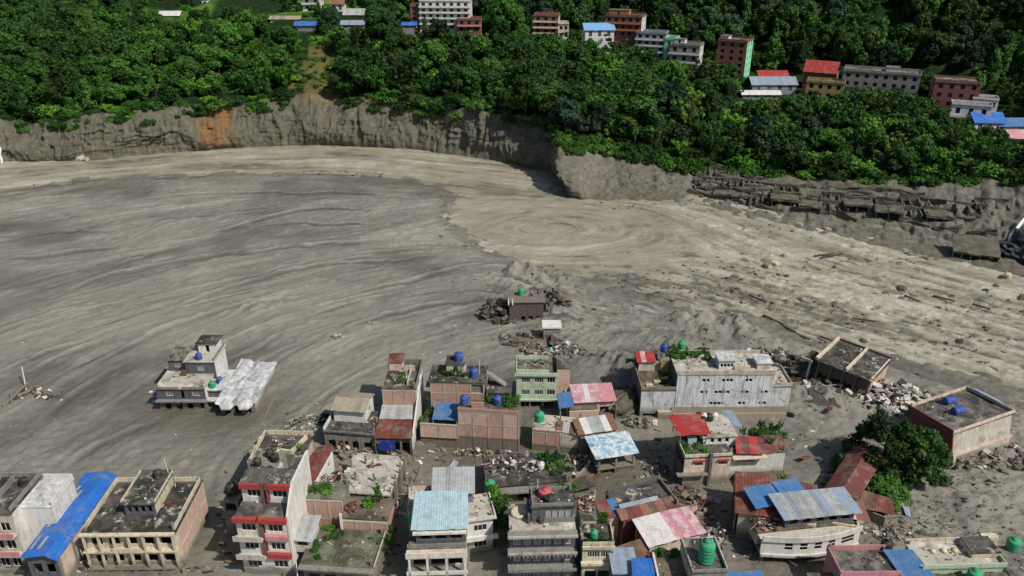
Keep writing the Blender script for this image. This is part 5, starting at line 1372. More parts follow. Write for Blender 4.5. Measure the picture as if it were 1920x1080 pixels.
tank(b2.pt(x0 + 2.9, 5.4, h + 1.1), 'tank_blue', 'blue tank behind the green tank on the white-roofed wing', .6, 1.2)
pole('drain_pipe', b2.pt(x0 - .3, 2.2, .0), b2.pt(x0 - .8, 2.6, 3.6), .14, 'whiteclean', 'white pipe leaning at the joint of the island house', 'pipe')
for k in range(5):
    rock(at(283 + 3 * k, 735 + 9 * (k % 3), .3), .35, 'litter', 'small pale lump of debris at the left corner of the island house', 60 + k, 'debris_lump', 'lumps by the island house')
# ---- 5 white house with red bands
b = house('red_banded_house', 'tall narrow white house with red bands above its windows', FL=(440, 970), FR=(537, 974), h=10.6, BR=(572, 885))
w, d, h = b.w, b.d, b.h
f = 3.2
hs = []
for k in range(3):
    z_ = h - (k + 1) * f + .95
    hs += [(w * .10, w * .10 + 2.0, z_, z_ + 1.25, 'w'), (w * .62, w * .62 + 2.0, z_, z_ + 1.25, 'w')] + ([(w * .46, w * .46 + .7, z_ - .5, z_ + 1.3, 'd')] if k < 2 else [])
b.block(0, w, 0, d, -.8, h, {'F': 'white', 'R': 'white', 'L': 'grey', 'B': 'grey'}, {'F': hs}, 'rgrey', over=.1)
b.box('red_band', -.2, w * .5 - .5, -.75, -.102, h - .35, h + .35, 'red'); b.box('red_band', w * .5 + .5, w + .1, -.75, -.102, h - .35, h + .35, 'red')
link('red_band', pymesh('red_gable', [(w * .5 - .497, -.8, h - .2), (w * .5 + .497, -.8, h - .2), (w * .5, -.8, h + .75), (w * .5 - .497, -.11, h - .2), (w * .5 + .497, -.11, h - .2), (w * .5, -.11, h + .75)], [(0, 1, 2), (5, 4, 3), (0, 3, 4, 1), (1, 4, 5, 2), (2, 5, 3, 0)]), 'red', b.root)
for k in (1, 2):
    b.box('balcony_slab', -.3, w * .52, -1.1, -.003, h - k * f - .1, h - k * f + .08, 'offwhite'); b.box('balcony_rail', -.3, w * .52, -1.1, -.98, h - k * f + .082, h - k * f + .75, 'offwhite')
    b.box('pink_band', w * .56, w + .1, -.6, -.003, h - k * f - .15, h - k * f + .55, 'pink' if k == 1 else 'red')
b.box('pillar', w * .47, w * .53, -.35, -.003, h - 2 * f + .082, h - .36, 'redbrown')
ty = 3.1; th_ = h + 3.3
b.block(.1, w, ty, d * .62, h + .12, th_, {'F': 'white', 'R': 'white', 'L': 'grey'}, {'F': [(w * .12, w * .12 + 1.9, h + 1.1, h + 2.3, 'w'), (w * .62, w * .62 + 2.0, h + 1.1, h + 2.3, 'w'), (w * .45, w * .45 + .8, h + .4, h + 2.3, 'd')]}, 'rdark', over=.15)
b.box('red_band', 0, w * .42, ty - .55, ty - .153, th_ - .6, th_ + .25, 'red'); b.box('red_band', w * .56, w + .1, ty - .55, ty - .153, th_ - .6, th_ + .25, 'red')
b.box('pillar', w * .43, w * .46, ty - .5, ty - .003, h + .182, th_ + .5, 'redbrown'); b.box('pillar', w * .52, w * .55, ty - .5, ty - .003, h + .182, th_ + .5, 'redbrown')
link('side_wall', pymesh('side_wall', [(w + .004, -.1, -.8), (w + .3, -.1, -.8), (w + .3, d + .2, -.8), (w + .004, d + .2, -.8), (w + .004, -.1, h + .6), (w + .3, -.1, h + .6), (w + .3, ty, th_ + .5), (w + .004, ty, th_ + .5), (w + .004, d + .2, th_ + .5), (w + .3, d + .2, th_ + .5)],
     [(0, 3, 2, 1), (4, 5, 6, 7), (7, 6, 9, 8), (0, 1, 5, 4), (3, 8, 9, 2), (1, 2, 9, 6, 5), (0, 4, 7, 8, 3)]), 'white', b.root)
b.box('stair_landing', .3, w * .5, d * .64, d, h + .2, h + 1.6, 'rpale')
for k, (x, y) in enumerate(((.2, d * .9), (1.3, d * 1.12), (2.4, d * 1.02))):
    tank(b.pt(x, y, h + 1.7), 'tank_black', ['left', 'back', 'right'][k] + ' of three black tanks behind the red-banded house', .6, 1.2)
b.box('tank_stand', -.6, 3.2, d * .8, d * 1.25, h - 3, h + 1.65, 'conc')
for k in range(4): plant(b.pt(rng.uniform(-1, 3), d * rng.uniform(.62, .8), h + (1.6 if k > 1 else .3)), 1.4, 1.9, 'yellow-green plant by the black tanks of the red-banded house', 'leaf_bright', 'bush', 'plants by the red-banded house')
b = house('tank_tower', 'small concrete tower with one black tank left of the red-banded house', FL=q(2, 36, 745), FR=q(2, 108, 748), h=7.2, BL=q(2, 56, 700))
b.block(0, b.w, 0, b.d, -.8, b.h, 'conc', {'F': row(.2, b.w - .2, 1, 1.6, b.h - 2.0, 1.4, 'o')}, 'rgrey', over=.3)
b.ledge(0, b.w, 0, b.d, b.h - 3.0, 'conc', .4)
tank(b.pt(b.w * .5, b.d * .6, b.h + .19), 'tank_black', 'black tank alone on the small concrete tower', .85, 1.9)
# ---- 7 open roof with cream parapets
b = house('parapet_house', 'house with dark flat roof framed by zigzag cream parapets', FL=q(2, 158, 598), FR=q(2, 372, 604), h=8.0, BL=q(2, 243, 462))
w, d, h = b.w, b.d, b.h
b.block(0, w, 0, d, -.8, h, {'F': 'conc', 'R': 'brickp', 'L': 'conc'}, {'F': row(.5, w - .5, 3, 1.3, h - 2.2, 1.3, 'o')}, 'rdark')
b.parapet(-.2, w + .2, -.2, d + .2, h + .185, .8, 'cream', 'LB')
for (xa, ya, xb, yb2) in ((w * .32, .4, w * .50, d * .42), (w * .50, d * .42, w * .75, d * .38), (w * .75, d * .38, w * .92, d * .9)):
    L = math.hypot(xb - xa, yb2 - ya); an = math.atan2(yb2 - ya, xb - xa)
    o = link('parapet', box_mesh('parapet', 0.02, L - .02, -.16, .16, 0, .75), 'cream', b.root); o.location = (xa, ya, h + .19); o.rotation_euler.z = an
heap('roof_rubbish', b.pt(w * .45, d * .75, h + .25), 2.2, 1.0, .5, 30, ('debris', 'litter', 'plank', 'clay'), 'scattered rubbish along the back of the zigzag-parapet roof', 'rubbish', 41, smin=.1, smax=.4, long_=.1)
for k in range(3): plant(b.pt(w * (.45 + .22 * k), d * (.28 + .25 * (k == 2)), h + .2), .9, 1.6, 'low green plant along the zigzag cream parapet', 'leaf_bright', 'bush', 'plants on the zigzag parapet')
# ---- 8 rust-red roofed small house
b = house('rust_roofed_house', 'small white house under a curved rust-red tin roof', FL=q(2, 377, 652), FR=q(2, 432, 657), h=6.8, BR=q(2, 512, 516))
w, d, h = b.w, b.d, b.h
b.block(.2, w + .6, .3, d - .3, -.8, h - .5, {'F': 'offwhite', 'R': 'white', 'L': 'conc'}, {'R': row(.6, d - .6, 2, .8, h - 1.9, .9)}, None)
b.sheets((-.2, -.3, h - .2), (w * .6, -.3, h + .35), (w * .6, d + .2, h + .35), (-.2, d + .2, h - .2), 3, 'rust')
b.sheets((w * .6, -.3, h + .35), (w + .5, -.3, h - .1), (w + .5, d + .2, h - .1), (w * .6, d + .2, h + .35), 3, 'rust')
heap('collapsed_roof_pile', b.pt(w + 2.4, d * .25, h - 1.6), 2.6, 2.2, 1.2, 60, ('clay', 'rust', 'debris', 'steel', 'litter'), 'heap of torn rusty sheets and timber beside the rust-red roof', 'rubbish', 43, smax=.9)
# ---- 9 broken slab roof with standing posts
b = house('broken_slab_house', 'low house with wide cracked pale concrete roof and bare posts', FL=q(2, 548, 708), FR=q(2, 772, 726), h=4.4, BR=q(2, 812, 560))
w, d, h = b.w, b.d, b.h
b.block(0, w, 0, d, -.8, h, 'conc', {'F': row(.3, w - .3, 3, 1.4, 1.2, 1.8, 'o'), 'R': row(.5, d - .5, 2, 1.4, 1.2, 1.8, 'o')}, 'rpale')
for k in range(6): b.box('column', w + .3 * (k % 2), w + .3 * (k % 2) + .22, .5 + k * d / 6, .75 + k * d / 6, -.8, h + 1.1, 'conc')
b.columns(((w * .25, d * .3), (w * .3, d * .75), (w * .62, d * .3), (w * .05, d * .62), (w * .1, d * .2)), h + .18, h + 1.7, 'conc', .14)
b.box('roof_stub_wall', w * .02, w * .14, d * .32, d * .36, h + .19, h + 1.5, 'white')
heap('roof_rubbish', b.pt(w * .5, d * .7, h + .25), 1.2, .7, .5, 22, ('clay', 'debris', 'rust'), 'brown rubbish in the middle of the cracked pale roof', 'rubbish', 47, smax=.5)
heap('roof_rubbish', b.pt(w * .82, d * .12, h + .25), .9, .6, .5, 18, ('steel', 'litter'), 'grey metal scraps at the front corner of the cracked pale roof', 'rubbish', 48, smax=.6)
for k in range(7):
    p = b.pt(w + .9 + .15 * k, .3 + k * 1.6, 0); pole('fallen_post', p, p + Vector((rng.uniform(-.5, .9), rng.uniform(-.6, .6), rng.uniform(2.0, 3.6))), .09, 'mudwood', 'leaning bare post right of the cracked pale roof', 'post', 'leaning posts by the broken slab')
# ---- 10 brick house with creepers
b = house('brick_house', 'roofless-looking brick house overgrown with creepers on its right corner', FL=q(2, 384, 742), FR=q(2, 566, 752), h=8.2, BL=q(2, 408, 668))
w, d, h = b.w, b.d, b.h
b.block(0, w, .25, d, -.8, h, 'conc', {}, 'rmoss', over=.1)
pillars_brick(b, 'F', -.06, 0, w, h - 3.2, h, 3, 1, 'brick'); pillars_brick(b, 'F', -.06, 0, w, h - 6.6, h - 3.25, 3, 1, 'brick')
b.block(w + .05, w + 6.8, -1.4, 3.0, -.8, h - 1.9, {'F': 'brick', 'R': 'brick', 'L': 'conc'}, {}, 'rbrown', over=.1)
pillars_brick(b, 'F', -1.75, w + .05, w + 6.8, h - 5.4, h - 2.0, 3, 1, 'brick')
b.box('pillar', w + .1, w + .4, -2.1, -1.8, h - 5.4, h - .6, 'whiteclean')
heap('roof_rubbish', b.pt(w + 1.2, .6, h - 1.5), 1.1, 1.0, 1.2, 36, ('clay', 'rust', 'debris'), 'rust-coloured heap on the brick house beside its white pillar', 'rubbish', 51, smax=.6)
for k in range(5): plant(b.pt(.5 + .8 * k, d * .5 + rng.uniform(-.5, .5), h + .15), 1.0, 2.0, 'green grass tuft on the mossy brick house roof', 'leaf_bright', 'bush', 'tufts on the brick house')
for k in range(9): plant(b.pt(w + 5.2 + rng.uniform(-2.2, 2.2), 2.5 - k * .75, h - 2.2 - k * .45), 2.6, 2.8, 'creeper bush hanging over the right corner of the brick house', rng.choice(('leaf_bright', 'leaf_mid')), 'bush', 'creepers on the brick house')
# ---- 11 mossy flat slab house in front
b = house('mossy_slab_house', 'low house with mossy flat concrete roof in front of the brick house', FL=q(2, 392, 1024), FR=q(2, 702, 1044), h=4.6, BR=q(2, 748, 895))
w, d, h = b.w, b.d, b.h
b.block(0, w, 0, d, -.8, h, {'F': 'conc', 'R': 'conc', 'L': 'conc'}, {'F': row(.3, w - .3, 4, 1.7, .8, 2.1, 'o')}, 'rmoss', over=.3)
b.box('eave', -.3, w + .3, -1.2, -.302, h - .1, h + .12, 'conc'); b.parapet(-.3, w + .3, -.3, d + .3, h + .185, .35, 'offwhite', 'R')
b.block(-1.9, .4, 2.6, 6.5, h - .5, h + 1.7, 'offwhite', {'F': row(-1.8, .3, 1, 1.5, h + .6, .8, 'o')}, None)
b.sheets((-2.2, 2.2, h + 1.75), (.8, 2.2, h + 1.75), (.8, 6.8, h + 2.5), (-2.2, 6.8, h + 2.5), 4, 'gsheet')
for k in range(6): plant(b.pt(.8 + rng.uniform(-.3, 2.6), 1.2 + k * 1.1, h + .15), .9, 1.7, 'weed growing on the mossy slab roof', 'leaf_bright', 'bush', 'weeds on the mossy slab')
pole('arched_pipe', b.pt(w * .35, -1.6, 0), b.pt(w * .30, -1.3, 2.4), .09, 'whiteclean', 'pale bent pipe before the mossy slab house', 'pipe')
pole('arched_pipe', b.pt(-.6, -1.0, 0), b.pt(-.7, -.4, 5.2), .1, 'whiteclean', 'white downpipe between red-banded house and mossy slab house', 'pipe')
# ---- 12 hut on dark roof
b = house('hut_roof_house', 'low dark-roofed house carrying a white rooftop hut with tan tin roof', FL=q(2, 487, 447), FR=q(2, 712, 464), h=4.3, BR=q(2, 728, 392))
w, d, h = b.w, b.d + 2, b.h
b.block(0, w, 0, d, -.8, h, 'conc', {'F': row(.3, w - .3, 4, 1.5, .6, 2.2, 'o')}, 'rdark', over=.2)
b.parapet(-.1, w, -.1, d, h + .185, .8, 'white', 'L'); b.parapet(-.1, w, -.1, d, h + .185, .3, 'grey', 'F')
x0, x1, y0, y1 = .8, 6.4, d * .48, d * .48 + 5.2
b.block(x0, x1, y0, y1, -.8, h + 2.6, {'F': 'white', 'R': 'white', 'L': 'conc', 'B': 'conc'}, {'R': row(y0 + .5, y1 - .5, 1, .8, h + 1.0, 1.1, 'o')}, None)
b.sheets((x0 - .3, y0 - .5, h + 2.6), (x1 + .3, y0 - .5, h + 2.6), (x1 + .3, y0 + 2.6, h + 3.5), (x0 - .3, y0 + 2.6, h + 3.5), 6, 'tansheet')
b.sheets((x1 + .3, y1 + .5, h + 2.6), (x0 - .3, y1 + .5, h + 2.6), (x0 - .3, y0 + 2.6, h + 3.5), (x1 + .3, y0 + 2.6, h + 3.5), 6, 'tansheet')
heap('roof_rubbish', b.pt(w * .85, d * .55, h + .25), 1.3, 1.4, .6, 36, ('litter', 'debris', 'steel', 'plank'), 'pale clutter on the dark roof right of the tan-roofed hut', 'rubbish', 53, smax=.6)
tank(b.pt(w * .98, d * .85, h - 1.5), 'tank_green', 'green tank half hidden behind the dark hut roof', .7, 1.6)
b.columns(((w * .25, -.5), (w * .4, -.6), (w * .7, -.5), (w * 1.02, -.5)), -.8, h - .3, 'conc', .1)
# ---- 13 tower with red and white tin lean-to
b = house('tower_house', 'long narrow house with tower and white-and-rust tin lean-to roofs', FL=q(2, 717, 468), FR=q(2, 870, 470), yb=620 + 560 / 2.348, BR=q(2, 884, 402))
w, d, h = b.w, b.d, b.h
b.columns(((.1, .1), (w * .35, .1), (w * .7, .1), (w - .1, .1)), -.8, h - .1, 'conc', .13)
b.block(.0, w, 1.2, d + 3.5, -.8, h - .3, 'conc', {'F': row(.2, w - .2, 3, 1.4, .3, 2.0, 'o')}, None)
b.sheets((-.3, -.4, h), (w + .2, -.4, h), (w + .2, d - .2, h + .7), (-.3, d - .2, h + .7), 7, 'rust')
b.sheets((-.1, d - .5, h + .85), (w + .2, d - .5, h + .85), (w + .2, d + 3.2, h + 1.5), (-.1, d + 3.2, h + 1.5), 7, 'gsheet')
b.box('blue_tarpaulin', w * .08, w * .55, -.75, -.55, h - 2.2, h - .3, 'bluetarp')
ty = d + 3.3; th_ = h + 4.4; td = 9.5
b.block(0, w, ty, ty + td, -.8, th_, {'F': 'conc', 'R': 'white', 'L': 'conc', 'B': 'conc'}, {'R': row(ty + .6, ty + td - .6, 3, .7, th_ - 2.2, 1.0)}, 'rdark', over=.1)
pillars_brick(b, 'F', ty - .32, 0, w, h + 1.4, th_ + .1, 3, 1, 'brick')
b.parapet(-.1, w + .1, ty, ty + td, th_ + .185, .7, 'conc', 'LRB')
b.block(.2, 2.6, ty + td - 3, ty + td - .3, th_ + .19, th_ + 1.8, 'pinkcream', {}, None)
b.sheets((0, ty + td - 3.2, th_ + 1.85), (2.8, ty + td - 3.2, th_ + 1.85), (2.8, ty + td - .1, th_ + 2.1), (0, ty + td - .1, th_ + 2.1), 3, 'rust')
b.box('roof_stub_wall', 2.9, 5.0, ty + td - 3.2, ty + td - 3.0, th_ + .19, th_ + 1.3, 'cream'); b.box('roof_stub_wall', 4.2, 4.4, ty + 1.2, ty + td - 3.4, th_ + .19, th_ + .9, 'offwhite')
link('side_wall', pymesh('side_wall', [(w + .12, -.2, -.8), (w + .35, -.2, -.8), (w + .35, ty + 5, -.8), (w + .12, ty + 5, -.8), (w + .12, -.2, h - .2), (w + .35, -.2, h - .2), (w + .35, ty + 5, th_ + .3), (w + .12, ty + 5, th_ + .3)], BOXF), 'white', b.root)
heap('roof_rubbish', b.pt(w * .45, ty + td * .42, th_ + .3), 2.0, 2.2, .7, 46, ('debris', 'plank', 'litter', 'steel'), 'jumble of planks and scrap on the tower roof', 'rubbish', 57, smax=.7)
for k in range(4): plant(b.pt(.6 + rng.uniform(-.3, 2.8), ty + 1.6 + k * 1.2, th_ + .2), 1.0, 1.7, 'green plant on the tower roof', 'leaf_bright', 'bush', 'plants on the tower roof')
# ---- 14 brick house with blue tanks behind
b = house('brick_block', 'brick house behind with two blue tanks and a white rooftop cabin', FL=q(3, 250, 226), FR=q(3, 486, 232), h=9.3, BL=q(3, 240, 176))
w, d, h = b.w, b.d + 1.5, b.h
b.block(0, w, .25, d, -.8, h, 'conc', {'L': row(.6, d - .6, 2, 1.0, h - 2.2, 1.3, 'o')}, 'rdark', over=.4)
pillars_brick(b, 'F', -.06, 0, w, h - 4.2, h - .05, 4, 2, 'brick', 'cement', skip=((3, 1),)); pillars_brick(b, 'F', -.06, 0, w, h - 8, h - 4.25, 4, 1, 'brickp')
b.block(w * .28, w * .62, d * .45, d - .2, h + .19, h + 2.3, {'F': 'offwhite', 'R': 'white', 'L': 'white'}, {'F': row(w * .3, w * .6, 1, .9, h + .4, 1.5, 'd')}, 'rgrey', over=.2)
for k in range(3): b.box('balcony_slab', -1.0, -.003, .6, 2.6, h - 1.5 - 2.6 * k, h - 1.3 - 2.6 * k, 'conc')
tank(b.pt(w * .50, d * .7, h + 2.5), 'tank_blue', 'blue tank on the white cabin of the rear brick house', .85, 1.5)
tank(b.pt(w * .80, d * .35, h + .2), 'tank_blue', 'blue tank on the right roof corner of the rear brick house', .75, 1.8)
for k in range(5): plant(b.pt(w * (.25 + .09 * k), d * rng.uniform(.2, .5), h + .2), 1.5, 1.8, 'potted plant before the rooftop cabin of the rear brick house', rng.choice(('leaf_bright', 'leaf_mid')), 'bush', 'plants on the rear brick house')
pole('roof_pole', b.pt(w * .9, d * .5, h), b.pt(w * .9, d * .5, h + 3.0), .06, 'whiteclean', 'white pole on the right of the rear brick house roof', 'pole')
b.block(w + .6, w + 4.6, 1.0, 5.5, -.8, h - 2.5, 'conc', {}, 'rdark', over=.3)
o = link('stair_flight', box_mesh('stair_flight', 0, 4.4, -.7, .7, -.12, .12), 'conc', b.root); o.location = (w + .2, 3.4, h + .3); o.rotation_euler = (0, math.radians(36), 0)
# ---- 15 long brick wall house
b = house('brick_panel_house', 'house with long front of brick panels between pale concrete posts', FL=q(3, 372, 352), FR=q(3, 640, 368), yb=620 + 536 / 2.348, BL=q(3, 380, 305))
w, d, h = b.w, b.d, b.h
b.block(0, w, .25, d, -.8, h, 'conc', {}, 'rbrown', over=.05)
pillars_brick(b, 'F', -.06, 0, w, h * .38, h, 4, 2, ('brick', 'brickp', 'brickp', 'brick'), 'cement'); pillars_brick(b, 'F', -.06, 0, w, -.5, h * .375, 4, 1, 'muddy', 'muddy')
b.parapet(-.05, w + .05, -.1, d, h + .185, .5, 'brick', 'F')
b.box('roof_stub_wall', w * .22, w * .42, .5, .75, h + .19, h + 1.5, 'brick')
l2 = 6.6; h2 = h * .56
b.block(-l2, -.05, -.15, 4.5, -.8, h2, 'muddy', {}, 'rbrown', over=.05)
pillars_brick(b, 'F', -.5, -l2, -.05, h2 - 1.9, h2 + .9, 2, 1, 'brickp', 'cement'); 
b.sheets((-4.6, .3, h2 + 1.3), (-.1, .3, h2 + 1.3), (-.1, 4.2, h2 + 2.4), (-4.6, 4.2, h2 + 2.4), 5, 'dblue')
b.columns(((-4.5, .5), (-.4, .5), (-4.5, 4), (-.4, 4)), h2, h2 + 1.28, 'conc', .1)
tank(b.pt(w * .08, d * .6, h + .2), 'tank_blue', 'blue tank at the left end of the brick-panel house roof', .75, 1.6)
tank(b.pt(w * .62, d * .75, h + .2), 'tank_blue', 'blue tank amid plants on the brick-panel house roof', .75, 1.6)
for k in range(14): plant(b.pt(w * rng.uniform(.45, .98), d * rng.uniform(.5, 1.6), h + .1), 1.3, 1.9, 'garden plant on the right half of the brick-panel roof', rng.choice(('leaf_bright', 'leaf_mid', 'leaf_mid')), 'bush', 'roof garden of the brick-panel house')
for k in range(4): plant(b.pt(-l2 + .3 + k * .5, 2 + k * .5, h2 + .2), 1.3, 1.8, 'leafy plant at the left end of the brick-panel house', 'leaf_mid', 'bush', 'plants left of the blue lean-to')
rock(b.pt(-l2 - .2, .2, .8), 1.2, 'offwhite', 'pale lump of broken masonry at the left foot of the brick-panel house', 81, 'masonry_lump')
# ---- 16 mint house
b = house('mint_house', 'pale mint-green two-storey house with bare brick right end', FL=q(3, 630, 190), FR=q(3, 808, 192), yb=620 + 345 / 2.348, BL=q(3, 626, 138))
w, d, h = b.w, b.d + 1.0, b.h
f = (h - 2.4) / 2
hs = []
for k in range(2):
    z_ = h - (k + 1) * f + .75
    hs += [(w * .12, w * .12 + 1.6, z_, z_ + 1.1, 'g'), (w * .45, w * .45 + 1.6, z_, z_ + 1.1, 'g'), (w * .76, w * .76 + 1.5, z_, z_ + 1.2, 'w')]
b.block(0, w, 0, d, 2.1, h, {'F': 'mint', 'R': 'brickp', 'L': 'mint'}, {'F': hs}, 'rgrey', over=.25)
b.box('cornice', -.3, w + .3, -.45, -.253, h - .25, h + .4, 'mint'); b.box('floor_ledge', -.2, w + .2, -.5, -.003, 2.0, 2.35, 'mint')
b.block(.15, w - .15, .6, d, -.8, 2.08, 'conc', {'F': row(.3, w - .3, 3, 1.9, -.3, 1.9, 'o')}, None)
b.columns(((.2, .1), (w * .34, .1), (w * .67, .1), (w - .2, .1)), -.8, 1.998, 'mint', .15)
b.parapet(-.1, w * .8, 0, d, h + .185, .7, 'mint', 'LBF')
b.block(w + .02, w + 2.4, .2, d, -.8, h + 1.0, {'F': 'brickp', 'R': 'pinkcream', 'L': 'offwhite'}, {}, 'rgrey', over=.05)
heap('roof_rubbish', b.pt(w * .55, d * .6, h + .25), 2.2, 1.2, .7, 40, ('debris', 'steel', 'plank'), 'dark scrap along the mint house roof', 'rubbish', 59, smax=.7)
# ---- 17 pink sheet roofed house
b = house('pink_roofed_house', 'small brick house under faded pink-white tin roof with blue tarpaulin', FL=q(4, 150, 318), FR=q(4, 366, 308), h=4.6, BL=q(4, 152, 250))
w, d, h = b.w, b.d, b.h
b.block(.2, w - .2, .4, d, -.8, h - .3, {'F': 'brickp', 'R': 'brickp', 'L': 'brickp'}, {'F': [(w * .68, w * .68 + 1.8, 1.6, 3.2, 'o')]}, None)
b.sheets((1.2, -.2, h), (w, -.2, h), (w, d + .2, h + .5), (1.2, d + .2, h + .5), 7, ('pinksheet', 'pinksheet', 'whitesheet', 'pinksheet'))
b.sheets((-1.6, -1.0, h - .6), (1.0, -1.0, h - .2), (1.0, 3.0, h + .5), (-1.6, 3.0, h + .1), 3, 'dblue')
b.box('brick_panel', .2, w * .62, -1.4, -1.15, -.8, h - 1.0, 'brickp'); b.box('roof_stub_wall', .3, w * .6, -1.1, .3, h - 1.0, h - .8, 'rbrown')
b.columns(((w - .1, -.5), (-1.4, -.8)), -.8, h - .7, 'conc', .1)
pole('roof_pole', b.pt(w * .3, d, h), b.pt(w * .3, d, h + 1.5), .05, 'steel', 'short stub pole on the pink tin roof', 'pole')
# ---- 18 low brick house with green tank
b = house('low_brick_house', 'low brick house with green tank on its pale roof corner', FL=q(3, 700, 442), FR=q(3, 905, 462), yb=620 + 546 / 2.348, BL=q(3, 692, 368))
w, d, h = b.w, b.d, b.h
b.block(0, w, .25, d, -.8, h, 'conc', {}, 'rpale', over=.05)
pillars_brick(b, 'F', -.06, 0, w * .62, h * .42, h, 2, 1, 'brick', 'offwhite'); pillars_brick(b, 'F', -.06, 0, w, -.5, h * .415, 3, 1, 'muddy', 'muddy')
b.box('parapet', 0, w * .62, -.1, .15, h + .19, h + .5, 'brick'); b.box('front_wall', w * .63, w, 0, .2, h * .42, h, 'offwhite')
b.sheets((w * .5, .2, h + .35), (w + .4, -.3, h + .1), (w + .4, d * .6, h + .4), (w * .5, d * .6, h + .55), 4, ('gsheet', 'rustb'))
tank(b.pt(.8, d * .62, h + .2), 'tank_green', 'green tank on the low brick house right of the brick panels', .85, 1.7)
b.columns(((w * .55, d * .8), (w * .6, d * .3)), h + .18, h + 1.6, 'conc', .1)
# ---- 19 shed under printed tarpaulin
b = house('tarpaulin_shed', 'open concrete frame shed roofed with a printed blue and white tarpaulin', FL=q(4, 285, 560), FR=q(4, 456, 537), h=4.4, BL=q(4, 236, 478))
w, d, h = b.w, b.d, b.h
o = b.sheets((-.4, -.3, h - .1), (w + .3, -.3, h), (w + .3, d + .3, h + .5), (-.6, d + .3, h + .4), 5, 'tarp', 'tarpaulin_strip')
b.columns([(x, y) for x in (.4, w * .5, w - .3) for y in (.5, d - .3)], -.8, h - .25, 'conc', .16)
b.box('floor_slab', .1, w - .1, .2, d, 1.6, 1.85, 'conc'); b.box('back_wall', .2, w - .2, d - .6, d - .4, -.8, h - .5, 'dgrey'); b.box('infill_wall', w * .55, w - .5, .45, .6, -.8, 1.55, 'conc')
b.sheets((-1.6, d + .5, h + .6), (w - 1.2, d + .5, h + .8), (w - 1.2, d + 4.6, h + 1.3), (-1.6, d + 4.6, h + 1.1), 6, ('gsheet', 'gsheet', 'rustb', 'whitesheet'))
b.block(-1.2, w - 1.6, d + .8, d + 4.4, -.8, h + .5, 'conc', {}, None)
# ---- 20 long rain-streaked grey building
b = house('long_grey_building', 'long grey building with rain-streaked front and tiny windows', FL=(1271, 703), FR=(1453, 702), yb=787, BL=(1268, 688), cat='building')
w, d, h = b.w, max(b.d, 7.5), b.h
def trio(x, z_, n=3): return [(x + i * .72, x + i * .72 + .58, z_, z_ + .62, 'o') for i in range(n)]
hs = trio(w * .26, h - 1.5, 2) + trio(w * .46, h - 1.5) + trio(w * .70, h - 1.5, 2) + trio(w * .69, h - .7, 1) + trio(w * .25, h - 4.0, 2) + trio(w * .40, h - 4.0, 4) + trio(w * .68, h - 4.0, 2) + trio(w * .88, h - 4.0, 2) + trio(w * .36, h - 6.4, 4) + trio(w * .66, h - 6.4, 2) + trio(w * .88, h - 6.4, 2)
b.block(0, w, 0, d, -.8, h, {'F': 'streakgrey', 'R': 'streakgrey', 'L': 'dgrey', 'B': 'grey'}, {'F': hs}, 'rpale', over=.12)
b.box('lower_wall', -.6, w + 3.2, -.09, -.004, -.8, h * .30, 'beige'); b.box('lower_wall', -.2, w + 3.0, -.35, -.094, -.8, h * .16, 'beige')
for k in range(5): b.box('pilaster', w * (k + .5) / 5 - .1, w * (k + .5) / 5 + .1, -.035, -.003, h * .36, h - .05, 'streakgrey')
b.parapet(-.1, w + .1, -.1, d, h + .185, .7, 'offwhite', 'FB')
b.block(w * .44, w * .60, 1.5, 4.5, h + .19, h + 2.0, 'white', {'F': row(w * .45, w * .59, 4, .5, h + .7, .7, 'o')}, 'rwhite', over=.25)
b.box('roof_stub_wall', w * .60, w * .76, 1.2, 1.4, h + .19, h + 1.1, 'pinkcream')
b.block(w * .84, w * .99, 1.6, 4.6, h + .19, h + 1.3, 'pinkcream', {}, 'rwhite', over=.2)
lh = h * .66; lw = 6.3
b.block(-lw, -.05, .1, d + 2.5, -.8, lh, {'F': 'streakgrey', 'L': 'dgrey', 'B': 'grey'}, {'F': [(-lw + .6, -lw + 3.0, -.5, 1.4, 'o')]}, 'rbrown', over=.15, sides='FLB')
b.parapet(-lw - .1, -.05, .0, d + 2.5, lh + .185, .55, 'conc', 'LF'); b.box('buttress_wall', -lw + 3.2, -lw + 5.6, -.7, .05, -.8, 2.2, 'cream')
for k in range(3): b.box('roof_block', -lw + 1 + k * 1.6, -lw + 2.2 + k * 1.6, 1.0 + k * 1.2, 1.5 + k * 1.2, lh + .19, lh + .6, 'cream')
b.block(-lw + .4, -lw + 4.4, d - .8, d + 2.2, lh + .19, lh + 2.2, {'F': 'offwhite', 'L': 'maroon', 'R': 'offwhite'}, {}, None)
b.sheets((-lw, d - 1.2, lh + 2.2), (-lw + 3.6, d - 1.2, lh + 2.3), (-lw + 3.6, d + 2.4, lh + 2.7), (-lw, d + 2.4, lh + 2.6), 4, ('redsheet', 'pinksheet'))
b.box('yellow_wall', -1.9, -.3, d - 1.5, d - 1.2, lh + .19, lh + 2.6, 'yellow')
rh = h * .74
b.block(w + .05, w + 3.4, .1, d - 1, -.8, rh, {'F': 'streakgrey', 'R': 'streakgrey', 'B': 'grey'}, {}, 'rpale', over=.2, sides='FRB')
b.parapet(w + .2, w + 3.5, .0, d - 1, rh + .185, .5, 'offwhite', 'FR')
tank(b.pt(-.9, d + 1.2, lh + 2.4), 'tank_blue', 'blue tank on a stand above the garden of the long grey building', .7, 1.5, .9)
tank(b.pt(2.3, d + 1.0, h - .6), 'tank_green', 'green tank above the garden of the long grey building', .75, 1.6, 1.2)
for k in range(26): plant(b.pt(rng.uniform(-.8, w * .40), d + rng.uniform(-3.0, 1.8), h + .2), 1.5, 1.9, 'garden plant on the roof of the long grey building', rng.choice(('leaf_bright', 'leaf_bright', 'leaf_mid')), 'bush', 'roof garden of the long grey building')
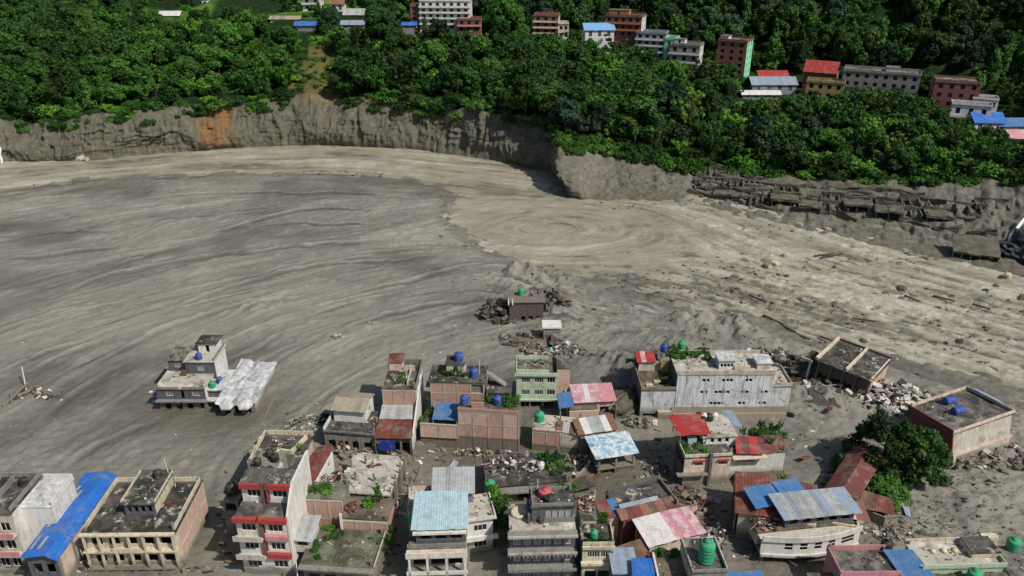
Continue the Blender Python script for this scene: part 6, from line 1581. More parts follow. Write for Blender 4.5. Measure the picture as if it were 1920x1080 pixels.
for k in range(7): plant(b.pt(-lw + rng.uniform(-.5, 4), d + 3.6 + rng.uniform(-.5, 1), lh - .5), 1.6, 2.0, 'dark shrub behind the red-roofed hut of the long building', 'leaf_mid', 'bush', 'shrubs behind the long building')
for k in range(4): plant(b.pt(-1.6 + rng.uniform(-.6, .6), 1.0 + k * 1.2, lh + .1), 1.3, 1.7, 'dark plant on the lower left terrace of the long building', 'leaf_dark', 'bush', 'terrace plants of the long building')
link_ = rock(b.pt(-lw - 2.4, 3.5, .2), 3.2, 'muddyd', 'steep dark mud bank against the left end of the long grey building', 83, 'mud_bank', None, (.8, 1.6, 1.0))
rock(b.pt(w + 4.2, .4, .6), .9, 'dark', 'black hole-like wet lump at the right foot of the long grey building', 84, 'wet_lump')  # black lump added to show the darkness of a hole
# ---- 21 cream house with bright red roof
b = house('red_roofed_house', 'pinkish cream house with bright red tin roof over its terrace', FL=q(4, 668, 562), FR=q(4, 872, 552), yb=620 + 690 / 2.348, BL=q(4, 640, 470))
w, d, h = b.w, b.d, b.h
b.block(0, w, 0, d, -.8, h, {'F': 'pinkcream', 'R': 'pinkcream', 'L': 'dgrey', 'B': 'conc'}, {'F': [(w * .22, w * .22 + 1.4, h - 1.7, h - .7, 'g'), (w * .74, w * .74 + 1.5, h - 1.7, h - .7, 'g')], 'L': row(.6, d - .6, 3, 1.3, h - 2.3, 1.4, 'o')}, 'rdark', over=.15)
b.box('red_sill', w * .2, w * .2 + 1.8, -.4, -.003, h - .62, h - .45, 'red'); b.box('red_sill', w * .72, w * .72 + 1.8, -.4, -.003, h - .62, h - .45, 'red')
b.box('drain_wall', w * .52, w * .58, -.5, -.003, -.8, h + .9, 'dgrey'); b.box('balcony_slab', -1.2, w * .5, -.9, -.003, h - 3.0, h - 2.8, 'conc')
b.parapet(-.1, w + .1, -.1, d, h + .185, .5, 'cream', 'FL')
b.columns(((-.1, d * .55), (4.2, d * .55), (-.1, d + 1.6), (4.2, d + 1.6)), h + .18, h + 2.4, 'steel', .07)
b.sheets((-.5, d * .5, h + 2.4), (4.9, d * .5, h + 2.4), (4.6, d + 2.2, h + 3.0), (-1.0, d + 2.2, h + 3.0), 6, 'redsheet')
b.block(w * .5, w + 1.6, d * .55, d + 3.2, -.8, h + 1.6, {'F': 'white', 'R': 'pinkcream', 'L': 'offwhite', 'B': 'conc'}, {'F': row(w * .62, w + .8, 3, .6, h + .5, .8, 'o')}, 'rpale', over=.25)
for k, (x, y, m) in enumerate(((w * .58, d + 2.4, 'tank_black'), (w * .68, d + 2.2, 'tank_white'), (w * .80, d + 2.0, 'tank_black'), (w * .92, d + 2.2, 'tank_white'), (w * .62, d + 1.2, 'tank_black'))):
    tank(b.pt(x, y, h + 1.8), m, ('first', 'second', 'third', 'fourth', 'nearest')[k] + ' from left of the tanks on the pale roof behind the red roof', .62, 1.2)
for k in range(8): plant(b.pt(rng.uniform(.4, w * .48), rng.uniform(.6, d * .8), h + .2), 1.2, 1.6, 'terrace plant under the bright red tin roof', rng.choice(('leaf_dark', 'leaf_mid', 'leaf_bright')), 'bush', 'plants of the red-roofed house')
link('cloth_cover', box_mesh('cloth_cover', 1.4, 2.8, d * .6, d * .6 + .8, h + .2, h + 1.3), 'pblue', b.root)
b.sheets((w + 1.0, .5, h + .1), (w + 5.6, .2, h - .2), (w + 6.0, 3.4, h + 1.0), (w + 1.6, 3.6, h + 1.2), 6, ('redsheet', 'redsheet', 'maroonsheet'))
b.sheets((w + 5.6, .6, h - .3), (w + 9.8, 1.2, h - .6), (w + 9.8, 4.2, h + .5), (w + 6.0, 4.0, h + .9), 5, ('maroonsheet', 'rust'))
b.block(w + .2, w + 9.4, 1.0, 5.0, -.8, h - .5, {'F': 'white', 'R': 'pinkcream', 'L': 'conc'}, {'F': row(w + .8, w + 5, 1, 3.0, h - 2.0, .9, 'o')}, 'rbrown', over=.1)
b.box('eave', w + .4, w + 6.0, -.2, .9, h - .75, h - .6, 'pinkcream')
b.sheets((w + 1.8, d + .6, h + 1.4), (w + 3.6, d + .2, h + 1.4), (w + 3.2, d + 4.2, h + 2.0), (w + 1.2, d + 4.4, h + 2.0), 3, 'gblue')
for k in range(22): plant(b.pt(w + rng.uniform(3.2, 10.5), d * .4 + rng.uniform(.2, 4.6), h - .4), 1.7, 2.0, 'garden shrub behind the red tiled lean-to', rng.choice(('leaf_mid', 'leaf_bright', 'leaf_dark')), 'bush', 'garden behind the red lean-to')
for k in range(12): plant(b.pt(w + 2.2 + k * .6, -1.6 + rng.uniform(-.5, .5), 1.8), 1.0, 1.8, 'strip of bright grass below the red lean-to', 'leaf_bright', 'bush', 'grass strip below the red lean-to')
b.box('garden_bank', w + 1.4, w + 9.6, -2.6, .9, -.8, 1.9, 'muddyd')
dsk = link('satellite_dish', lathe_mesh('satellite_dish', [(.1, 0), (.7, .12), (1.0, .35), (.98, .38), (.68, .17), (.1, .06)], 18), 'whiteclean', None, b.pt(w + 11, d + 3.0, 1.2)); dsk.rotation_euler = (.4, 0, 0); tag(dsk, 'white dish lying on the mud beside the garden shrubs', 'dish')
# ---- 22 rusty roofed long house with dark left wall
b = house('rusty_roofed_house', 'long dark-walled house under rows of rusty brown tin roofs', FL=q(4, 900, 800), FR=q(4, 1040, 790), h=5.6, BL=q(4, 806, 636), rot=-14)
w, d, h = b.w + 2, b.d + 1, b.h
w = 11.0
b.block(.2, w, .4, d, -.8, h - .4, {'F': 'cream', 'R': 'cream', 'L': 'muddyd', 'B': 'conc'}, {'L': row(.5, d - .5, 5, 1.2, 1.0, 2.2, 'o')}, None)
for k in range(3):
    ya, yc = k * d / 3, (k + 1) * d / 3
    b.sheets((-.4, ya, h - .2 + .1 * k), (w * .52, ya, h + .1 + .1 * k), (w * .52, yc - .1, h + .7 + .1 * k), (-.4, yc - .1, h + .4 + .1 * k), 6, ('rust', 'rustb', 'rust'))
b.sheets((w * .54, d * .55, h + .1), (w * 1.05, d * .55, h), (w * 1.05, d * .9, h + .9), (w * .54, d * .9, h + 1.0), 6, ('rust', 'maroonsheet'))
b.sheets((w * 1.0, d * .42, h - .3), (w * 1.7, d * .30, h - .4), (w * 1.62, d * .66, h + .5), (w * .98, d * .76, h + .6), 8, ('rustb', 'whitesheet', 'rustb', 'rust'))
b.block(w * 1.0, w * 1.55, d * .2, d * .5, -.8, h - .6, {'F': 'cream', 'R': 'cream', 'L': 'conc'}, {'F': row(w * 1.02, w * 1.5, 2, 1.0, h - 2, 1.0)}, None)
for k in range(6): b.box('column', -.35, -.1, .6 + k * d / 6.4, .9 + k * d / 6.4, -.8, h - .35, 'mudwood')
for k in range(16):
    p = b.pt(-1.0 - .16 * k, 3.5 - k * .85, .2); pole('fallen_timber', p, p + Vector((rng.uniform(-.8, .8), rng.uniform(-2.2, -.4), rng.uniform(.3, 2.4))), .08, rng.choice(('driftwood', 'mudwood', 'plank')), 'dark fallen timber along the left wall of the rusty-roofed house', 'timber', 'timbers beside the rusty roofs')
# ---- 23 maroon gable roof running to the tree
b = house('maroon_roofed_house', 'long maroon tin gable roof running diagonally towards the big tree', FL=q(5, 300, 700), FR=q(5, 420, 740), h=4.4, BL=q(5, 205, 560), rot=-38)
w, d, h = 4.2, 13.5, b.h
b.block(.2, w - .2, .3, d - .3, -.8, h - .4, {'F': 'conc', 'R': 'conc', 'L': 'muddyd'}, {}, None)
b.sheets((-.4, d, h - .4), (-.4, -.2, h - .4), (w * .5, -.2, h + .7), (w * .5, d, h + .7), 10, 'maroonsheet'); b.sheets((w + .4, -.2, h - .4), (w + .4, d, h - .4), (w * .5, d, h + .7), (w * .5, -.2, h + .7), 10, 'maroonsheet')
b.sheets((w + .6, -1.2, h - .9), (w + 5.6, .6, h - 1.0), (w + 4.4, 3.4, h - .4), (w + .4, 2.6, h - .2), 6, ('rust', 'rust', 'rustb'))
b.block(w + .8, w + 4.6, -.4, 2.4, -.8, h - 1.3, 'conc', {}, None)
# ---- 24 blue and grey tin roofs above the white curved house
b = house('curved_balcony_house', 'white house with curved balcony on stilts under a grey rusty tin roof', FL=q(5, 20, 905), FR=q(5, 438, 862), h=5.6, BR=q(5, 452, 806))
w, d, h = b.w, max(b.d, 5.5), b.h
arc_ = lambda u: -1.2 * math.sin(math.pi * u) - .2
n_ = 10
fw = 'white'
n_ = 14
for k in range(n_):
    u0, u1 = k / n_, (k + 1) / n_
    def strip(o0, o1): return [(w * u0 + .003, arc_(u0) + o0), (w * u1 - .003, arc_(u1) + o0), (w * u1 - .003, arc_(u1) + o1), (w * u0 + .003, arc_(u0) + o1)]
    link('balcony_rail', prism_mesh('balcony_rail', strip(-.3, -.12), h - .85, h + .1), 'white', b.root)
    if k in (3, 5, 7, 9, 11, 12):
        link('lower_wall', prism_mesh('lower_wall', strip(0, .2), h - 3.3, h - 2.35), 'white', b.root); link('upper_wall', prism_mesh('upper_wall', strip(0, .2), h - 1.15, h - .88), 'white', b.root)
        fo = link('window', prism_mesh('window', strip(.06, .16), h - 2.34, h - 1.16), 'glass', b.root)
        link('frame', prism_mesh('frame', strip(.0, .05), h - 1.8, h - 1.72), 'whiteclean', fo)
    else: link('wall', prism_mesh('wall', strip(0, .2), h - 3.3, h - .88), 'white', b.root)
    link('lower_band', prism_mesh('lower_band', strip(-.35, -.02), h - 3.55, h - 3.1), 'white', b.root)
    pts5 = [(w * u0 + .003, arc_(u0) + .22), (w * u1 - .003, arc_(u1) + .22), (w * u1 - .003, 1.2), (w * u0 + .003, 1.2)]
    link('floor_slab', prism_mesh('floor_slab', pts5, h - 3.3, h - 3.05), 'conc', b.root)
    link('eave_slab', prism_mesh('eave_slab', pts5, h - 1.0 - .12, h - .96), 'offwhite', b.root)
b.block(0, w, 1.25, d, h - 3.0, h - 1.15, {'F': 'white', 'R': 'white', 'L': 'offwhite', 'B': 'conc'}, {}, None)
b.box('roof_terrace', 0, w, 1.25, d, h - .95, h - .75, 'rbrown')
b.columns([(w * u, .6) for u in (.12, .36, .58, .8, .96)] + [(w * u, d - .5) for u in (.12, .5, .9)], -.9, h - 3.31, 'offwhite', .13)
x0 = w * .28
b.block(x0, w - .2, 1.6, d - .2, h - .74, h + 1.3, {'F': 'dgrey', 'R': 'white', 'L': 'dgrey'}, {'F': row(x0 + .3, w - .5, 5, 1.2, h - .2, 1.1, 'o')}, None)
b.sheets((x0 - .6, .7, h + 1.4), (w + .3, .7, h + 1.4), (w + .1, d + .4, h + 2.0), (x0 - .9, d + .4, h + 2.0), 12, ('gsheet', 'gblue', 'gblue', 'gsheet', 'gblue'))
b.sheets((x0 - 3.4, d - 1.4, h + 1.0), (x0 + 1.2, d - 1.0, h + 1.0), (x0 + .8, d + 3.0, h + 1.7), (x0 - 3.8, d + 2.6, h + 1.7), 6, 'dblue')
b.sheets((x0 + 1.2, d + .6, h + 1.5), (x0 + 5.2, d + 1.0, h + 1.5), (x0 + 4.8, d + 3.4, h + 2.0), (x0 + .8, d + 3.0, h + 2.0), 4, 'dblue')
b.block(x0 - 3.2, x0 + 4.6, d + .5, d + 2.6, -.8, h + .9, 'bluegrey', {}, None)
heap('roof_rubbish', b.pt(w * .12, 2.6, h - .6), 2.2, 1.4, 1.0, 50, ('pinksheet', 'litter', 'debris', 'clay', 'debris'), 'pink and dark junk on the left terrace of the curved balcony house', 'rubbish', 61, smax=.7)
# ---- 25 collapsed frame beside the long building
heap('collapsed_building', at(1505, 700, .5), 7.5, 5, 4.2, 150, ('muddyd', 'driftwood', 'debris', 'muddy'), 'dark collapsed building of broken slabs right of the long grey building', 'ruin', 63, smin=.5, smax=2.2, long_=.45, dome=.9)
heap('rubbish_heap', at(1430, 668, .5), 6.0, 2.5, 1.8, 110, ('litter', 'debris', 'mudwood', 'steel'), 'whitish tangle of debris behind the long grey building', 'rubbish', 65, smax=1.0)
# ---- 26 tilted dark-roofed building
b = house('tilted_house', 'tilted half-sunken house with dark roof and cream roof beams', FL=(1532, 674), FR=(1628, 706), h=6.6, BR=(1690, 672), tilt=(-.04, .06))
b.root.location.z = -.2
w, d, h = b.w, b.d, b.h
b.block(0, w, 0, d, -1.5, h, {'F': 'muddyd', 'R': 'brickp', 'L': 'cream', 'B': 'muddy'}, {'F': row(.4, w - .4, 5, 1.7, 1.2, 3.0, 'o')}, 'rdark', over=.6)
b.box('roof_beam', -.7, -.2, -.5, d + .5, h + .185, h + .75, 'cream'); b.box('roof_beam', w * .52, w * .52 + .45, -.5, d + .5, h + .185, h + .75, 'cream'); b.box('roof_beam', -.18, w + .4, d + .1, d + .5, h + .185, h + .7, 'muddy')
b.columns([(x, -.45) for x in (.2, w * .27, w * .52, w * .75)], -1.5, h - .002, 'muddyd', .18)
pillars_brick(b, 'R', w + .32, .1, d - .1, 1.0, h + .3, 3, 1, 'brickp', 'pinkcream')
b.box('broken_frame', -1.6, -1.2, -.6, -.3, .5, h - .8, 'offwhite'); b.box('broken_frame', -3.4, -1.0, -.6, -.3, h - .79, h - .3, 'offwhite')
heap('roof_rubbish', b.pt(w * .82, d * .35, h + .3), .8, .6, .5, 16, ('debris', 'steel'), 'small dark scrap on the tilted dark roof', 'rubbish', 67, smax=.5)
heap('rubble_pile', at(1668, 758, .4), 8.5, 4.6, 4.2, 320, ('white', 'offwhite', 'debris', 'litter', 'white', 'cream'), 'pile of white broken masonry between the tilted house and the big tree', 'rubble', 69, smin=.3, smax=1.5, long_=.2, dome=.8)
# ---- 27 tilted house like a ship
b = house('leaning_house', 'leaning roofless-edged house with pinkish wall and two blue tanks', FL=(1722, 754), FR=(1803, 811), h=7.2, BR=(1895, 774))
b.root.rotation_euler = (math.radians(6.5), math.radians(-6), b.rot); b.root.location.z = -1.6
w, d, h = b.w, b.d, b.h
b.block(0, w, 0, d, -2.0, h, {'F': 'maroon', 'R': 'offwhite', 'L': 'muddyd', 'B': 'conc'}, {'F': row(.5, w - .5, 3, 1.4, .8, 1.6, 'o')}, 'rgrey', over=.25)
b.parapet(-.2, w + .2, -.2, d + .2, h + .185, .7, 'maroon', 'F'); b.parapet(-.2, w + .2, -.2, d + .2, h + .185, .55, 'pinkcream', 'RBL')
b.box('floor_ledge', w + .003, w + .5, .2, d - .2, h * .40, h * .40 + .25, 'pinkcream')
b.box('bow_wall', w + .02, w + 1.0, -.6, .0, -2, h * .5, 'offwhite')
b.sheets((1.0, d - .2, h + .9), (w * .7, d - .2, h + .9), (w * .7, d + 1.2, h + .3), (1.0, d + 1.2, h + .3), 6, ('gblue', 'bluepaint'))
for k, (x, y) in enumerate(((w * .22, d * .45), (w * .55, d * .35))):
    tk = tank(b.pt(x, y, h + .75), 'tank_blue', ('far' if k == 0 else 'near') + ' of two blue tanks lying on the leaning house', .75, 2.2, 0, 0.3, (0, math.radians(88)))
for k in range(5): pole('roof_rebar', b.pt(.6 + w * .2 * k, .8 + .3 * k, h), b.pt(.6 + w * .2 * k, 1.0 + .3 * k, h + 1.8), .06, 'offwhite', 'upright pale post on the leaning house roof', 'post', 'posts on the leaning house')
# ---- 28 light-blue roofed house bottom centre
b = house('pale_blue_roofed_house', 'white balconied house under a pale blue tin roof', FL=q(3, 152, 998), FR=q(3, 408, 990), h=6.4, BL=q(3, 165, 900))
w, d, h = b.w, b.d, b.h
f = 3.1
b.block(0, w, 1.4, d + 3, -.8, h, {'F': 'offwhite', 'R': 'white', 'L': 'lilac', 'B': 'conc'}, {'F': row(.3, w - .3, 3, 1.7, .6, 1.9, 'o') + row(.3, w - .3, 3, 1.9, 3.6, 1.8, 'o')}, 'rgrey', over=.05)
b.box('balcony_slab', -.3, w + .2, -.2, 1.398, h - .2, h - .0, 'pinkcream'); b.box('balcony_rail', -.3, w + .2, -.2, -.08, h + .002, h + .75, 'white')
b.box('balcony_slab', -.3, w + .2, -.2, 1.398, h - f - .2, h - f, 'conc'); b.box('balcony_rail', -.3, w + .2, -.2, -.08, h - f + .002, h - f + .6, 'white')
b.columns([(w * u, -.05) for u in (0.02, .33, .66, .98)], -.8, h - .21, 'white', .15)
b.block(1.0, w, 2.4, d + 3.4, h + .185, h + 2.5, {'F': 'dgrey', 'R': 'white', 'L': 'lilac', 'B': 'conc'}, {'F': row(1.3, w - .3, 3, 1.5, h + .8, 1.2, 'o')}, None)
b.box('upper_band', .6, w + .1, 1.9, 2.39, h + 2.0, h + 2.3, 'white'); b.box('balcony_rail', -.2, w, 1.5, 1.62, h + .19, h + .8, 'grey')
b.sheets((.4, 2.2, h + 2.6), (w + .3, 2.2, h + 2.6), (w + .2, d + 5.0, h + 3.5), (.6, d + 5.0, h + 3.5), 9, 'pblue')
b.block(w * .42, w + 1.0, d + 6.0, d + 10.5, -.8, h + 2.4, {'F': 'lilac', 'R': 'white', 'L': 'lilac'}, {'F': row(w * .5, w, 1, .9, h + .4, 1.7, 'd')}, None)
b.sheets((w * .36, d + 5.4, h + 2.5), (w + 1.2, d + 5.4, h + 2.5), (w + 1.2, d + 10.8, h + 3.2), (w * .36, d + 10.8, h + 3.2), 7, 'gsheet')
b.block(-.6, w * .36, d + 4.0, d + 8.6, -.8, h + .8, {'F': 'pinkcream', 'R': 'lilac', 'L': 'offwhite'}, {}, 'rpale', over=.1)
b.parapet(-.6, w * .36, d + 4.0, d + 8.6, h + 1.0, .6, 'pinkcream', 'LB')
tank(b.pt(.2, d + 2.2, h + .2), 'tank_green', 'green tank hidden left of the pale blue roof', .6, 1.5)
# ---- 29 white house right of it
b = house('white_cornered_house', 'small white house with stained terrace right of the pale blue roof', FL=q(3, 412, 836), FR=q(3, 526, 820), yb=620 + 985 / 2.348, BL=q(3, 412, 740))
w, d, h = b.w, b.d, b.h
b.block(0, w, 0, d, -.8, h, {'F': 'white', 'R': 'white', 'L': 'white', 'B': 'conc'}, {'F': [(w * .25, w * .25 + 1.9, h - 2.2, h - 1.1, 'w'), (w * .25, w * .25 + 1.9, h - 5.2, h - 4.1, 'w')]}, 'rpale', over=.5)
b.box('balcony_slab', -.2, w + .6, -1.0, -.003, h - 3.2, h - 3.0, 'white'); b.box('balcony_rail', -.2, w + .6, -1.0, -.88, h - 2.998, h - 2.4, 'white'); b.parapet(-.4, w + .4, -.4, d + .4, h + .185, .35, 'white', 'FR')
for k in range(12): plant(b.pt(w + rng.uniform(.2, 3.4), rng.uniform(.5, d + 3), rng.uniform(2.5, 5.0)), 2.8, 2.6, 'tall leafy plant growing beside the small white house', rng.choice(('leaf_bright', 'leaf_mid', 'leaf_bright')), 'bush', 'plants by the small white house')
tank(b.pt(w + 1.2, d + 4.6, 3.9), 'tank_green', 'green tank among leaves behind the small white house', .85, 1.8)
b.box('garden_base', w + .3, w + 3.6, .6, d + 5.5, -.8, 3.2, 'muddyd')
# ---- 30 wrecked flat building with debris roof
b = house('wrecked_flat_house', 'wrecked low building with black debris-strewn roof and open front', FL=q(3, 505, 690), FR=q(3, 858, 660), h=3.9, BL=q(3, 500, 558))
w, d, h = b.w, b.d, b.h
b.block(0, w, 0, d, -.8, h, {'F': 'conc', 'R': 'conc', 'L': 'muddyd'}, {'F': row(.3, w * .6, 2, 2.2, .6, 2.0, 'o') + [(w * .42 + .4, w * .42 + 2.2, 2.2, 3.0, 'g'), (w * .72, w * .72 + 3.0, .4, 2.6, 'o')]}, 'rdark', over=.2)
b.box('eave', -.3, w * .6, -1.6, -.202, h - .5, h - .2, 'conc')
heap('roof_rubbish', b.pt(w * .28, d * .62, h + .3), 3.6, 2.4, .9, 130, ('debris', 'litter', 'steel', 'driftwood', 'debris', 'steel', 'clay'), 'spread of scrap metal and planks on the wrecked black roof', 'rubbish', 71, smax=.9)
heap('roof_rubbish', b.pt(w * .62, d * .5, h + .3), 1.6, 1.6, .8, 50, ('debris', 'litter', 'steel'), 'white and grey scrap on the right of the wrecked black roof', 'rubbish', 72, smax=.7)
for k in range(16): plant(b.pt(w * rng.uniform(.72, 1.05), d * rng.uniform(.2, 1.0), h + .1), 1.3, 1.7, 'weedy plant on the right end of the wrecked roof', rng.choice(('leaf_mid', 'leaf_slate', 'leaf_bright')), 'bush', 'weeds on the wrecked roof')
tank(b.pt(w * .7, d * .45, h + .2), 'tank_white', 'white tank on the wrecked black roof', .65, 1.1)
o = link('fallen_concrete', box_mesh('fallen_concrete', 0, 4.6, 0, 2.4, -.1, .1), 'rbrown', None, b.pt(w + .2, .3, 1.2)); o.rotation_euler = (.2, -.15, .2); tag(o, 'tan slab tilted against the right end of the wrecked building', 'slab')
# ---- 31 grey railed multi-storey
b = house('grey_railed_house', 'dark grey multi-storey house with railed balconies and curved roof terrace', FL=q(3, 602, 912), FR=q(3, 895, 905), h=8.6, BL=q(3, 590, 812))
w, d, h = b.w, b.d + 2, b.h
f = 2.95
hs = []
for k in range(3): hs += row(.3, w - .3, 6, .95, h - (k + 1) * f + .5, 1.6, 'g')
b.block(0, w, 1.2, d, -.8, h, {'F': 'dgrey', 'R': 'grey', 'L': 'dgrey', 'B': 'conc'}, {'F': hs}, 'rpale', over=.05)
for k in range(3):
    z_ = h - k * f
    b.box('balcony_slab', -.3, w + .2, -.2, 1.198, z_ - .18, z_ + .02, 'grey'); b.box('balcony_rail', -.3, w + .2, -.2, -.1, z_ + .022, z_ + .35, 'offwhite' if k < 2 else 'grey')
    for i in range(16): b.box('baluster', i * (w - .1) / 15, i * (w - .1) / 15 + .1, -.19, -.11, z_ - .55, z_ - .182, 'offwhite') if k == 1 else None
b.block(w * .34, w * .98, d * .42, d - .2, h + .185, h + 2.7, {'F': 'dgrey', 'R': 'grey', 'L': 'dgrey'}, {'F': row(w * .55, w * .95, 4, .7, h + .8, 1.4, 'g')}, 'rdark', over=.2)
b.box('balcony_rail', w * .5, w, 2.6, 2.72, h + .2, h + 1.0, 'steel'); b.parapet(w * .34, w * .98, d * .42, d - .2, h + 2.9, .5, 'grey', 'FLB')
b.box('roof_stub_wall', w * .28, w * .32, 2.4, d - .6, h + .19, h + 1.6, 'dgrey')
link('planter_ring', lathe_mesh('planter_ring', [(.9, 0), (1.2, 0), (1.2, .5), (.9, .5)], 18), 'cream', b.root, (1.4, d - 2.0, h + .19))
tank(b.pt(w * .56, d - 1.4, h + 2.9), 'tank_red', 'pinkish red cover on the grey railed house roof', .95, 1.0)
tank(b.pt(w * .62, d * .6, h + 2.9), 'tank_black', 'dark tank before the pink cover on the grey railed house', .8, .9)
tank(b.pt(w * .48, 2.8, h + .2), 'tank_black', 'small dark tank on the lower terrace of the grey railed house', .5, .9)
pole('roof_pole', b.pt(w * .45, d - .6, h), b.pt(w * .45, d - .6, h + 5), .05, 'whiteclean', 'thin pole by the pink cover on the grey railed house', 'pole')
for k in range(8): plant(b.pt(w * rng.uniform(.75, 1.05), d + rng.uniform(-1.5, 1.5), h + rng.uniform(.5, 2.6)), 1.3, 1.6, 'creeper at the right corner of the grey railed house', 'leaf_mid', 'bush', 'creepers of the grey railed house')
# ---- 32 narrow cream house
b = house('narrow_cream_house', 'narrow cream house with planted dark terrace and small green tank', FL=q(4, 218, 950), FR=q(4, 356, 948), h=6.8, BL=q(4, 216, 880))
w, d, h = b.w, b.d + 1, b.h
b.block(0, w, 0, d, -.8, h, {'F': 'cream', 'R': 'cream', 'L': 'grey', 'B': 'conc'}, {'F': [(w * .15, w * .15 + 1.7, h - 2.0, h - .9, 'g'), (w * .58, w * .58 + 1.7, h - 2.0, h - .9, 'g')] + row(.3, w - .3, 2, 1.6, .6, 1.8, 'o')}, 'rdark', over=.1)
b.box('floor_ledge', -.2, w + .2, -.6, -.003, h - 3.0, h - 2.6, 'cream'); b.parapet(0, w, 0, d, h + .185, .5, 'cream', 'FR'); b.box('cornice', -.1, w + .1, -.4, -.103, h - .25, h + .2, 'cream')
tank(b.pt(w * .38, 1.4, h + .2), 'tank_green', 'small green tank on the narrow cream house terrace', .55, 1.4)
for k in range(6): plant(b.pt(w * (.12 + .15 * k), .6, h + .15), .9, 1.0, 'dark potted plant on the narrow cream house terrace', 'leaf_dark', 'bush', 'pots of the narrow cream house')
b.block(.1, w * .55, d + .2, d + 5.5, -.8, h + .8, {'F': 'brickp', 'R': 'offwhite', 'L': 'conc'}, {}, 'rgrey', over=.1)
heap('roof_rubbish', b.pt(w * .3, d + 3.4, h + 1.1), 1.3, 1.8, .9, 50, ('rust', 'litter', 'debris', 'clay'), 'red and white junk behind the narrow cream house', 'rubbish', 73, smax=.7)
for k in range(5): plant(b.pt(w * rng.uniform(.6, .95), d + rng.uniform(.5, 2), h - .2), 1.3, 1.5, 'leafy plant behind the small green tank', 'leaf_mid', 'bush', 'plants behind the narrow cream house')
# ---- 33 white and pink striped roof
b = house('pink_white_roofed_house', 'house under one half white, half faded pink tin roof', FL=q(4, 512, 948), FR=q(4, 752, 888), h=5.6, BL=q(4, 455, 842))
w, d, h = b.w, b.d, b.h
b.block(.3, w - .3, .4, d - .3, -.8, h - .3, {'F': 'pinkcream', 'R': 'brickp', 'L': 'maroon'}, {}, None)
b.sheets((-.2, -.2, h - .1), (w * .48, -.2, h), (w * .48, d + .2, h + .6), (-.2, d + .2, h + .5), 6, 'whitesheet'); b.sheets((w * .485, -.2, h + .02), (w + .3, -.2, h), (w + .3, d + .2, h + .55), (w * .485, d + .2, h + .62), 7, 'pinksheet')
b.sheets((-1.6, d + .5, h + .3), (w * .92, d + .5, h + .3), (w * .92, d + 2.6, h + .9), (-1.6, d + 2.6, h + .9), 8, ('rust', 'maroonsheet', 'rustb'))
b.sheets((-1.0, d + 2.3, h + .95), (w * .6, d + 2.3, h + .95), (w * .6, d + 3.0, h + 1.15), (-1.0, d + 3.0, h + 1.15), 5, ('gblue', 'gsheet'))
b.block(-1.2, w * .9, d + .8, d + 7.0, -.8, h + .2, {'F': 'maroon', 'R': 'cream', 'L': 'maroon'}, {}, 'rdark', over=.1)
b.parapet(-1.2, w * .9, d + .8, d + 7.0, h + .39, .7, 'conc', 'R'); b.box('parapet', -1.0, w * .85, d + 6.8, d + 7.0, h + .39, h + .9, 'dgrey')
b.block(-3.6, -1.3, d + 2.0, d + 5.0, -.8, h, 'brickp', {}, None); b.sheets((-3.9, d + 1.8, h + .1), (-1.0, d + 1.8, h + .1), (-1.0, d + 5.2, h + .6), (-3.9, d + 5.2, h + .6), 3, ('dblue', 'rust', 'dblue'))
b.sheets((-4.6, -1.6, h - .6), (-.4, -1.2, h - .6), (-.6, 1.8, h - .1), (-4.6, 1.4, h - .1), 6, ('rustb', 'gsheet', 'rustb')); b.block(-4.3, -.7, -1.0, 1.2, -.8, h - .8, 'brickp', {}, None)
# ---- 34 bottom row
b = house('blue_lean_to_house', 'small building under a worn grey-blue tin sheet at the bottom edge', FL=q(4, 352, 1072), FR=q(4, 462, 1068), h=5.0, BL=q(4, 372, 970))
b.block(.1, b.w, .3, b.d, -.8, b.h - .3, 'conc', {}, None); b.sheets((-.1, -.1, b.h), (b.w + .1, -.1, b.h), (b.w + .1, b.d + .1, b.h + .5), (-.1, b.d + .1, b.h + .5), 5, 'gblue')
b = house('blue_sheet_house', 'corner building with bright blue sheet roof at the bottom edge', FL=(1188, 1092), FR=(1232, 1092), h=5.6, BL=(1192, 1052))
b.block(.1, b.w, .3, b.d, -.8, b.h - .3, 'offwhite', {}, None); b.sheets((-.1, -.3, b.h), (b.w + .1, -.3, b.h), (b.w - .2, b.d + .1, b.h + .4), (.2, b.d + .1, b.h + .4), 4, 'blue')
b.block(b.w + .3, b.w + 5.0, -.5, b.d + 1.0, -.8, b.h - .6, {'F': 'maroon', 'R': 'pinkcream', 'L': 'whiteclean'}, {}, 'rbrown', over=.1); b.box('parapet', b.w + .1, b.w + .35, -.6, b.d + 1.2, b.h - .4, b.h + .5, 'white')
for k in range(6): plant(b.pt(b.w + rng.uniform(.5, 4), b.d + 1.6 + rng.uniform(-.5, .8), b.h - .8), 1.4, 1.7, 'green shrub behind the bright blue sheet roof', 'leaf_mid', 'bush', 'shrubs at the bottom edge')
b = house('tank_house', 'grey house carrying a tall ribbed green tank at the bottom edge', FL=q(4, 700, 1068), FR=q(4, 850, 1062), h=7.4, BL=q(4, 645, 925))
w, d, h = b.w, b.d, b.h
b.block(0, w, 0, d, -.8, h, {'F': 'grey', 'R': 'grey', 'L': 'offwhite', 'B': 'conc'}, {'F': row(.3, w - .3, 2, 1.2, h - 2.3, 1.3)}, 'rgrey', over=.15); b.parapet(-.1, w + .1, -.1, d + .1, h + .185, .6, 'offwhite', 'LR'); b.parapet(-.1, w + .1, -.1, d, h + .185, .4, 'grey', 'F')
tank(b.pt(w * .5, d * .32, h + .19), 'tank_green', 'tall ribbed green tank on the grey house at the bottom edge', 1.05, 3.4)
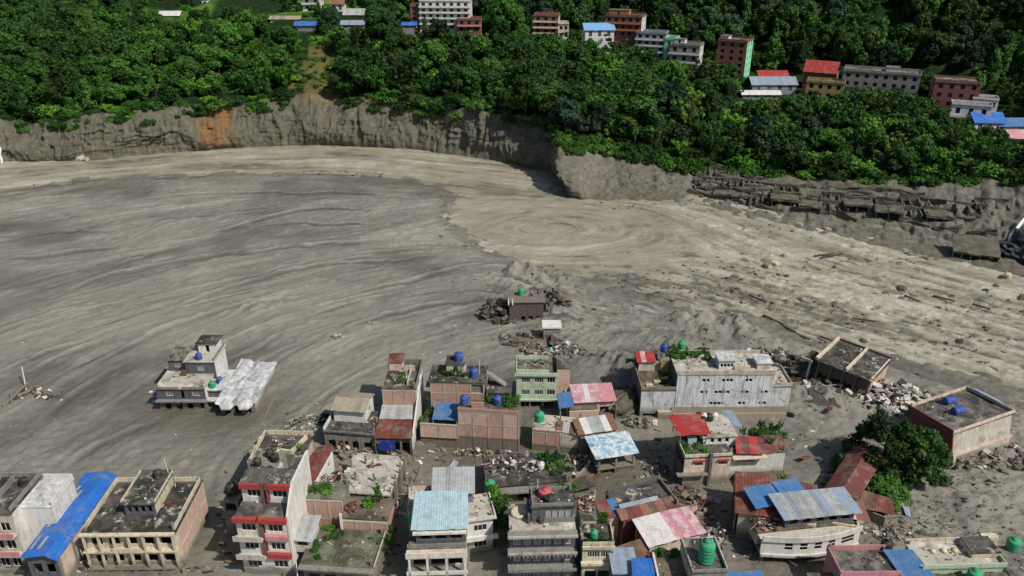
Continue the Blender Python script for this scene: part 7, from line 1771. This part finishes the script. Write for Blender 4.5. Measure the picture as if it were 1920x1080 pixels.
heap('roof_rubbish', b.pt(w * .75, d * .85, h + .3), 1.0, .8, .7, 26, ('steel', 'litter', 'debris'), 'grey scrap behind the tall ribbed green tank', 'rubbish', 75, smax=.6)
pole('roof_pole', b.pt(w + .1, d * .2, h), b.pt(w + .1, d * .2, h + 3), .06, 'steel', 'steel pole right of the tall ribbed green tank', 'pole')
b.block(w + .4, w + 5.2, -2.5, .8, -.8, h - 1.6, 'conc', {}, None); b.sheets((w + .2, -2.8, h - 1.5), (w + 5.4, -2.8, h - 1.5), (w + 5.0, 1.0, h - 1.0), (w + .2, 1.0, h - 1.0), 6, 'dblue')
b = house('pink_walled_house', 'house with pink parapet round a grey-patched terrace at the bottom right', FL=q(5, 350, 1085), FR=q(5, 600, 1082), h=5.4, BL=q(5, 325, 975))
w, d, h = b.w, b.d, b.h
b.block(0, w, 0, d, -.8, h, {'F': 'pink', 'R': 'pinkcream', 'L': 'pink', 'B': 'pink'}, {}, 'rgrey', over=.1); b.parapet(-.1, w + .1, -.1, d + .1, h + .185, .8, 'pink', 'FLB')
b.block(-3.4, -.2, -1, 2.2, -.8, h - 1.6, 'pink', {}, 'rbrown', over=.1)
b.block(w + .2, w + 4.4, -1, d * .8, -.8, h + .2, 'maroon', {}, None); b.sheets((w + .1, -1.2, h + .3), (w + 4.6, -1.2, h + .3), (w + 3.4, d * .85, h + .8), (w - .6, d * .85, h + .8), 5, 'dblue')
tank(b.pt(w + .6, d + .6, h - .6), 'tank_black', 'black tank behind the pink-walled terrace', .8, 1.8)
b = house('long_cream_house', 'long cream flat-roofed house with mint parapet at the bottom right corner', FL=q(5, 700, 1050), FR=q(5, 1040, 1040), h=5.8, BL=q(5, 612, 945))
w, d, h = b.w, b.d, b.h
b.block(0, w, 0, d, -.8, h, {'F': 'mint', 'R': 'cream', 'L': 'cream', 'B': 'cream'}, {'F': row(.5, w - .5, 4, 1.3, h - 2.2, 1.3)}, 'rpale', over=.2); b.parapet(-.2, w + .2, -.2, d + .2, h + .185, .6, 'mint', 'FR'); b.parapet(-.2, w + .2, -.2, d + .2, h + .185, .6, 'cream', 'B')
for k in range(4): link('roof_arch', lathe_mesh('roof_arch', [(.5, 0), (.35, .3), (.1, .4)], 12), 'cream', b.root, (w * (.25 + .14 * k), d * .62, h + .185))
b.block(w * .66, w + .1, d * .3, d * .95, h + .19, h + 1.0, 'cream', {}, 'rdark', over=.05)
b.block(-.5, w, -4.5, -.5, -.8, h - .8, 'cream', {}, 'rgrey', over=.1)
tank(b.pt(w * .55, -1.6, h - .6), 'tank_green', 'green tank in front of the mint parapet at bottom right', .9, 1.7)
tank(b.pt(w + 3.6, d * .8, h - .5), 'tank_green', 'green tank cut by the right edge near the bottom', .9, 1.7)
b.block(w + .5, w + 6, -2, d * .9, -.8, h - .7, {'F': 'cream', 'R': 'cream', 'L': 'cream'}, {}, 'rgrey', over=.1); b.box('broken_wall', w - .4, w + 1.8, d * .95, d * 1.15, h - 1, h + .9, 'cream')

# ---- 35 half-buried house out in the mud
b = house('buried_house', 'house buried to its roof in mud with dark wall and green tank', FL=q(7, 330, 405), FR=q(7, 715, 400), yb=500 + 640 / 6, BL=q(7, 420, 320))
w, d, h = b.w, b.d + 2, b.h
b.block(0, w, 0, d, -1, h, {'F': 'muddyd', 'R': 'muddy', 'L': 'muddyd', 'B': 'muddy'}, {'F': row(w * .3, w - .3, 3, .9, .6, 1.3, 'o')}, 'muddy', over=.3)
heap('collapsed_building', b.pt(-2.0, d * .5, 0), 5.5, 4.4, 5.5, 120, ('muddyd', 'driftwood', 'muddyd', 'driftwood', 'muddy'), 'dark broken slabs heaped against the left of the buried house', 'ruin', 87, smin=.5, smax=2.4, long_=.6, dome=.9)
heap('collapsed_building', b.pt(w + .5, d * 1.1, 0), 6.5, 4.5, 4.0, 120, ('muddy', 'muddyd', 'mudwood'), 'muddy broken slabs heaped against the right of the buried house', 'ruin', 88, smin=.5, smax=2.2, long_=.3, dome=.9)
tank(b.pt(w * .36, d * .62, h + .2), 'tank_green', 'green tank on the house buried in open mud', .75, 1.5)
heap('roof_rubbish', b.pt(w * .66, d * .7, h + .3), 1.8, 1.0, 1.0, 44, ('bluepaint', 'litter', 'steel', 'debris'), 'bluish scrap beside the tank on the buried house', 'rubbish', 77, smax=.7)
for k in (0, 1): pole('white_post', b.pt(-.2 + .9 * k, -.3, h - .4), b.pt(-.25 + .9 * k, -.2, h + 1.1), .16, 'whiteclean', ('left' if k == 0 else 'right') + ' of two short white posts at the buried house corner', 'post')
for i, (x, y) in enumerate(((105, 395), (215, 400))):
    base_ = at(*q(7, x, y), 2.4)
    e = empty('uprooted_tree', (base_[0], base_[1], 0)); tag(e, ('left' if i == 0 else 'right') + ' of two dead mud-grey trees draped beside the buried house', 'dead tree')
    link('root_bole', lathe_mesh('root_bole', [(.2, 1.6), (.75, 2.0), (.6, 2.8), (.25, 3.3)], 9), 'driftwood', e)
    for k in range(9):
        V, F = [], []; an = -1.9 + .25 * k + rng.uniform(-.15, .15); p0 = Vector((0, 0, 2.6))
        L = rng.uniform(4.5, 7.5); prev, pr_ = p0, .2
        for j in range(1, 5):
            tj = j / 4; nx_ = p0 + Vector((math.cos(an) * L * tj * .9 + .3 * math.sin(3 * tj + k), math.sin(an) * L * tj, -2.2 * tj ** 1.5)); rr2 = .2 * (1 - .7 * tj)
            v_, f_ = tube_data(prev, pr_, nx_, rr2, 5); o_ = len(V); V += v_; F += [tuple(q2 + o_ for q2 in g) for g in f_]; prev, pr_ = nx_, rr2
        link('limb', pymesh('limb', V, F), 'mudwood', e)
b = house('slab_remnant', 'pale square slab standing on a broken grey stub right of the buried house', FL=q(7, 705, 690), FR=q(7, 918, 690), h=4.0, BL=q(7, 702, 612))
w, d, h = b.w, b.d, b.h
b.block(.2, w - .2, .2, d, -1, h - .2, {'F': 'grey', 'L': 'muddyd', 'R': 'muddy'}, {'F': [(.7, 1.1, 1.6, 2.1, 'o'), (.6, 1.0, .4, .9, 'o')]}, 'white', over=.25, slab=.35)
b.block(w * .45, w + .1, -2.4, .1, -1, h * .55, 'conc', {}, 'rgrey', over=.1)
o = link('fallen_concrete', prism_mesh('fallen_concrete', [(0, 0), (9.5, -.6), (9.2, 3.0), (.5, 2.6)], -.25, .25), 'muddy', None, at(*q(7, 380, 840), .9)); o.rotation_euler = (-.12, 0, 0); tag(o, 'long mud-covered slab with black shadow gap left of the square slab', 'slab')
heap('rubble_pile', at(*q(7, 640, 960), .4), 3.6, 2.0, 1.8, 70, ('litter', 'muddyd', 'debris', 'offwhite'), 'rubble at the foot of the broken grey stub', 'rubble', 78, smax=1.2)
heap('rubble_pile', at(*q(7, 930, 985), .4), 3.2, 1.8, 1.4, 60, ('litter', 'muddyd', 'debris', 'mintvivid'), 'rubble with a green scrap behind the mint house', 'rubble', 79, smax=1.1)
rock(at(*q(7, 1320, 1050), .6), 1.7, 'muddyd', 'dark angular block standing in mud right of the mint house', 85, 'concrete_block', None, (1, .6, 1.1))
# ---- big trees by the rubble
def big_tree(loc, H_, W_, mat, label, seed, kind='broad'):
    r = np.random.default_rng(seed); C, R, N = [], [], []
    for k in range(95):
        t = r.uniform(0, 6.283); hh = r.uniform(0, 1); rr = W_ / 2 * math.sqrt(r.uniform(.15, 1)) * (1.02 - .62 * hh ** 2.2)
        C.append((rr * math.cos(t), rr * math.sin(t), H_ * (.10 + .80 * hh))); R.append(r.uniform(.6, 1.25)); N.append(105)
    V, Q = leaf_cloud(C, R, N, .42, seed, .15, .85)
    e = empty('leafy_tree', loc); tag(e, label, 'tree', 'trees standing in the flooded town')
    link('crown', np_mesh('big_crown', V, Q, None, False), mat, e)
    tm = trunk_mesh('big_trunk', seed, .8, .035, 9); t_ = link('trunk', tm, None, e); t_.scale = (H_ * .9, H_ * .9, H_)
    return e
big_tree(at(1650, 885, 0), 11.8, 12.0, 'leaf_dark', 'large dense dark green tree below the white rubble pile', 91)
big_tree(at(1716, 897, 0), 9.6, 9.0, 'leaf_dark', 'dense tree joined to the right of the large dark tree', 92)
big_tree(at(1655, 942, 0), 4.2, 7.0, 'leaf_mid', 'low leafy tree in front of the large dark tree', 93)
big_tree(at(1590, 893, 0), 3.6, 6.5, 'leaf_slate', 'dull low bushy tree between maroon roof and large dark tree', 94)

# ================================================================== LOOSE DEBRIS
# wreck of a frame at the left edge
pole('leaning_pole', at(50, 735, .2), at(41, 688, 3.4), .12, 'litter', 'pale pole leaning up from the wreck at the left edge', 'pole')
pole('wreck_timber', at(5, 762, .6), at(52, 718, 1.6), .28, 'muddy', 'long muddy beam of the wreck at the left edge', 'beam')
pole('wreck_timber', at(24, 765, .2), at(20, 738, 1.5), .2, 'muddy', 'short upright beam of the wreck at the left edge', 'beam')
heap('wreckage', at(66, 742, .2), 4.5, 2.2, 1.0, 50, ('mudwood', 'muddy', 'litter', 'driftwood'), 'muddy splintered wreckage at the left edge', 'rubbish', 101, smax=1.1)
heap('brush_pile', at(585, 803, .3), 5.0, 2.5, 2.2, 140, ('litter', 'mudwood', 'driftwood'), 'pale tangled brushwood above the zigzag-parapet roof', 'brushwood', 103, smax=.7, long_=.9)
for k in range(6): plant(at(600 + 4 * k, 802 - 3 * k, .2), 2.2, 1.8, 'grey-green bush at the right of the pale brushwood', 'leaf_slate', 'bush', 'bushes by the brushwood')
heap('white_wreckage', at(633, 637, .2), 1.5, 1.0, .9, 16, ('litter', 'white', 'steel'), 'small white wreck lying on the open mud flat', 'wreckage', 105, smax=1.0)
heap('white_wreckage', at(697, 611, .2), 1.7, .5, .4, 9, ('litter', 'white'), 'tiny white scraps farther out on the mud flat', 'wreckage', 106, smax=.7)
rock(at(1449, 497, .4), 1.6, 'palerock', 'pale pointed boulder standing in the river', 111, 'boulder', None, (1.2, .8, 1))
rock(at(1432, 491, 0), 1.0, 'rock', 'dark stone left of the pale pointed boulder', 112)
rock(at(1446, 478, 0), .5, 'palerock', 'small pale stone behind the pale pointed boulder', 113)
rock(at(150, 297, .4), 1.8, 'palerock', 'pale rock at the foot of the left cliff', 114); rock(at(163, 299, .2), 1.2, 'palerock', 'smaller pale rock at the foot of the left cliff', 115)
rock(at(1888, 516, .4), 1.3, 'palerock', 'pale rock by the water below the right-end ruin', 116)
rd = random.Random(77)
BW = [(1692, 541, 1.4), (1660, 552, 1.1), (1690, 560, .9), (1915, 560, 1.7), (1760, 612, 1.0), (1640, 552, 1.0), (1870, 536, 1.0), (1745, 605, .9), (1500, 560, .8), (1475, 518, .9), (1510, 502, .8), (1512, 492, .7), (1565, 500, .6), (1380, 520, .9), (1365, 585, 1.2), (1800, 640, 1.1), (1850, 615, 1.0), (1850, 545, 1.0), (1560, 600, .9), (1620, 640, 1.0),
      (1055, 546, 1.0), (1085, 563, .8), (1115, 563, .7), (887, 545, .7), (852, 567, .6), (812, 562, .6), (1640, 372, .8), (1650, 400, .7), (1790, 390, .9), (1810, 395, .8), (1835, 395, .8), (1845, 408, .9)]
BN = ['in the churned right river', 'on the mud near the buried house', 'on the far right bank']
ORD = ['leftmost', 'second', 'third', 'fourth', 'fifth', 'sixth', 'seventh', 'eighth', 'ninth', 'tenth', 'eleventh', 'twelfth', 'thirteenth', 'fourteenth', 'fifteenth', 'sixteenth', 'seventeenth', 'eighteenth', 'nineteenth', 'twentieth', 'twenty-first', 'twenty-second']
nth = {}
BW.sort()
for i, (px, py, s_) in enumerate(BW):
    where = BN[1] if px < 1130 else BN[2] if py < 420 else BN[0]
    rock(cliff_pt(px, .55) if py < 420 else at(px, py, -.2), s_ * .75, rng.choice(('rock', 'muddyd', 'debris')), '%s from the left of the dark rough boulders %s' % (ORD[nth.setdefault(where, 0)], where), 120 + i, 'boulder', 'boulders ' + where); nth[where] += 1
for i, (px, py, a_, L) in enumerate([(1560, 480, .3, 7), (1545, 478, .2, 6), (1620, 600, -.4, 5), (1770, 560, -.8, 5), (1560, 640, -.9, 6), (1450, 600, -1.0, 6), (1475, 615, -1.0, 5), (1500, 630, -.9, 5), (1840, 575, -.9, 4), (1710, 560, -1.1, 4), (160, 468, .1, 9), (480, 632, .05, 6), (520, 640, -.1, 5), (680, 493, .0, 4), (1240, 560, -.5, 6), (1420, 560, -.9, 5)]):
    p = at(px, py, .1); w_ = 'on the left mud flat' if px < 700 else 'in the churned right river'
    pole('driftwood_log', p - Vector((math.cos(a_), math.sin(a_), 0)) * L / 2, p + Vector((math.cos(a_), math.sin(a_), .06)) * L / 2, .24, 'driftwood', 'dark driftwood log half sunk ' + w_, 'log', 'driftwood logs ' + w_)
# uncountable small debris, one object per kind
def strew(name, spots, n, mats, label, cat, seed, smin, smax, zoff=0.0, flat=.5):
    r = random.Random(seed); V, F, MI = [], [], []
    for k in range(n):
        px, py, rx, ry = r.choice(spots)
        c = at(px + r.gauss(0, rx), py + r.gauss(0, ry))
        zb = max(mud_z(c[0], c[1]), WATER_Z) + zoff if abs(c[0]) < 214 and 62 < c[1] < 336 else 0
        s_ = smin + (smax - smin) * r.random() ** 2.5
        sx, sy, sz = s_ * r.uniform(.7, 2.2), s_ * r.uniform(.5, 1), s_ * r.uniform(.3, .8) * flat * 2
        m = Matrix.Translation((c[0], c[1], zb)) @ Matrix.Rotation(r.uniform(-.9, .3), 4, 'Z') @ Matrix.Rotation(r.uniform(-.4, .4), 4, 'Y')
        o = len(V)
        for p in [(-1, -1, -1), (1, -1, -1), (1, 1, -1), (-1, 1, -1), (-1, -1, 1), (1, -1, 1), (1, 1, 1), (-1, 1, 1)]:
            V.append(tuple(m @ Vector((p[0] * sx / 2 * r.uniform(.4, 1.2), p[1] * sy / 2 * r.uniform(.4, 1.2), p[2] * sz / 2 * r.uniform(.5, 1.1)))))
        F += [tuple(i + o for i in f) for f in BOXF]; MI += [r.randrange(len(mats))] * 6
    me = pymesh(name, V, F)
    for m in mats: me.materials.append(M[m])
    me.polygons.foreach_set('material_index', MI)
    o = bpy.data.objects.new(name, me); COL.objects.link(o); tag(o, label, cat, kind='stuff'); return o
strew('river_debris', [(1400, 540, 60, 22), (1560, 580, 90, 25), (1750, 600, 110, 30), (1650, 650, 90, 18), (1850, 660, 60, 30), (1330, 520, 60, 25), (1200, 530, 50, 14), (1480, 500, 90, 20), (1800, 570, 90, 15)], 800, ('rock', 'muddyd', 'mudwood', 'rock', 'debris'), 'countless dark bits of wood and stone carried by the right river', 'debris', 201, .2, 1.0)
strew('ground_rubble', [(1830, 850, 60, 40), (1780, 930, 70, 40), (1850, 980, 60, 40), (1560, 740, 40, 25), (1100, 590, 70, 30), (1320, 640, 70, 20), (1000, 540, 60, 20), (1650, 980, 50, 25), (1700, 1000, 60, 20)], 1500, ('muddy', 'rock', 'muddyd', 'muddy', 'rock', 'mudwood'), 'countless muddy stones and splinters strewn round the right houses', 'rubble', 202, .12, .65)
strew('pale_litter', [(300, 900, 140, 50), (500, 850, 90, 60), (150, 800, 90, 70), (600, 720, 130, 60), (1150, 850, 40, 40), (250, 650, 160, 60), (520, 560, 160, 50), (900, 600, 90, 50), (750, 900, 20, 60), (1230, 880, 20, 20), (200, 400, 150, 30), (700, 480, 100, 30)], 520, ('litter', 'mudwood', 'muddy'), 'countless tiny pale scraps of litter over the mud', 'litter', 203, .1, .42)
strew('bank_stones', [(1300, 385, 60, 6), (1500, 430, 60, 8), (1700, 480, 70, 8), (620, 326, 120, 3), (200, 345, 120, 6), (840, 410, 8, 25), (900, 465, 30, 8), (1180, 380, 60, 6)], 420, ('rock', 'muddyd', 'mudwood'), 'countless small dark stones along the water edge', 'stones', 204, .2, .9)

strew('street_rubble', [(760, 930, 14, 40), (1180, 935, 30, 30), (1240, 870, 22, 20), (900, 845, 60, 8), (1100, 845, 20, 20), (1310, 970, 18, 26), (420, 990, 8, 40), (330, 1072, 40, 5), (735, 1010, 12, 40), (1150, 860, 16, 16), (1345, 1000, 12, 30), (1560, 930, 30, 20), (1510, 830, 22, 20), (560, 800, 40, 10), (800, 860, 30, 8), (900, 1000, 10, 40), (1650, 1000, 30, 14), (1450, 1050, 40, 8), (150, 1065, 20, 8), (660, 955, 8, 20)],
      1500, ('muddyd', 'debris', 'plank', 'litter', 'muddy', 'brick'), 'countless planks, bricks and scraps lying in the muddy lanes', 'rubble', 205, .12, .75)
heap('rubbish_heap', at(742, 905, .1), 2.2, 3, .9, 60, ('muddyd', 'plank', 'litter', 'debris', 'muddy'), 'heap of mud and splintered planks left of the pale blue roof', 'rubbish', 300, smax=.9)
heap('rubbish_heap', at(1230, 885, .1), 2.6, 2, .9, 50, ('muddyd', 'plank', 'litter', 'debris', 'muddy'), 'low heap of rubble left of the red-roofed house', 'rubbish', 301, smax=.9)
heap('rubbish_heap', at(905, 853, .1), 5, 1.2, .9, 60, ('muddyd', 'plank', 'litter', 'debris', 'muddy'), 'mud and brick rubble along the foot of the brick panels', 'rubbish', 302, smax=.9)
heap('rubbish_heap', at(1345, 1010, .1), 1.6, 3, .9, 60, ('muddyd', 'plank', 'litter', 'debris', 'muddy'), 'tangle of dark planks beside the curved balcony house', 'rubbish', 303, smax=.9)
heap('rubbish_heap', at(700, 850, .1), 3, 1.5, .9, 50, ('muddyd', 'plank', 'litter', 'debris', 'muddy'), 'heap of grey rubble under the rust lean-to', 'rubbish', 304, smax=.9)
heap('rubbish_heap', at(1080, 868, .1), 3, 1.4, .9, 50, ('muddyd', 'plank', 'litter', 'debris', 'muddy'), 'rubble between tarpaulin shed and wrecked roof', 'rubbish', 305, smax=.9)
heap('rubbish_heap', at(1500, 1010, .1), 3, 1.5, .9, 44, ('muddyd', 'plank', 'litter', 'debris', 'muddy'), 'broken white masonry on the mud right of the curved balcony house', 'rubbish', 306, smax=.9)
heap('rubbish_heap', at(150, 1068, .1), 2.4, 1.2, .9, 36, ('muddyd', 'plank', 'litter', 'debris', 'muddy'), 'splintered timber between blue shed and cream house', 'rubbish', 307, smax=.9)
heap('rubbish_heap', at(1200, 800, .1), 3, 1.5, .9, 50, ('muddyd', 'plank', 'litter', 'debris', 'muddy'), 'rubble at the foot of the long grey building left end', 'rubbish', 308, smax=.9)
heap('rubbish_heap', at(1660, 1010, .1), 4, 1.6, .9, 70, ('muddyd', 'plank', 'litter', 'debris', 'muddy'), 'white broken masonry in mud above the pink-walled terrace', 'rubbish', 309, smax=.9)

# roof clutter and bare column stubs on the flat concrete roofs of the town
rk = random.Random(44); seen = {}
for bb, x0, x1, y0, y1, zt, rf in list(ROOFS):
    if bb.root.get('group') != TOWN or (x1 - x0) * (y1 - y0) < 14 or rf in ('rwhite', 'white'): continue
    nm = bb.root.name.split('.')[0].replace('_', ' '); seen[nm] = seen.get(nm, 0) + 1
    for (x, y) in ((x0 + .2, y0 + .2), (x1 - .2, y0 + .2), (x0 + .2, y1 - .2), (x1 - .2, y1 - .2)):
        if rk.random() < .55: bb.box('column_stub', x - .13, x + .13, y - .13, y + .13, zt + .003, zt + rk.uniform(.5, 1.3), 'conc')
    a_ = (x1 - x0) * (y1 - y0)
    where = {1: 'main', 2: 'second', 3: 'third', 4: 'fourth'}.get(seen[nm], 'other')
    heap('roof_clutter', bb.pt((x0 + x1) / 2, (y0 + y1) / 2, zt + .06), (x1 - x0) * .46, (y1 - y0) * .46, .1, int(8 + a_ * .3), ('debris', 'plank', 'debris', 'steel', 'clay', 'conc', 'litter'), 'small odds and ends scattered on the %s roof of the %s' % (where, nm), 'rubbish', 500 + len(seen) * 7 + seen[nm], bb.rot, smin=.08, smax=.42, long_=.25)

def wall_fragment(loc, L, H_, rz, mat, label, seed):
    """broken length of wall with a jagged top"""
    r = random.Random(seed); n = 7; V, F = [], []
    for k in range(n + 1):
        x = L * k / n; hh = H_ * max(.12, (r.uniform(.35, 1.0) * (1 - .5 * abs(k / n - r.choice((.2, .8))))))
        for y in (-.13, .13): V += [(x, y, -.6), (x, y, hh)]
    for k in range(n):
        o, p = 4 * k, 4 * k + 4
        F += [(o, p, p + 1, o + 1), (o + 2, o + 3, p + 3, p + 2), (o + 1, p + 1, p + 3, o + 3), (o, o + 2, p + 2, p)]
    F += [(0, 1, 3, 2), (4 * n, 4 * n + 2, 4 * n + 3, 4 * n + 1)]
    o = link('masonry_fragment', pymesh('masonry_fragment', V, F), mat, None, loc); o.rotation_euler = (r.uniform(-.12, .12), 0, rz); tag(o, label, 'wall', 'broken walls between the houses')
for i, (px, py, L, H_, rz, mt, lb) in enumerate([(598, 905, 5, 2.6, .1, 'brick', 'jagged brick wall stump below the rust-red roof'), (690, 962, 4, 2.2, 1.3, 'conc', 'broken grey wall beside the mossy slab roof'), (962, 905, 5, 2.4, .1, 'conc', 'broken grey wall below the wrecked black roof'), (1078, 905, 4, 2.0, .9, 'brickp', 'pale brick wall stump right of the wrecked roof'),
        (1112, 962, 4, 2.4, 1.4, 'brick', 'brick wall stump near the narrow cream house'), (1135, 1012, 3.5, 2.0, .2, 'offwhite', 'whitish wall stump in front of the rusty brown sheets'), (1418, 893, 6, 2.0, .1, 'pinkcream', 'low pinkish wall stump under the grass strip'), (1545, 905, 5, 2.4, -.6, 'brick', 'brick wall stump beside the maroon roof'), (1590, 985, 5, 2.2, .3, 'conc', 'grey wall stump right of the curved balcony house'),
        (468, 862, 4, 2.6, 1.2, 'cream', 'cream wall stump behind the black tanks'), (705, 795, 4, 2.4, .1, 'brickp', 'pale brick wall stump under the tower'), (918, 893, 4, 2.6, 1.5, 'conc', 'grey wall stump left of the wrecked roof'), (985, 762, 5, 2.6, 1.4, 'brickp', 'pale brick wall stump between brick panels and mint house'), (1178, 770, 5, 2.6, 1.2, 'muddyd', 'dark muddy wall stump left of the long building'), (1520, 770, 5, 2.0, -.4, 'muddy', 'muddy wall stump right of the long building'), (775, 850, 4, 2.0, .2, 'conc', 'grey wall stump at the lane below the tower')]):
    g_ = at(px, py, 0); g_.z = max(0, mud_z(g_.x, g_.y))
    wall_fragment(g_, L, H_, rz, mt, lb, 700 + i)
SHEETM = ['rust', 'rustb', 'gsheet', 'gblue', 'maroonsheet']
for i, (px, py) in enumerate([(640, 815), (700, 890), (745, 960), (930, 865), (1010, 890), (1105, 905), (1125, 860), (1175, 1000), (1350, 950), (1330, 1040), (1520, 860), (1560, 955), (1620, 985), (1700, 965), (1480, 715), (1560, 780), (430, 1050), (590, 860), (860, 870), (1250, 900)]):
    r = random.Random(900 + i); L, W_2 = r.uniform(1.8, 3.2), r.uniform(.8, 1.1); V = []
    for vv_ in (0, 1):
        for k in range(7): V.append((W_2 * k / 6, L * vv_, (.05 if k % 2 else 0) + .25 * vv_ * r.random() * (k / 6)))
    V += [(x, y, zz_ - .02) for x, y, zz_ in V]; F = []
    for k in range(6): F += [(k, k + 1, 8 + k, 7 + k), (14 + k, 21 + k, 22 + k, 15 + k), (k, 14 + k, 15 + k, k + 1), (7 + k, 8 + k, 22 + k, 21 + k)]
    F += [(0, 7, 21, 14), (6, 20, 27, 13)]
    p = at(px, py, .25); p.z = mud_z(p.x, p.y) + .25; o = link('loose_roof_sheet', pymesh('loose_roof_sheet', V, F), SHEETM[i % 5], None, p); o.rotation_euler = (r.uniform(-.3, .4), r.uniform(-.3, .3), r.uniform(0, 6.28))
    tag(o, '%s torn roof sheet lying loose in the debris between the houses' % {'rust': 'rust-red', 'rustb': 'rusty brown', 'gsheet': 'grey', 'gblue': 'grey-blue', 'maroonsheet': 'maroon'}[SHEETM[i % 5]], 'roof sheet', 'loose roof sheets')

heap('rubble_pile', at(1040, 662, .2), 7, 3.5, 2.4, 130, ('muddyd', 'muddy', 'litter', 'mudwood', 'conc'), 'trail of broken slabs between the square slab and the mint house', 'rubble', 401, smin=.3, smax=1.6)
heap('rubble_pile', at(985, 640, .2), 7, 3, 2.0, 110, ('muddyd', 'muddy', 'driftwood', 'mudwood'), 'dark splintered timber and slabs below the buried house', 'rubble', 402, smin=.3, smax=1.8, long_=.5)
heap('rubble_pile', at(1590, 742, .2), 9, 4.5, 3.2, 170, ('muddyd', 'muddy', 'driftwood', 'debris', 'litter'), 'dark timber and slabs in front of the tilted house', 'rubble', 403, smin=.4, smax=1.9, long_=.5)
heap('rubble_pile', at(1712, 772, .2), 7, 4.0, 2.6, 150, ('white', 'offwhite', 'muddyd', 'driftwood', 'litter'), 'white masonry and timber between rubble pile and leaning house', 'rubble', 404, smin=.3, smax=1.5, long_=.4)
heap('rubble_pile', at(1850, 868, .1), 9, 4.0, 1.4, 120, ('muddyd', 'muddy', 'mudwood', 'litter'), 'muddy debris along the foot of the leaning house', 'rubble', 405, smin=.3, smax=1.3, long_=.4)
heap('rubble_pile', at(1190, 745, .1), 4, 5, 2.2, 90, ('muddyd', 'muddy', 'brickp', 'driftwood'), 'muddy debris between pink tin roof and long grey building', 'rubble', 406, smin=.3, smax=1.4, long_=.4)
heap('rubble_pile', at(650, 850, .1), 6, 2.5, 1.6, 110, ('conc', 'muddy', 'plank', 'brick', 'litter'), 'broken concrete and bricks behind the cracked pale roof', 'rubble', 407, smin=.25, smax=1.2, long_=.4)
heap('rubble_pile', at(1300, 955, .1), 3.5, 5, 1.6, 110, ('muddyd', 'plank', 'rust', 'driftwood', 'brick'), 'rusty sheets and planks heaped left of the rusty-roofed house', 'rubble', 408, smin=.25, smax=1.3, long_=.5)
heap('rubble_pile', at(1120, 985, .1), 3, 3, 1.4, 80, ('muddyd', 'plank', 'rustb', 'brick', 'litter'), 'rusty scraps and bricks above the narrow cream house', 'rubble', 409, smin=.25, smax=1.2, long_=.4)
